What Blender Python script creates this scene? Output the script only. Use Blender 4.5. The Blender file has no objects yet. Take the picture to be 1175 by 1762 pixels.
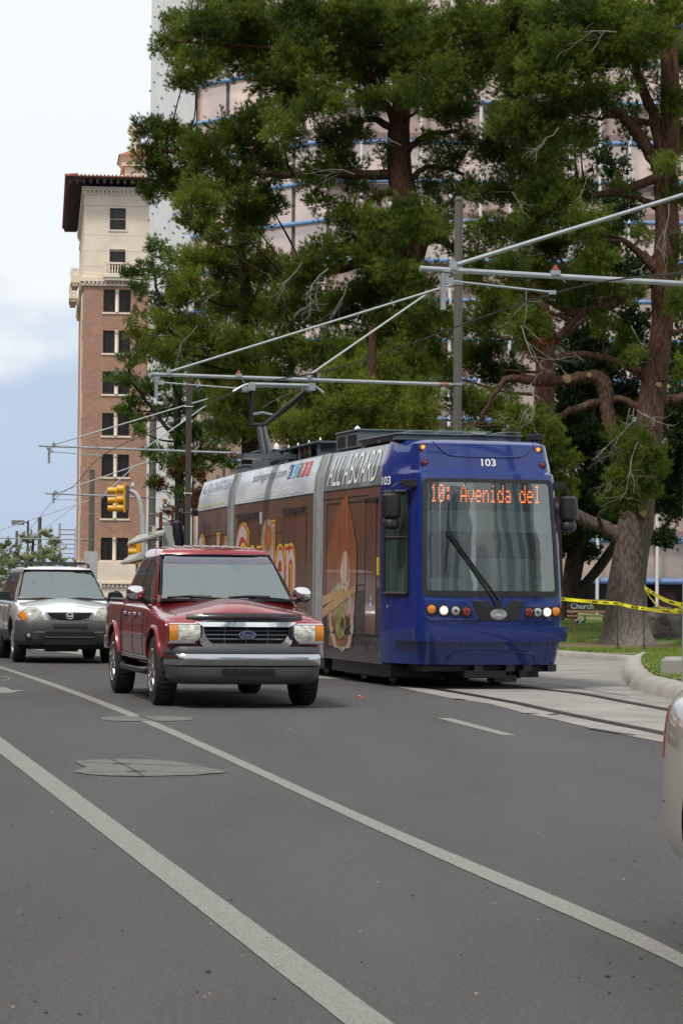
import bpy, bmesh, math, random
import numpy as np
from mathutils import Vector, Matrix, geometry
from mathutils.bvhtree import BVHTree

# ------------------------------------------------------------------ camera, sky, sun, exposure
SC = bpy.context.scene
COL = SC.collection
W_, H_ = 1175.0, 1762.0            # size of the photograph
FPX, EYE, HORY = 4800.0, 1.42, 1005.0
PITCH = math.atan((HORY - H_ / 2) / FPX)
ROLL = 0.009
CAMR = Matrix.Rotation(math.radians(90) + PITCH, 3, 'X') @ Matrix.Rotation(ROLL, 3, 'Z')
cam_d = bpy.data.cameras.new('camera')
cam = bpy.data.objects.new('camera', cam_d)
COL.objects.link(cam)
cam.matrix_world = Matrix.Translation((0, 0, EYE)) @ CAMR.to_4x4()
cam_d.sensor_fit = 'VERTICAL'
cam_d.sensor_height = 36.0
cam_d.lens = 36.0 * FPX / H_
cam_d.clip_start = 0.3
cam_d.clip_end = 6000
SC.camera = cam
SC.view_settings.view_transform = 'Standard'
SC.view_settings.look = 'None'
SC.view_settings.exposure = 0.0
SC.view_settings.gamma = 1.0
SC.cycles.max_bounces = 8
SC.cycles.transparent_max_bounces = 12
SC.cycles.caustics_reflective = False
SC.cycles.caustics_refractive = False

SUN_EL, SUN_AZ = math.radians(58), math.radians(215)   # azimuth clockwise from +Y (north)
world = bpy.data.worlds.new('World')
SC.world = world
world.use_nodes = True
def build_world():
    nt = world.node_tree
    for n in list(nt.nodes): nt.nodes.remove(n)
    N = nt.nodes.new; L = nt.links.new
    out = N('ShaderNodeOutputWorld'); bg = N('ShaderNodeBackground')
    bg.inputs['Strength'].default_value = 0.1
    sky = N('ShaderNodeTexSky'); sky.sky_type = 'NISHITA'; sky.sun_disc = False
    sky.sun_elevation = SUN_EL; sky.sun_rotation = SUN_AZ
    sky.air_density = 1.2; sky.dust_density = 1.5
    pale = N('ShaderNodeMix'); pale.data_type = 'RGBA'
    pale.inputs[0].default_value = 0.8
    pale.inputs[7].default_value = (5.4, 6.8, 9.0, 1)
    L(sky.outputs[0], pale.inputs[6])
    tc = N('ShaderNodeTexCoord'); mp = N('ShaderNodeMapping')
    mp.inputs['Scale'].default_value = (1, 1, 1.9)
    mp.inputs['Location'].default_value = (0.31, 0.2, 0.0)
    L(tc.outputs['Generated'], mp.inputs[0])
    n1 = N('ShaderNodeTexNoise'); n1.inputs['Scale'].default_value = 9; n1.inputs['Detail'].default_value = 7
    n1.inputs['Roughness'].default_value = 0.5
    L(mp.outputs[0], n1.inputs['Vector'])
    sep = N('ShaderNodeSeparateXYZ'); L(tc.outputs['Generated'], sep.inputs[0])
    el = N('ShaderNodeMapRange'); el.inputs[1].default_value = 0.045; el.inputs[2].default_value = 0.165
    el.inputs[3].default_value = -0.22; el.inputs[4].default_value = 0.26
    L(sep.outputs[2], el.inputs[0])
    ad = N('ShaderNodeMath'); ad.operation = 'ADD'
    L(n1.outputs[0], ad.inputs[0]); L(el.outputs[0], ad.inputs[1])
    mk = N('ShaderNodeMapRange'); mk.interpolation_type = 'SMOOTHSTEP'
    mk.inputs[1].default_value = 0.42; mk.inputs[2].default_value = 0.66
    L(ad.outputs[0], mk.inputs[0])
    # cloud brightness varies a little
    n2 = N('ShaderNodeTexNoise'); n2.inputs['Scale'].default_value = 3.5; n2.inputs['Detail'].default_value = 4
    L(mp.outputs[0], n2.inputs['Vector'])
    cl = N('ShaderNodeMix'); cl.data_type = 'RGBA'
    cl.inputs[6].default_value = (8.3, 8.9, 9.4, 1); cl.inputs[7].default_value = (10.4, 10.5, 10.5, 1)
    L(n2.outputs[0], cl.inputs[0])
    mx = N('ShaderNodeMix'); mx.data_type = 'RGBA'
    L(mk.outputs[0], mx.inputs[0]); L(pale.outputs[2], mx.inputs[6]); L(cl.outputs[2], mx.inputs[7])
    L(mx.outputs[2], bg.inputs[0]); L(bg.outputs[0], out.inputs[0])
build_world()
sun_d = bpy.data.lights.new('sun', 'SUN')
sun_d.energy = 2.9; sun_d.angle = math.radians(10); sun_d.color = (1.0, 0.95, 0.86)
sun = bpy.data.objects.new('sun', sun_d); COL.objects.link(sun)
_sd = Vector((math.sin(SUN_AZ) * math.cos(SUN_EL), math.cos(SUN_AZ) * math.cos(SUN_EL), math.sin(SUN_EL)))
sun.rotation_euler = _sd.to_track_quat('Z', 'Y').to_euler()

# ------------------------------------------------------------------ measuring helpers
EYEV = Vector((0, 0, EYE))
def ray(px, py):
    return CAMR @ Vector(((px - W_ / 2) / FPX, -(py - H_ / 2) / FPX, -1.0))
def at(px, py, Y):
    d = ray(px, py); return EYEV + d * (Y / d.y)
def gnd(px, py, z=0.0):
    d = ray(px, py); return EYEV + d * ((z - EYE) / d.z)
class Frame:
    """A thing's own frame: origin and turn about z; x right, y away from the viewer, z up."""
    def __init__(s, x, y, deg, z=0.0):
        s.loc = Vector((x, y, z)); s.rz = math.radians(deg)
        s.m = Matrix.Translation(s.loc) @ Matrix.Rotation(s.rz, 4, 'Z'); s.inv = s.m.inverted()
    def on(s, px, py, axis, val):
        o = s.inv @ EYEV; d = s.inv.to_3x3() @ ray(px, py)
        return o + d * ((val - o[axis]) / d[axis])

# ------------------------------------------------------------------ materials
MATS = {}
def mat(name, color, rough=0.5, metal=0.0, coat=0.0, bump=0.0, bscale=40.0, var=0.0, vscale=3.0, ior=1.5,
        emit=None, estr=1.0, stretch=(1, 1, 1), col2=None, c2lo=0.45, c2hi=0.6, island=0.0, rvar=0.0, spec=0.5, bdist=0.02):
    if name in MATS: return MATS[name]
    m = bpy.data.materials.new(name); m.use_nodes = True; MATS[name] = m
    nt = m.node_tree; p = nt.nodes['Principled BSDF']; N = nt.nodes.new; L = nt.links.new
    c = (color[0], color[1], color[2], 1)
    p.inputs['Base Color'].default_value = c
    p.inputs['Roughness'].default_value = rough; p.inputs['Metallic'].default_value = metal
    p.inputs['IOR'].default_value = ior; p.inputs['Specular IOR Level'].default_value = spec
    p.inputs['Coat Weight'].default_value = coat; p.inputs['Coat Roughness'].default_value = 0.04
    if emit: p.inputs['Emission Color'].default_value = (*emit, 1); p.inputs['Emission Strength'].default_value = estr
    tc = N('ShaderNodeTexCoord'); mp = N('ShaderNodeMapping'); mp.inputs['Scale'].default_value = stretch
    L(tc.outputs['Object'], mp.inputs[0])
    last = None
    if var or col2:
        n = N('ShaderNodeTexNoise'); n.inputs['Scale'].default_value = vscale; n.inputs['Detail'].default_value = 6
        L(mp.outputs[0], n.inputs['Vector'])
        rp = N('ShaderNodeMapRange'); rp.inputs[1].default_value = c2lo if col2 else 0.3; rp.inputs[2].default_value = c2hi if col2 else 0.7
        L(n.outputs[0], rp.inputs[0])
        mx = N('ShaderNodeMix'); mx.data_type = 'RGBA'; L(rp.outputs[0], mx.inputs[0])
        if col2: mx.inputs[6].default_value = c; mx.inputs[7].default_value = (*col2, 1)
        else:
            mx.inputs[6].default_value = tuple(max(0, v * (1 - var)) for v in color) + (1,)
            mx.inputs[7].default_value = tuple(v * (1 + var) for v in color) + (1,)
        last = mx.outputs[2]
        if rvar:
            rr = N('ShaderNodeMapRange'); rr.inputs[3].default_value = max(0.02, rough - rvar); rr.inputs[4].default_value = rough + rvar
            L(n.outputs[0], rr.inputs[0]); L(rr.outputs[0], p.inputs['Roughness'])
    if island:
        g = N('ShaderNodeNewGeometry'); h = N('ShaderNodeHueSaturation')
        mr = N('ShaderNodeMapRange'); mr.inputs[3].default_value = 1 - island; mr.inputs[4].default_value = 1 + island
        L(g.outputs['Random Per Island'], mr.inputs[0]); L(mr.outputs[0], h.inputs['Value'])
        if last: L(last, h.inputs['Color'])
        else: h.inputs['Color'].default_value = c
        last = h.outputs[0]
    if last: L(last, p.inputs['Base Color'])
    if bump:
        b = N('ShaderNodeTexNoise'); b.inputs['Scale'].default_value = bscale; b.inputs['Detail'].default_value = 5
        L(mp.outputs[0], b.inputs['Vector'])
        bp = N('ShaderNodeBump'); bp.inputs['Strength'].default_value = bump; bp.inputs['Distance'].default_value = bdist
        L(b.outputs[0], bp.inputs['Height']); L(bp.outputs[0], p.inputs['Normal'])
    return m
def glass_mat(name, tint, refl, rough=0.02):
    """tinted pane: part of the light passes, part mirrors"""
    m = bpy.data.materials.new(name); m.use_nodes = True; MATS[name] = m
    nt = m.node_tree; N = nt.nodes.new; L = nt.links.new
    for n in list(nt.nodes): nt.nodes.remove(n)
    out = N('ShaderNodeOutputMaterial'); t = N('ShaderNodeBsdfTransparent'); t.inputs[0].default_value = (*tint, 1)
    g = N('ShaderNodeBsdfGlossy'); g.inputs['Roughness'].default_value = rough; g.inputs[0].default_value = (0.88, 0.98, 0.98, 1)
    lw = N('ShaderNodeLayerWeight'); lw.inputs[0].default_value = refl
    mx = N('ShaderNodeMixShader'); L(lw.outputs['Fresnel'], mx.inputs[0]); L(t.outputs[0], mx.inputs[1]); L(g.outputs[0], mx.inputs[2])
    tc = N('ShaderNodeTexCoord'); nz = N('ShaderNodeTexNoise'); nz.inputs['Scale'].default_value = 1.3
    L(tc.outputs['Object'], nz.inputs['Vector'])
    bp = N('ShaderNodeBump'); bp.inputs['Strength'].default_value = 0.12; bp.inputs['Distance'].default_value = 0.04
    L(nz.outputs[0], bp.inputs['Height']); L(bp.outputs[0], g.inputs['Normal'])
    L(mx.outputs[0], out.inputs[0]); return m

# ------------------------------------------------------------------ mesh helpers
def tag(o, label=None, cat=None, group=None, kind=None):
    if label: o['label'] = label
    if cat: o['category'] = cat
    if group: o['group'] = group
    if kind: o['kind'] = kind
    return o
def empty(name, loc=(0, 0, 0), rz=0.0, label=None, cat=None, group=None):
    o = bpy.data.objects.new(name, None); COL.objects.link(o)
    o.location = loc; o.rotation_euler = (0, 0, rz); o.empty_display_size = 0.3
    return tag(o, label, cat, group)
def frame_root(name, fr, label, cat, group=None):
    return empty(name, fr.loc, fr.rz, label, cat, group)
def copy_tree(o, parent=None, name=None):
    c = o.copy(); COL.objects.link(c)
    if parent is not None: c.parent = parent
    for ch in list(o.children): copy_tree(ch, c)
    return c
class MB:
    def __init__(s, xf=None): s.v = []; s.f = []; s.mi = []; s.cur = 0; s.xf = xf
    def m(s, i): s.cur = i; return s
    def add(s, vs, fs):
        b = len(s.v)
        for p in vs:
            p = Vector(p)
            if s.xf is not None: p = s.xf @ p
            s.v.append(tuple(p))
        for f in fs: s.f.append(tuple(b + i for i in f)); s.mi.append(s.cur)
        return s
    def box(s, x0, x1, y0, y1, z0, z1):
        vs = [(x, y, z) for x in (x0, x1) for y in (y0, y1) for z in (z0, z1)]
        return s.add(vs, [(0, 1, 3, 2), (4, 6, 7, 5), (0, 4, 5, 1), (2, 3, 7, 6), (0, 2, 6, 4), (1, 5, 7, 3)])
    def cbox(s, c, size): 
        return s.box(c[0]-size[0]/2, c[0]+size[0]/2, c[1]-size[1]/2, c[1]+size[1]/2, c[2]-size[2]/2, c[2]+size[2]/2)
    def hexa(s, b4, t4):
        return s.add(list(b4) + list(t4), [(3, 2, 1, 0), (4, 5, 6, 7), (0, 1, 5, 4), (1, 2, 6, 5), (2, 3, 7, 6), (3, 0, 4, 7)])
    def quad(s, *p): return s.add(p, [tuple(range(len(p)))])
    def tube(s, pts, r, n=8, cap=True):
        pts = [Vector(p) for p in pts]; rs = r if isinstance(r, (list, tuple)) else [r] * len(pts)
        vs = []; prev = None
        for i, p in enumerate(pts):
            d = (pts[min(i + 1, len(pts) - 1)] - pts[max(i - 1, 0)])
            if d.length < 1e-9: d = Vector((0, 0, 1))
            d.normalize()
            if prev is None:
                a = Vector((0, 0, 1)) if abs(d.z) < 0.9 else Vector((1, 0, 0)); u = d.cross(a).normalized()
            else:
                u = prev - d * prev.dot(d)
                u = u.normalized() if u.length > 1e-6 else d.orthogonal().normalized()
            w = d.cross(u); prev = u
            for k in range(n):
                a = 2 * math.pi * k / n; vs.append(p + (u * math.cos(a) + w * math.sin(a)) * rs[i])
        fs = []
        for i in range(len(pts) - 1):
            for k in range(n):
                a = i * n + k; b = i * n + (k + 1) % n; fs.append((a, b, b + n, a + n))
        if cap: fs.append(tuple(range(n - 1, -1, -1))); fs.append(tuple(range((len(pts) - 1) * n, len(pts) * n)))
        return s.add(vs, fs)
    def lathe(s, prof, c=(0, 0, 0), axis='Z', n=24):
        """prof: (radius, height) pairs"""
        vs = []
        for r, h in prof:
            for k in range(n):
                a = 2 * math.pi * k / n; x, y = r * math.cos(a), r * math.sin(a)
                p = {'Z': (x, y, h), 'X': (h, x, y), 'Y': (x, h, y)}[axis]
                vs.append((p[0] + c[0], p[1] + c[1], p[2] + c[2]))
        fs = []
        for i in range(len(prof) - 1):
            for k in range(n):
                a = i * n + k; b = i * n + (k + 1) % n; fs.append((a, b, b + n, a + n))
        if prof[0][0] > 1e-6: fs.append(tuple(range(n - 1, -1, -1)))
        if prof[-1][0] > 1e-6: fs.append(tuple(range((len(prof) - 1) * n, len(prof) * n)))
        return s.add(vs, fs)
    def prism(s, poly, a, b, axis='Y'):
        """poly of 2D points, swept from a to b along axis (other two axes in order)"""
        def P(u, v, w): return {'Y': (u, w, v), 'X': (w, u, v), 'Z': (u, v, w)}[axis]
        n = len(poly)
        vs = [P(u, v, a) for u, v in poly] + [P(u, v, b) for u, v in poly]
        fs = [tuple(range(n)), tuple(range(2 * n - 1, n - 1, -1))] + [(i, i + n, (i + 1) % n + n, (i + 1) % n) for i in range(n)]
        return s.add(vs, fs)
    def grid(s, P):
        nr, nc = len(P), len(P[0])
        return s.add([q for row in P for q in row], [(i * nc + j, i * nc + j + 1, (i + 1) * nc + j + 1, (i + 1) * nc + j) for i in range(nr - 1) for j in range(nc - 1)])
    def build(s, name, mats, parent=None, smooth=35, bevel=0, loc=None, recalc=True, merge=0):
        me = bpy.data.meshes.new(name); me.from_pydata(s.v, [], s.f)
        if not isinstance(mats, (list, tuple)): mats = [mats]
        for m in mats: me.materials.append(m)
        if len(mats) > 1: me.polygons.foreach_set('material_index', s.mi)
        if recalc or merge:
            bm = bmesh.new(); bm.from_mesh(me)
            if merge: bmesh.ops.remove_doubles(bm, verts=bm.verts, dist=merge)
            bmesh.ops.recalc_face_normals(bm, faces=bm.faces); bm.to_mesh(me); bm.free()
        if smooth: me.shade_smooth(); me.set_sharp_from_angle(angle=math.radians(smooth))
        o = bpy.data.objects.new(name, me); COL.objects.link(o)
        if parent is not None: o.parent = parent
        if loc is not None: o.location = loc
        if bevel:
            b = o.modifiers.new('bevel', 'BEVEL'); b.width = bevel; b.segments = 2; b.limit_method = 'ANGLE'; b.angle_limit = math.radians(40)
        return o
def bake(o):
    """apply an object's modifiers without operators"""
    dg = bpy.context.evaluated_depsgraph_get(); dg.update()
    me = bpy.data.meshes.new_from_object(o.evaluated_get(dg)); o.modifiers.clear(); old = o.data; o.data = me
    bpy.data.meshes.remove(old); return o
_TXT = {}
def text_geo(s, offset=0.0, cuts=()):
    """flat outline of a string as (verts, faces), unit box-normalised"""
    key = (s, offset, tuple(cuts))
    if key in _TXT: return _TXT[key]
    cu = bpy.data.curves.new('t', 'FONT'); cu.body = s; cu.offset = offset; cu.resolution_u = 4
    o = bpy.data.objects.new('t', cu); COL.objects.link(o)
    dg = bpy.context.evaluated_depsgraph_get(); dg.update()
    me = bpy.data.meshes.new_from_object(o.evaluated_get(dg))
    bpy.data.objects.remove(o); bpy.data.curves.remove(cu)
    vs = np.array([v.co[:] for v in me.vertices]); lo = vs.min(0); hi = vs.max(0)
    bm = bmesh.new(); bm.from_mesh(me)
    for v in bm.verts: v.co = ((v.co.x - lo[0]) / (hi[0] - lo[0]), (v.co.y - lo[1]) / (hi[1] - lo[1]), 0)
    for c in cuts:
        bmesh.ops.bisect_plane(bm, geom=bm.verts[:] + bm.edges[:] + bm.faces[:], plane_co=(0, c, 0), plane_no=(0, 1, 0))
    bmesh.ops.remove_doubles(bm, verts=bm.verts, dist=1e-5)
    bm.verts.ensure_lookup_table(); bm.verts.index_update()
    r = ([tuple(v.co) for v in bm.verts], [tuple(v.index for v in f.verts) for f in bm.faces])
    bm.free(); bpy.data.meshes.remove(me); _TXT[key] = r; return r
def text_part(name, s, fn, material, parent, offset=0.0, cuts=(), shear=0.0):
    """fn(u, v) -> point for u, v in 0..1"""
    vs, fs = text_geo(s, offset, cuts); b = MB(); b.add([fn(x + shear * y, y) for x, y, _ in vs], fs)
    return b.build(name, material, parent, smooth=0, recalc=False)
class Skin:
    """projects flat outlines onto a shell"""
    def __init__(s, o):
        me = o.data; s.bvh = BVHTree.FromPolygons([v.co[:] for v in me.vertices], [p.vertices[:] for p in me.polygons])
    def hit(s, a, b, side):
        if side == 'front': o, d = Vector((a, -3, b)), Vector((0, 1, 0))
        elif side == 'left': o, d = Vector((-4, a, b)), Vector((1, 0, 0))
        elif side == 'right': o, d = Vector((4, a, b)), Vector((-1, 0, 0))
        elif side == 'rear': o, d = Vector((a, 12, b)), Vector((0, -1, 0))
        elif side == 'top': o, d = Vector((a, b, 5)), Vector((0, 0, -1))
        h = s.bvh.ray_cast(o, d)
        return (h[0], h[1], d) if h[0] is not None else None
    def pt(s, a, b, side, off=0.0):
        h = s.hit(a, b, side)
        if h is None: 
            return None
        n = h[1] if h[1].dot(h[2]) < 0 else -h[1]
        return h[0] - h[2] * off if abs(n.dot(h[2])) > .5 else h[0] + n * off
    def patch(s, name, poly, side, material, parent, off=0.006, step=0.06, thick=0.02, smooth=40):
        poly = [Vector((p[0], p[1])) for p in poly]
        xs = [p.x for p in poly]; ys = [p.y for p in poly]
        pts = []; n = len(poly)
        for i in range(n):
            a, b = poly[i], poly[(i + 1) % n]; k = max(1, int((b - a).length / step))
            for j in range(k): pts.append(a + (b - a) * (j / k))
        nb = len(pts); edges = [(i, (i + 1) % nb) for i in range(nb)]
        def inside(q):
            c = False
            for i in range(nb):
                a, b = pts[i], pts[i - 1]
                if (a.y > q.y) != (b.y > q.y) and q.x < (b.x - a.x) * (q.y - a.y) / (b.y - a.y) + a.x: c = not c
            return c
        bord = list(pts); x = min(xs) + step / 2
        while x < max(xs):
            y = min(ys) + step / 2
            while y < max(ys):
                q = Vector((x, y))
                if inside(q) and min((q - e).length for e in bord) > step * 0.35: pts.append(q)
                y += step
            x += step
        v2, e2, f2, *_ = geometry.delaunay_2d_cdt(pts, edges, [], 1, 1e-5)
        vs = []; 
        for q in v2:
            p = s.pt(q.x, q.y, side, off)
            vs.append(p)
        good = [p for p in vs if p is not None]
        if not good: return None
        ax = {'front': 1, 'rear': 1, 'left': 0, 'right': 0, 'top': 2}[side]
        for i, p in enumerate(vs):
            if p is None:
                q = v2[i]; r = min((g for g in good), key=lambda g: ((g.x - q.x) ** 2 + (g.z - q.y) ** 2) if ax == 1 else ((g.y - q.x) ** 2 + (g.z - q.y) ** 2) if ax == 0 else ((g.x - q.x) ** 2 + (g.y - q.y) ** 2))
                if ax == 1: vs[i] = Vector((q.x, r.y, q.y))
                elif ax == 0: vs[i] = Vector((r.x, q.x, q.y))
                else: vs[i] = Vector((q.x, q.y, r.z))
        dv = {'front': Vector((0, 1, 0)), 'rear': Vector((0, -1, 0)), 'left': Vector((1, 0, 0)), 'right': Vector((-1, 0, 0)), 'top': Vector((0, 0, -1))}[side] * thick
        b = MB(); nv = len(vs); fs = [tuple(f) for f in f2]
        cnt = {}
        for f in fs:
            for i in range(len(f)):
                e = (f[i], f[(i + 1) % len(f)]); cnt[e] = 1
        rim = [e for e in cnt if (e[1], e[0]) not in cnt]
        b.add(vs + [p + dv for p in vs], fs + [(e[1], e[0], e[0] + nv, e[1] + nv) for e in rim])
        return b.build(name, material, parent, smooth=smooth)
    def line(s, mb, pts, side, r=0.005, step=0.08, off=0.0):
        out = []
        for i in range(len(pts) - 1):
            a, b = Vector(pts[i]), Vector(pts[i + 1]); k = max(1, int((b - a).length / step))
            for j in range(k + (i == len(pts) - 2)):
                q = a + (b - a) * (j / k); p = s.pt(q.x, q.y, side, off)
                if p is not None: out.append(p)
        if len(out) > 1: mb.tube(out, r, 5)
def rrect(x0, x1, y0, y1, r, n=4):
    out = []
    for cx, cy, a0 in ((x1 - r, y1 - r, 0), (x0 + r, y1 - r, 90), (x0 + r, y0 + r, 180), (x1 - r, y0 + r, 270)):
        for k in range(n + 1):
            a = math.radians(a0 + 90 * k / n); out.append((cx + r * math.cos(a), cy + r * math.sin(a)))
    return out
def ell(cx, cy, rx, ry, n=16):
    return [(cx + rx * math.cos(2 * math.pi * k / n), cy + ry * math.sin(2 * math.pi * k / n)) for k in range(n)]
def interp(x, tab):
    """tab: rows (x, a, b, ...), piecewise linear"""
    if x <= tab[0][0]: return tab[0][1:]
    for i in range(len(tab) - 1):
        if x <= tab[i + 1][0]:
            t = (x - tab[i][0]) / (tab[i + 1][0] - tab[i][0]); return tuple(p + (q - p) * t for p, q in zip(tab[i][1:], tab[i + 1][1:]))
    return tab[-1][1:]
def smooth_path(pts, n=6):
    """Catmull-Rom through pts"""
    P = [Vector(p) for p in pts]; out = []
    for i in range(len(P) - 1):
        p0, p1, p2, p3 = P[max(i - 1, 0)], P[i], P[i + 1], P[min(i + 2, len(P) - 1)]
        for k in range(n):
            t = k / n
            out.append(0.5 * ((2 * p1) + (p2 - p0) * t + (2 * p0 - 5 * p1 + 4 * p2 - p3) * t * t + (3 * p1 - p0 - 3 * p2 + p3) * t ** 3))
    out.append(P[-1]); return out
# ================================================================== GROUND
TRAM = Frame(2.07, 37.85, 14.4)
def asphalt_mat():
    m = mat('asphalt', (0.08, 0.075, 0.074), rough=0.9, spec=.2, bump=0.6, bscale=90, bdist=0.012)
    nt = m.node_tree; p = nt.nodes['Principled BSDF']; N = nt.nodes.new; L = nt.links.new
    tc = [n for n in nt.nodes if n.type == 'TEX_COORD'][0]
    def noise(sc, det, st=(1, 1, 1), rough=.6):
        mp = N('ShaderNodeMapping'); mp.inputs['Scale'].default_value = st; L(tc.outputs['Object'], mp.inputs[0])
        n = N('ShaderNodeTexNoise'); n.inputs['Scale'].default_value = sc; n.inputs['Detail'].default_value = det
        n.inputs['Roughness'].default_value = rough; L(mp.outputs[0], n.inputs['Vector']); return n
    def mix(a, b, fac, lo, hi):
        r = N('ShaderNodeMapRange'); r.inputs[1].default_value = lo; r.inputs[2].default_value = hi; L(fac, r.inputs[0])
        x = N('ShaderNodeMix'); x.data_type = 'RGBA'; L(r.outputs[0], x.inputs[0])
        for i, q in ((6, a), (7, b)):
            if isinstance(q, tuple): x.inputs[i].default_value = (*q, 1)
            else: L(q, x.inputs[i])
        return x.outputs[2]
    # worn lanes run along the street, chips of stone, tar specks
    c = mix((0.062, 0.060, 0.062), (0.094, 0.092, 0.095), noise(0.5, 5, (1.6, 0.25, 1)).outputs[0], 0.35, 0.65)
    c = mix(c, (0.083, 0.076, 0.072), noise(2.3, 6).outputs[0], 0.5, 0.8)
    c = mix(c, (0.050, 0.048, 0.049), noise(1.1, 7, (2.5, .35, 1), .7).outputs[0], 0.60, 0.85)
    c = mix(c, (0.118, 0.113, 0.112), noise(24, 4, (1.2, .7, 1), .7).outputs[0], 0.48, 0.85)
    c = mix(c, (0.040, 0.038, 0.039), noise(62, 3, rough=.75).outputs[0], 0.44, 0.72)
    c = mix(c, (0.135, 0.130, 0.130), noise(85, 3, (1.1, .9, 1), .75).outputs[0], 0.50, 0.76)
    g = noise(230, 2, rough=.8); c2 = mix(c, (0.24, 0.23, 0.22), g.outputs[0], 0.56, 0.76)
    c3 = mix(c2, (0.035, 0.034, 0.036), noise(150, 2, rough=.8).outputs[0], 0.56, 0.72)
    L(c3, p.inputs['Base Color']); return m
ASPH = asphalt_mat()
CONC = mat('track_concrete', (0.245, 0.233, 0.218), rough=0.85, var=0.22, vscale=1.1, bump=0.2, bscale=60)
KERB = mat('kerb_concrete', (0.33, 0.31, 0.285), rough=0.9, var=0.14, vscale=2, bump=0.12, bscale=50)
PAINT = mat('road_paint', (0.235, 0.235, 0.215), rough=0.85, col2=(0.12, 0.117, 0.11), c2lo=0.46, c2hi=0.85, vscale=100, bump=0.3, bscale=90, stretch=(1, .3, 1), spec=.2)
def sheet(name, pts, material, z, kind='structure'):
    b = MB(); b.quad(*[(p[0], p[1], z) for p in pts]); o = b.build(name, material, smooth=0, recalc=False)
    for pl in o.data.polygons:
        if pl.normal.z < 0: pl.flip()
    tag(o, kind=kind); return o
def tri_sheet(name, pts, material, zf, step=0.0, kind='structure'):
    """a polygon filled with a fine grid whose height is zf(x, y)"""
    pts = [Vector((p[0], p[1])) for p in pts]; P = []
    n = len(pts)
    for i in range(n):
        a, b = pts[i], pts[(i + 1) % n]; k = max(1, int((b - a).length / step)) if step else 1
        for j in range(k): P.append(a + (b - a) * (j / k))
    nb = len(P); E = [(i, (i + 1) % nb) for i in range(nb)]
    if step:
        arr = np.array([(q.x, q.y) for q in P])
        for x in np.arange(arr[:, 0].min(), arr[:, 0].max(), step):
            for y in np.arange(arr[:, 1].min(), arr[:, 1].max(), step):
                if np.min(np.hypot(arr[:, 0] - x, arr[:, 1] - y)) > step * 0.4: P.append(Vector((x, y)))
    v2, e2, f2, *_ = geometry.delaunay_2d_cdt(P, E, [], 1, 1e-5)
    b = MB(); b.add([(q.x, q.y, zf(q.x, q.y)) for q in v2], [tuple(f) for f in f2])
    o = b.build(name, material, smooth=60, recalc=False)
    for pl in o.data.polygons:
        if pl.normal.z < 0: pl.flip()
    return tag(o, kind=kind)
sheet('road', [(-700, -60), (700, -60), (700, 2500), (-700, 2500)], ASPH, 0.0)
def stripe(name, pix, width=None, material=PAINT, z=0.004, far=None):
    """pix: list of (x, upper/left edge px, right edge px, y) ; a painted strip whose two edges were measured"""
    L_ = smooth_path([gnd(a, y) for a, b, y in pix], 6); R_ = smooth_path([gnd(b, y) for a, b, y in pix], 6)
    b = MB(); b.grid([[(p.x, p.y, z), (q.x, q.y, z)] for p, q in zip(L_, R_)])
    o = b.build(name, material, smooth=0, recalc=True)
    return tag(o, kind='structure')
# the two long white lines (edges read from left to right at each height)
def fitted(name, up, lo, y0, y1, deg):
    def fit(pts): a = np.array(pts); k = np.polyfit((a[:, 1] - 1005) / 100, a[:, 0], deg); return lambda y: float(np.polyval(k, (y - 1005) / 100))
    fu, fl = fit(up), fit(lo); er = random.Random(9); return stripe(name, [(fl(y) + er.uniform(-.5, .5) * (y - 1005) / 500, fu(y) + er.uniform(-.5, .5) * (y - 1005) / 500, y) for y in np.linspace(y0, y1, 110)])
fitted('lane_line', [(-62, 1223), (0, 1267), (60, 1310), (140, 1371), (221, 1434), (296, 1485), (354, 1524), (400, 1559), (505, 1637), (674, 1762)],
       [(-44, 1262), (0, 1296), (49, 1334), (99, 1373), (153, 1419), (221, 1471.5), (300, 1531), (400, 1610), (591, 1762)], 1200, 1850, 2)
fitted('edge_line', [(0, 1146), (51, 1163), (102, 1180), (153, 1196.6), (204, 1215.7), (237, 1230), (265.5, 1241.7), (340, 1274), (400, 1303), (486, 1340), (571.5, 1379.6), (690, 1432), (809, 1482), (928, 1531), (1059.6, 1590), (1175, 1643.4)],
       [(0, 1150), (51, 1168.5), (102, 1186), (153, 1204), (204, 1223), (243, 1241.7), (327, 1281), (400, 1313), (456, 1339), (551.7, 1385), (670, 1437.6), (796, 1495), (914.5, 1549.8), (1059.6, 1613.7), (1175, 1666.5)], 1137, 1760, 4)
stripe('lane_dash', [(752, 775, 1236), (789, 813, 1246), (827, 851, 1256), (864, 889, 1266)])
# bicycle-lane arrow at the left edge
def marks():
    b = MB(); z = 0.0045
    def poly(ps): b.quad(*[(*gnd(x, y)[:2], z) for x, y in ps])
    poly([(-60, 1188), (-10, 1182), (10, 1183), (22, 1188), (44, 1188), (18, 1193), (-60, 1193)])
    for k in range(14):
        a0, a1 = math.radians(-95 + 14 * k), math.radians(-95 + 14 * (k + 1))
        def e(a, r): return (2 + 16 * r * math.cos(a), 1168 - 3.6 * r * math.sin(a))
        poly([e(a0, 1), e(a1, 1), e(a1, .82), e(a0, .82)])
    return tag(b.build('bicycle_lane_marking', PAINT, smooth=0), kind='structure')
marks()
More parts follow.
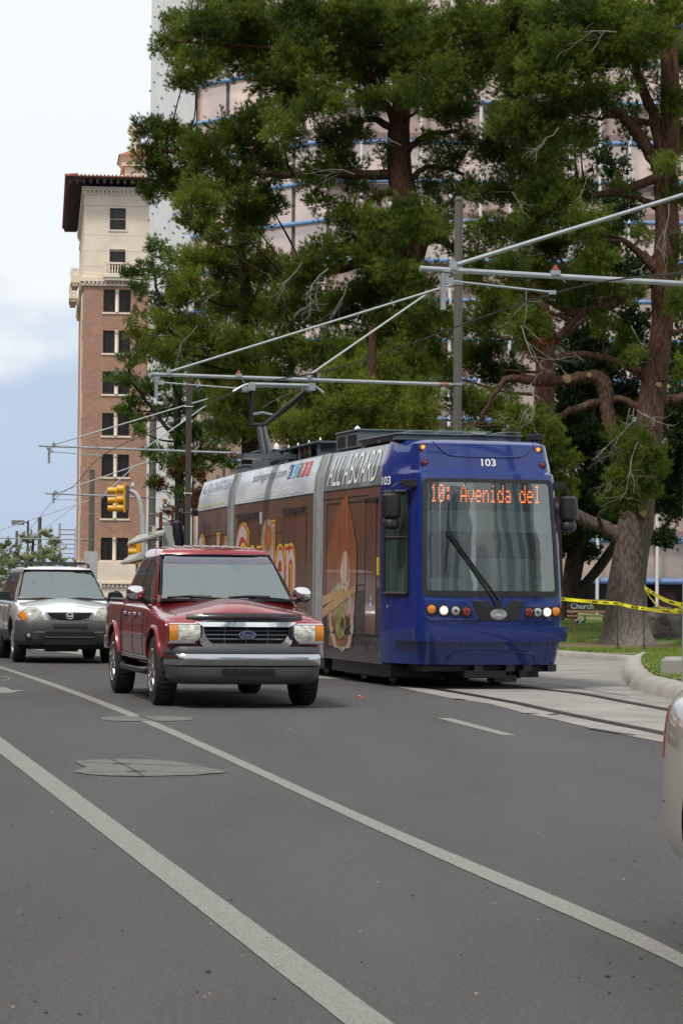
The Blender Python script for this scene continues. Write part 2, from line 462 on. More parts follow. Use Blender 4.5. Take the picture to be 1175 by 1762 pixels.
# old grey patches in the asphalt, with their saw cuts
PATCH = mat('patch_filler', (0.128, 0.125, 0.118), rough=0.9, var=0.12, vscale=9, bump=0.25, bscale=80)
TAR = mat('tar', (0.03, 0.03, 0.032), rough=0.6, var=0.2, vscale=20)
def patch_outline(x0, x1, y0, y1, seed, n=28):
    r = random.Random(seed); cx, cy = (x0 + x1) / 2, (y0 + y1) / 2; out = []
    for k in range(n):
        a = 2 * math.pi * k / n; w = 1 + r.uniform(-.05, .05)
        sx = abs(math.cos(a)) ** 0.75 * (1 if math.cos(a) > 0 else -1); sy = abs(math.sin(a)) ** 0.6 * (1 if math.sin(a) > 0 else -1)
        if sx < -.8: w *= 0.93 + .07 * (k % 2)
        out.append(gnd(cx + (x1 - x0) / 2 * sx * w, cy + (y1 - y0) / 2 * sy * w))
    return out
sheet('asphalt_patch', [gnd(x, y) for x, y in [(131, 1313.5), (134, 1310), (160, 1308.5), (205, 1307.3), (258, 1307.8), (300, 1311), (342, 1318), (372, 1325), (391, 1329), (378, 1331.5), (330, 1334.5), (280, 1336), (238, 1336.6), (190, 1336), (150, 1333), (129, 1329.5), (127, 1328.5), (138, 1325), (150, 1320.5), (140, 1317)]], PATCH, 0.006)
sheet('asphalt_patch', patch_outline(170, 330, 1233, 1241.5, 5), PATCH, 0.006)
def cracks():
    b = MB()
    def seg(ps, w):
        for (x0, y0), (x1, y1) in zip(ps[:-1], ps[1:]):
            p, q = gnd(x0, y0), gnd(x1, y1); d = (q - p).normalized(); n_ = Vector((-d.y, d.x, 0)) * w
            b.quad(*[(v.x, v.y, 0.008) for v in (p - n_, q - n_, q + n_, p + n_)])
    seg([(130, 1313), (200, 1315), (380, 1321)], .012); seg([(128, 1331), (240, 1329), (386, 1332)], .008)
    seg([(192, 1308), (218, 1319), (246, 1336)], .012); seg([(194, 1315.5), (226, 1315.5)], .05); seg([(218, 1328.5), (252, 1328.5)], .05)
    seg([(196, 1236), (268, 1237)], .02); seg([(240, 1232), (268, 1242)], .02); seg([(130, 1337), (160, 1335), (300, 1338), (380, 1331)], .006)
    return tag(b.build('crack_seal', TAR, smooth=0), kind='structure')
cracks()
# concrete track bed, driveway and the curve of the kerb
def tl(x, y, z=0.0):
    p = TRAM.m @ Vector((x, y, 0)); return Vector((p.x, p.y, z))
bed = [gnd(1420, 1345), gnd(1300, 1312), gnd(1145, 1279), gnd(1040, 1259), gnd(960, 1240), gnd(900, 1227), gnd(840, 1211), gnd(780, 1203), gnd(700, 1186), gnd(640, 1172)]
bed += [tl(-2.0, 6), tl(-2.4, 14), tl(-3.4, 24), tl(-6, 44), tl(-14, 90)]
bed += [tl(3, 90), tl(2.5, 40), tl(3.5, 24), gnd(930, 1121), gnd(1060, 1130), gnd(1200, 1142), gnd(1500, 1170), gnd(1900, 1260)]
sheet('track_bed', bed, CONC, 0.005)
RAILM = mat('rail_steel', (0.09, 0.085, 0.08), rough=0.35, metal=0.8, var=0.2, vscale=8)
GROOVE = mat('rail_groove', (0.02, 0.019, 0.018), rough=0.8)
def rails():
    near = {+1: [(1900, 1395), (1500, 1298), (1300, 1253), (1150, 1223), (1070, 1208), (1000, 1195)], -1: [(1900, 1462), (1500, 1351), (1300, 1301), (1145, 1264.5), (1060, 1247), (985, 1232), (920, 1218), (870, 1207.5)]}
    for sgn in (1, -1):
        pts = [gnd(*q) for q in near[sgn]] + [tl(sgn * .72, .5), tl(sgn * .72, 4), tl(sgn * .72 + .05, 8), tl(sgn * .72 - .35 + .6, 14), tl(sgn * .72 + .9, 22), tl(sgn * .72 + 1.5, 34), tl(sgn * .72 + 2, 60), tl(sgn * .72 + 2, 90)]
        path = smooth_path(pts, 8); b = MB()
        for off, w, z, mi in ((0.0, .07, .010, 1), (-.045, .035, .013, 0), (.05, .012, .013, 0)):
            rows = []
            for i, p in enumerate(path):
                d = path[min(i + 1, len(path) - 1)] - path[max(i - 1, 0)]; n_ = Vector((-d.y, d.x, 0)).normalized()
                rows.append([tuple(p + n_ * (off - w))[:2] + (z,), tuple(p + n_ * (off + w))[:2] + (z,)])
            b.m(mi).grid(rows)
        tag(b.build('rail', [RAILM, GROOVE], smooth=0), kind='structure')
rails()
# dark joint seams in the concrete and ragged tar along its edge
def seams():
    b = MB()
    def seg(ps, w):
        for (x0, y0), (x1, y1) in zip(ps[:-1], ps[1:]):
            p, q = gnd(x0, y0), gnd(x1, y1); d = (q - p).normalized(); n_ = Vector((-d.y, d.x, 0)) * w
            b.quad(*[(v.x, v.y, 0.0095) for v in (p - n_, q - n_, q + n_, p + n_)])
    seg([(880, 1170), (980, 1183), (1080, 1199), (1135, 1199)], .012); seg([(960, 1187), (1175, 1214)], .008)
    seg([(946, 1231), (962, 1229)], .05); seg([(1012, 1254), (1060, 1262), (1090, 1266)], .04); seg([(905, 1228), (925, 1229)], .05); seg([(780, 1203), (800, 1205)], .03)
    return tag(b.build('joint_seam', TAR, smooth=0), kind='structure')
seams()
# lawn mound on the far side
def gmat(name, base, c2, sc):
    return mat(name, base, rough=0.95, col2=c2, c2lo=.42, c2hi=.62, vscale=sc, bump=0.6, bscale=25, bdist=.05)
LAWN = gmat('lawn_turf', (0.085, 0.135, 0.022), (0.14, 0.16, 0.045), 1.2)
DIRT = mat('bare_soil', (0.16, 0.105, 0.06), rough=1, var=.25, vscale=5, bump=.5, bscale=30)
def lawn_z(x, y):
    t = max(0, min(1, (y - 57.5) / 12)); k = max(0, min(1, (10.5 - x) / 6)); bump_ = .05 * math.sin(x * 1.3) * math.sin(y * .7)
    return .12 + (t * t * (3 - 2 * t)) * (.26 + .20 * k) + bump_ * t + .12 * max(0, 1 - math.hypot(x - 6.4, y - 61) / 2.2)
kerb_far = [gnd(700, 1102), gnd(800, 1113), gnd(880, 1122), gnd(960, 1129), gnd(1060, 1136.5), gnd(1200, 1147), gnd(1500, 1172)]
lawn_pts = [Vector((p.x, p.y + .18, 0)) for p in kerb_far] + [Vector((60, 52, 0)), Vector((60, 98, 0)), Vector((4, 98, 0)), Vector((1.5, 75, 0))]
tri_sheet('lawn', lawn_pts, LAWN, lawn_z, step=1.1)
def kerb(name, path, h=0.13, w=0.16, label=None):
    b = MB(); rows = []
    for i, p in enumerate(path):
        d = path[min(i + 1, len(path) - 1)] - path[max(i - 1, 0)]; n_ = Vector((-d.y, d.x, 0)).normalized()
        prof = [(-w / 2, -.02), (-w / 2 + .01, h * .75), (-w / 2 + .05, h), (w / 2, h), (w / 2, -.02)]
        rows.append([tuple(Vector((p.x, p.y, 0)) + n_ * o_ + Vector((0, 0, z))) for o_, z in prof])
    b.grid(rows); return tag(b.build(name, KERB, smooth=50), kind='structure')
kerb('kerb', smooth_path(kerb_far, 5), .12, .3)
# near island with its rounded kerb, turf and concrete planter wall
isl = [gnd(1240, 1232), gnd(1175, 1208.5), gnd(1120, 1195), gnd(1092, 1187), gnd(1078, 1176), gnd(1071, 1162), gnd(1073, 1152), gnd(1082, 1145), gnd(1105, 1140), gnd(1180, 1140.5)]
ip = smooth_path([Vector((14, 30, 0)), Vector((9, 33.5, 0))] + isl + [Vector((12, 53, 0)), Vector((30, 52, 0))], 6)
def island_z(x, y): 
    d = min(math.hypot(x - p.x, y - p.y) for p in ip[::3]); return .17 + .22 * (1 - math.exp(-d * .5))
def kerb_round(path):
    b = MB(); rows = []
    for i, p in enumerate(path):
        d = path[min(i + 1, len(path) - 1)] - path[max(i - 1, 0)]; n_ = Vector((-d.y, d.x, 0)).normalized()
        prof = [(.02, -.01), (.00, .10), (-.05, .17), (-.14, .20), (-.30, .20), (-.34, .15)]
        rows.append([tuple(Vector((p.x, p.y, 0)) + n_ * o_ * KS + Vector((0, 0, z))) for o_, z in prof])
    b.grid(rows); return tag(b.build('kerb', KERB, smooth=60), kind='structure')
KS = 1
kerb_round(ip)
ins = []
for i, p in enumerate(ip):
    d = ip[min(i + 1, len(ip) - 1)] - ip[max(i - 1, 0)]; n_ = Vector((-d.y, d.x, 0)).normalized(); ins.append(p - n_ * .3)
tri_sheet('island_turf', ins + [Vector((30, 30, 0))], gmat('island_grass', (0.10, 0.15, 0.026), (0.19, 0.185, 0.06), 1.6), island_z, step=.45)
# grass blades: small tufts over lawn and island
def grass(name, n, pick, zf, h, m, seed):
    r = np.random.default_rng(seed); V = []; F_ = []
    k = 0
    while k < n:
        x, y = pick(r)
        if x is None: continue
        z = zf(x, y); a = r.uniform(0, 6.28); l = h * r.uniform(.5, 1.2); w = .007; dx, dy = math.cos(a) * w, math.sin(a) * w
        tx, ty = r.normal(0, h * .35, 2)
        V += [(x - dx, y - dy, z - .01), (x + dx, y + dy, z - .01), (x + tx, y + ty, z + l)]; F_.append((3 * k, 3 * k + 1, 3 * k + 2)); k += 1
    b = MB(); b.v = V; b.f = F_; b.mi = [0] * len(F_)
    return tag(b.build(name, m, smooth=0, recalc=False), kind='stuff')
GRASS = mat('grass_blades', (0.15, 0.235, 0.035), rough=.8, island=.4, col2=(0.25, 0.25, 0.08), spec=.2, c2lo=.45, c2hi=.68, vscale=1.0)
def pick_lawn(r):
    x = r.uniform(4.0, 8.6); y = 55.4 + r.uniform(0, 1) ** 1.4 * 16
    p = gnd(600, 1110); 
    yk = np.interp(x, [q.x for q in kerb_far], [q.y for q in kerb_far])
    if y < yk + .25: return None, None
    if ((x - 5.3) / 2.5) ** 2 + ((y - 58.9) / 0.9) ** 2 < r.uniform(.5, 1): return None, None
    if math.hypot(x - 6.25, y - 60.3) < 1.0: return None, None
    return x, y
grass('grass', 60000, pick_lawn, lawn_z, .055, GRASS, 1)
_ipx = np.array([(p.x, p.y) for p in ins])
def in_poly(x, y):
    c = False; n = len(_ipx); j = n - 1
    for i in range(n):
        if (_ipx[i, 1] > y) != (_ipx[j, 1] > y) and x < (_ipx[j, 0] - _ipx[i, 0]) * (y - _ipx[i, 1]) / (_ipx[j, 1] - _ipx[i, 1]) + _ipx[i, 0]: c = not c
        j = i
    return c
def pick_isl(r):
    x = r.uniform(3.8, 8); y = r.uniform(34, 54)
    return (x, y) if in_poly(x, y) else (None, None)
grass('grass', 34000, pick_isl, island_z, .04, GRASS, 2)
# bare soil apron round the big tree and needle litter
def soil_z(x, y): return lawn_z(x, y) + .012
sp = []
for k in range(40):
    a = 2 * math.pi * k / 40; rr = 1 + .12 * math.sin(3 * a) + .1 * math.sin(7 * a + 1) + .06 * math.sin(13 * a)
    sp.append((5.3 + 2.3 * rr * math.cos(a), 59.1 + 0.95 * rr * math.sin(a)))
tri_sheet('soil', sp, DIRT, soil_z, step=.5)
# loose grit on the road
def grit():
    r = random.Random(4); b = MB()
    for k in range(90):
        px, py = r.uniform(0, 1175), 1225 + 530 * r.random() ** .8; p = gnd(px, py); s_ = r.uniform(.003, .007)
        if r.random() < .05: s_ = .011
        b.m(0 if r.random() < .75 else 1)
        b.hexa([(p.x + s_ * dx, p.y + s_ * dy, 0) for dx, dy in ((-1, -1), (1, -.8), (.9, 1), (-1, .8))], [(p.x + s_ * .6 * dx, p.y + s_ * .6 * dy, s_ * .9) for dx, dy in ((-1, -1), (1, -1), (1, 1), (-1, 1))])
    return tag(b.build('grit', [mat('dark_stone', (.03, .028, .027), rough=.8), mat('light_stone', (.3, .26, .2), rough=.8)], smooth=0), kind='stuff')
grit()
# ================================================================== BUILDINGS
def brick_mat():
    m = mat('brick', (0.3, 0.14, 0.1), rough=0.9); nt = m.node_tree; p = nt.nodes['Principled BSDF']; N = nt.nodes.new; L = nt.links.new
    tc = [n for n in nt.nodes if n.type == 'TEX_COORD'][0]; s = N('ShaderNodeSeparateXYZ'); L(tc.outputs['Object'], s.inputs[0])
    a = N('ShaderNodeMath'); L(s.outputs[0], a.inputs[0]); L(s.outputs[1], a.inputs[1]); c = N('ShaderNodeCombineXYZ')
    L(a.outputs[0], c.inputs[0]); L(s.outputs[2], c.inputs[1])
    b = N('ShaderNodeTexBrick'); b.inputs['Scale'].default_value = 1.0; b.inputs['Brick Width'].default_value = 0.34; b.inputs['Row Height'].default_value = 0.14
    b.inputs['Mortar Size'].default_value = 0.014; b.inputs['Color1'].default_value = (0.47, 0.225, 0.13, 1); b.inputs['Color2'].default_value = (0.33, 0.165, 0.115, 1)
    b.inputs['Mortar'].default_value = (0.46, 0.38, 0.32, 1); b.inputs['Bias'].default_value = -.15; L(c.outputs[0], b.inputs[0])
    n = N('ShaderNodeTexNoise'); n.inputs['Scale'].default_value = .8; n.inputs['Detail'].default_value = 6; L(tc.outputs['Object'], n.inputs[0])
    x = N('ShaderNodeMix'); x.data_type = 'RGBA'; x.blend_type = 'MULTIPLY'; x.inputs[0].default_value = .35
    L(b.outputs[0], x.inputs[6]); L(n.outputs[0], x.inputs[7]); L(x.outputs[2], p.inputs['Base Color']); return m
BRICK = brick_mat()
LIME = mat('limestone', (0.74, 0.635, 0.51), rough=.9, var=.10, vscale=.7, bump=.15, bscale=6)
SOFFIT = mat('eave_timber', (0.055, 0.032, 0.025), rough=.8, var=.2, vscale=3)
TILE = mat('roof_tile', (0.33, 0.12, 0.07), rough=.85, var=.45, vscale=2.5, bump=.5, bscale=6)
WFRAME = mat('dark_window_frame', (0.035, 0.022, 0.018), rough=.5)
WPANE = mat('dark_window_pane', (0.012, 0.010, 0.012), rough=.08, var=.7, vscale=.6)
CURT = mat('window_curtain', (0.055, 0.05, 0.045), rough=.9, var=.4, vscale=2)
def holed(b, x0, x1, z0, z1, holes, d=0.3, y=0.0):
    """front wall sheet at y with openings and their reveals going d back"""
    xs = sorted({x0, x1, *[h[0] for h in holes], *[h[1] for h in holes]}); zs = sorted({z0, z1, *[h[2] for h in holes], *[h[3] for h in holes]})
    for i in range(len(xs) - 1):
        for j in range(len(zs) - 1):
            cx, cz = (xs[i] + xs[i + 1]) / 2, (zs[j] + zs[j + 1]) / 2
            if any(h[0] < cx < h[1] and h[2] < cz < h[3] for h in holes): continue
            b.quad((xs[i], y, zs[j]), (xs[i + 1], y, zs[j]), (xs[i + 1], y, zs[j + 1]), (xs[i], y, zs[j + 1]))
    for a, c, e, f in holes:
        b.quad((a, y, e), (a, y + d, e), (a, y + d, f), (a, y, f)); b.quad((c, y, e), (c, y, f), (c, y + d, f), (c, y + d, e))
        b.quad((a, y, e), (c, y, e), (c, y + d, e), (a, y + d, e)); b.quad((a, y, f), (a, y + d, f), (c, y + d, f), (c, y, f))
def brick_tower():
    F_ = Frame((140 - 587.5) / 4800 * 225, 225, 6.1)
    t = frame_root('brick_tower_block', F_, 'tall narrow brick tower with cream top storeys and tiled roof, left of the pines', 'building')
    q = lambda x, y: F_.on(x, y, 1, 0)
    W = q(262, 700).x; zc = q(180, 486).z; zt = q(180, 322).z; zb = q(180, 966).z; D = 31
    rows = [498, 568.5, 639, 710.5, 781.5, 853, 925]
    wins = []
    xa, xb, xc, xd = q(178.5, 515).x, q(198.8, 515).x, q(205.2, 515).x, q(225.6, 515).x
    for y in rows:
        z1, z0 = q(180, y).z, q(180, y + 39).z; wins.append((xa, xb, z0, z1)); wins.append((xc, xd, z0, z1))
    b = MB(); holed(b, 0, W, zb, zc, wins, .35)
    b.quad((0, 0, zb), (0, 0, zc), (0, D, zc), (0, D, zb)); b.quad((W, 0, zb), (W, D, zb), (W, D, zc), (W, 0, zc)); b.quad((0, D, zb), (0, D, zc), (W, D, zc), (W, D, zb))
    b.build('brick_wall', BRICK, t, smooth=0)
    up = [(q(189.5, 375).x, q(217, 375).x, q(190, 395).z, q(190, 358).z), (q(189, 440).x, q(216.5, 440).x, q(190, 472).z, q(190, 429).z)]
    b = MB(); holed(b, 0, W, zc, zt, up, .3)
    b.quad((0, 0, zc), (0, 0, zt), (0, D, zt), (0, D, zc)); b.quad((W, 0, zc), (W, D, zc), (W, D, zt), (W, 0, zt)); b.quad((0, D, zc), (0, D, zt), (W, D, zt), (W, D, zc))
    # stone courses on the cream storeys, belt and cornice mouldings with dentils
    for k in range(1, 6):
        z = zc + (zt - zc) * k / 6; b.box(-.015, W + .015, -.015, D, z - .012, z + .012)
    b.build('stone_wall', LIME, t, smooth=0)
    b = MB()
    for z, o_, h in ((zc + .05, .28, .35), (zc + .40, .12, .30), (zc - .28, .16, .2), (zt - .3, .22, .32), (zt - 1.5, .06, .12), (zt - .62, .10, .12)):
        b.box(-o_, W + o_, -o_, D + o_, z, z + h)
    n = int(W / .34)
    for k in range(n):
        b.box(k * .34, k * .34 + .18, -.18, -.002, zt - .50, zt - .30); b.box(k * .34, k * .34 + .18, -.26, -.161, zc - .12, zc + .04)
    for k in range(70):
        b.box(-.18, -.002, k * .44, k * .44 + .24, zt - .50, zt - .30); b.box(-.26, -.161, k * .44, k * .44 + .24, zc - .12, zc + .04)
    b.build('cornice', LIME, t, smooth=0)
    # base storeys
    z1, z2 = q(180, 1002).z, q(180, 1010).z
    b = MB(); b.box(-.3, W + .3, -.3, D, z1, zb - .002); b.box(-.5, W + .5, -.5, D, z1 - .12, z1 - .002); b.box(-.25, W + .25, -.25, D, -.5, z2); b.box(-.24, W + .24, -.24, D - .1, z2 - .1, z1 - .05)
    for k in range(18): b.box(k * .34 - .2, k * .34 - .02, -.42, -.252, z2 + .002, z1 - .122)
    b.build('stone_base', LIME, t, smooth=0)
    # the two iron-grey arches at the base
    b = MB()
    for cx in (.9, 2.9, 4.9): b.prism([(cx + .62 * math.cos(a), z2 - 1.1 + .8 * math.sin(a)) for a in [math.pi * k / 12 for k in range(13)]] + [(cx - .62, -.4), (cx + .62, -.4)], -.27, -.258, 'Y')
    b.build('arched_opening', WPANE, t, smooth=0)
    # windows
    for i, (a, c, e, f) in enumerate(wins + up):
        pn = MB(); pn.box(a, c, .24, .30, e, f); w = pn.build('window', WPANE, t, smooth=0)
        fr = MB(); s_ = .09
        fr.box(a, a + s_, .12, .238, e, f); fr.box(c - s_, c, .12, .238, e, f); fr.box(a + s_, c - s_, .12, .238, e, e + s_); fr.box(a + s_, c - s_, .12, .238, f - s_, f)
        m_ = (a + c) / 2; 
        if i < len(wins): fr.box(m_ - .02, m_ + .02, .14, .238, e + s_, f - s_)
        fr.build('frame', WFRAME, w, smooth=0)
        rr = random.Random(i); cb = MB()
        for k in range(3):
            x = a + s_ + (c - a - 2 * s_) * rr.random() * .9; cb.tube([(x, .232, e + s_), (x + rr.uniform(-.06, .06), .232, (e + f) / 2), (x + rr.uniform(-.04, .04), .232, f - s_)], .018, 4)
        cb.build('curtain', CURT, w, smooth=0)
        if i >= len(wins): sb = MB(); sb.box(a - .12, c + .12, -.07, .1, e - .14, e - .002); sb.box(a - .12, a - .001, -.04, .1, e, f + .1); sb.box(c + .001, c + .12, -.04, .1, e, f + .1); sb.box(a, c, -.04, .1, f + .001, f + .1); sb.build('sill', LIME, w, smooth=0)
    for i in range(0, len(wins), 2):
        a, _, e, f = wins[i]; _, d_, _, _ = wins[i + 1]; xm = (wins[i][1] + wins[i + 1][0]) / 2
        b = MB(); b.box(a - .1, d_ + .1, -.08, .12, e - .15, e - .002); b.box(wins[i][1], wins[i + 1][0], -.025, .1, e, f)
        b.lathe([(.15, e), (.15, e + .1), (.1, e + .16), (.09, f - .3), (.16, f - .22), (.16, f - .002)], (xm, -.03, 0), 'Z', 10)
        b.build('window_surround', LIME, t, smooth=40)
    # balcony with balusters under the lower stone window, and two on the far left flank
    def balcony(x0, x1, y0, y1, z):
        b = MB(); b.box(x0, x1, y0, y1, z, z + .3); b.box(x0 + .1, x1 - .1, y0 + .1, y1, z - .25, z - .002)
        b.box(x0, x1, y0, y0 + .16, z + 1.05, z + 1.2); b.box(x0, x0 + .2, y0, y0 + .18, z + .302, z + 1.048); b.box(x1 - .2, x1, y0, y0 + .18, z + .302, z + 1.048)
        ny = max(2, int((x1 - x0) / .24))
        for k in range(ny):
            x = x0 + .28 + (x1 - x0 - .56) * k / (ny - 1); b.lathe([(.05, z + .302), (.075, z + .5), (.04, z + .7), (.06, z + 1.048)], (x, y0 + .08, 0), 'Z', 6)
        nx = max(2, int((y1 - y0) / .24)); b.box(x0, x0 + .16, y0 + .161, y1, z + 1.05, z + 1.2)
        for k in range(nx):
            y = y0 + .3 + (y1 - y0 - .3) * k / nx; b.lathe([(.05, z + .302), (.075, z + .5), (.04, z + .7), (.06, z + 1.048)], (x0 + .08, y, 0), 'Z', 6)
        b.build('balcony', LIME, t, smooth=40)
    zz = q(190, 478).z; balcony(q(178, 470).x, q(228, 470).x, -.75, -.285, zz)
    balcony(-1.0, -.285, 5, 9, zz + .1); balcony(-1.0, -.285, 18, 24, zz + .1)
    # tiled roof on a deep bracketed eave
    ze = q(115, 312).z + .1; o_ = 1.45
    b = MB(); b.box(-o_, W + o_, -o_, D + o_, ze, ze + .12)
    for k in range(int((W + 2 * o_) / .55)):
        x = -o_ + .15 + k * .55; b.box(x, x + .2, -o_ + .06, -.24, ze - .32, ze - .002)
    for k in range(60):
        y = -o_ + .15 + k * .56; b.box(-o_ + .06, -.24, y, y + .18, ze - .22, ze - .002)
    b.build('eave', SOFFIT, t, smooth=0)
    b = MB(); cx, cy = W / 2, D / 2; e4 = [(-o_ - .1, -o_ - .1), (W + o_ + .1, -o_ - .1), (W + o_ + .1, D + o_ + .1), (-o_ - .1, D + o_ + .1)]
    hh = 1.0; r4 = [(cx - .2, cy - 10), (cx + .2, cy - 10), (cx + .2, cy + 10), (cx - .2, cy + 10)]
    b.hexa([(x, y, ze + .122) for x, y in e4], [(x, y, ze + .2) for x, y in e4]); b.hexa([(x, y, ze + .2) for x, y in e4], [(x, y, ze + .2 + hh) for x, y in r4])
    n = int((W + 2 * o_) / .3)
    for k in range(n + 1):
        x = -o_ - .1 + (W + 2 * o_ + .2) * k / n; b.tube([(x, -o_ - .16, ze + .22), (x, -o_ + .9, ze + .30)], .09, 6)
    for k in range(100):
        y = -o_ + k * .34; b.tube([(-o_ - .16, y, ze + .22), (-o_ + .9, y, ze + .32)], .09, 6)
    b.build('roof', TILE, t, smooth=50)
    # penthouse behind, with its own tiled cap and chimney
    px0 = F_.on(216, 300, 1, 12).x; zp = F_.on(225, 268, 1, 12).z
    b = MB(); b.box(px0, px0 + 5, 12, 17, ze, zp); b.box(px0 - .3, px0 + 5.3, 11.7, 17.3, zp - .9, zp - .6)
    b.hexa([(px0 - .1, 11.9, zp - .6), (px0 + 5.1, 11.9, zp - .6), (px0 + 5.1, 17.1, zp - .6), (px0 - .1, 17.1, zp - .6)], [(px0 - .5, 11.5, zp), (px0 + 5.5, 11.5, zp), (px0 + 5.5, 17.5, zp), (px0 - .5, 17.5, zp)])
    b.build('penthouse', LIME, t, smooth=0)
    b = MB(); b.hexa([(px0 - .6, 11.4, zp + .001), (px0 + 5.6, 11.4, zp + .001), (px0 + 5.6, 17.6, zp + .001), (px0 - .6, 17.6, zp + .001)], [(px0 + 2, 14, zp + 1.3), (px0 + 3, 14, zp + 1.3), (px0 + 3, 15, zp + 1.3), (px0 + 2, 15, zp + 1.3)])
    b.build('penthouse_roof', TILE, t, smooth=0)
    cxm = F_.on(233, 240, 1, 13).x; b = MB(); b.box(cxm - .4, cxm + .5, 12.6, 13.5, zp + .2, F_.on(230, 222, 1, 13).z)
    zt2 = F_.on(230, 222, 1, 13).z; b.lathe([(.62, zt2 - .5), (.72, zt2 - .3), (.72, zt2), (.55, zt2 + .25), (.2, zt2 + .3)], (cxm + .05, 13.05, 0), 'Z', 12)
    b.build('chimney', LIME, t, smooth=40)
    b = MB(); 
    for zz_ in (8, 12, 16, 20, 24): b.box(-.10, -.001, 2.2, 2.6, zz_ - 1.2, zz_ + 1)
    b.tube([(-.12, 1.2, 3), (-.12, 1.2, zc - 1)], .06, 6); b.build('downpipe', LIME, t, smooth=0)
brick_tower()

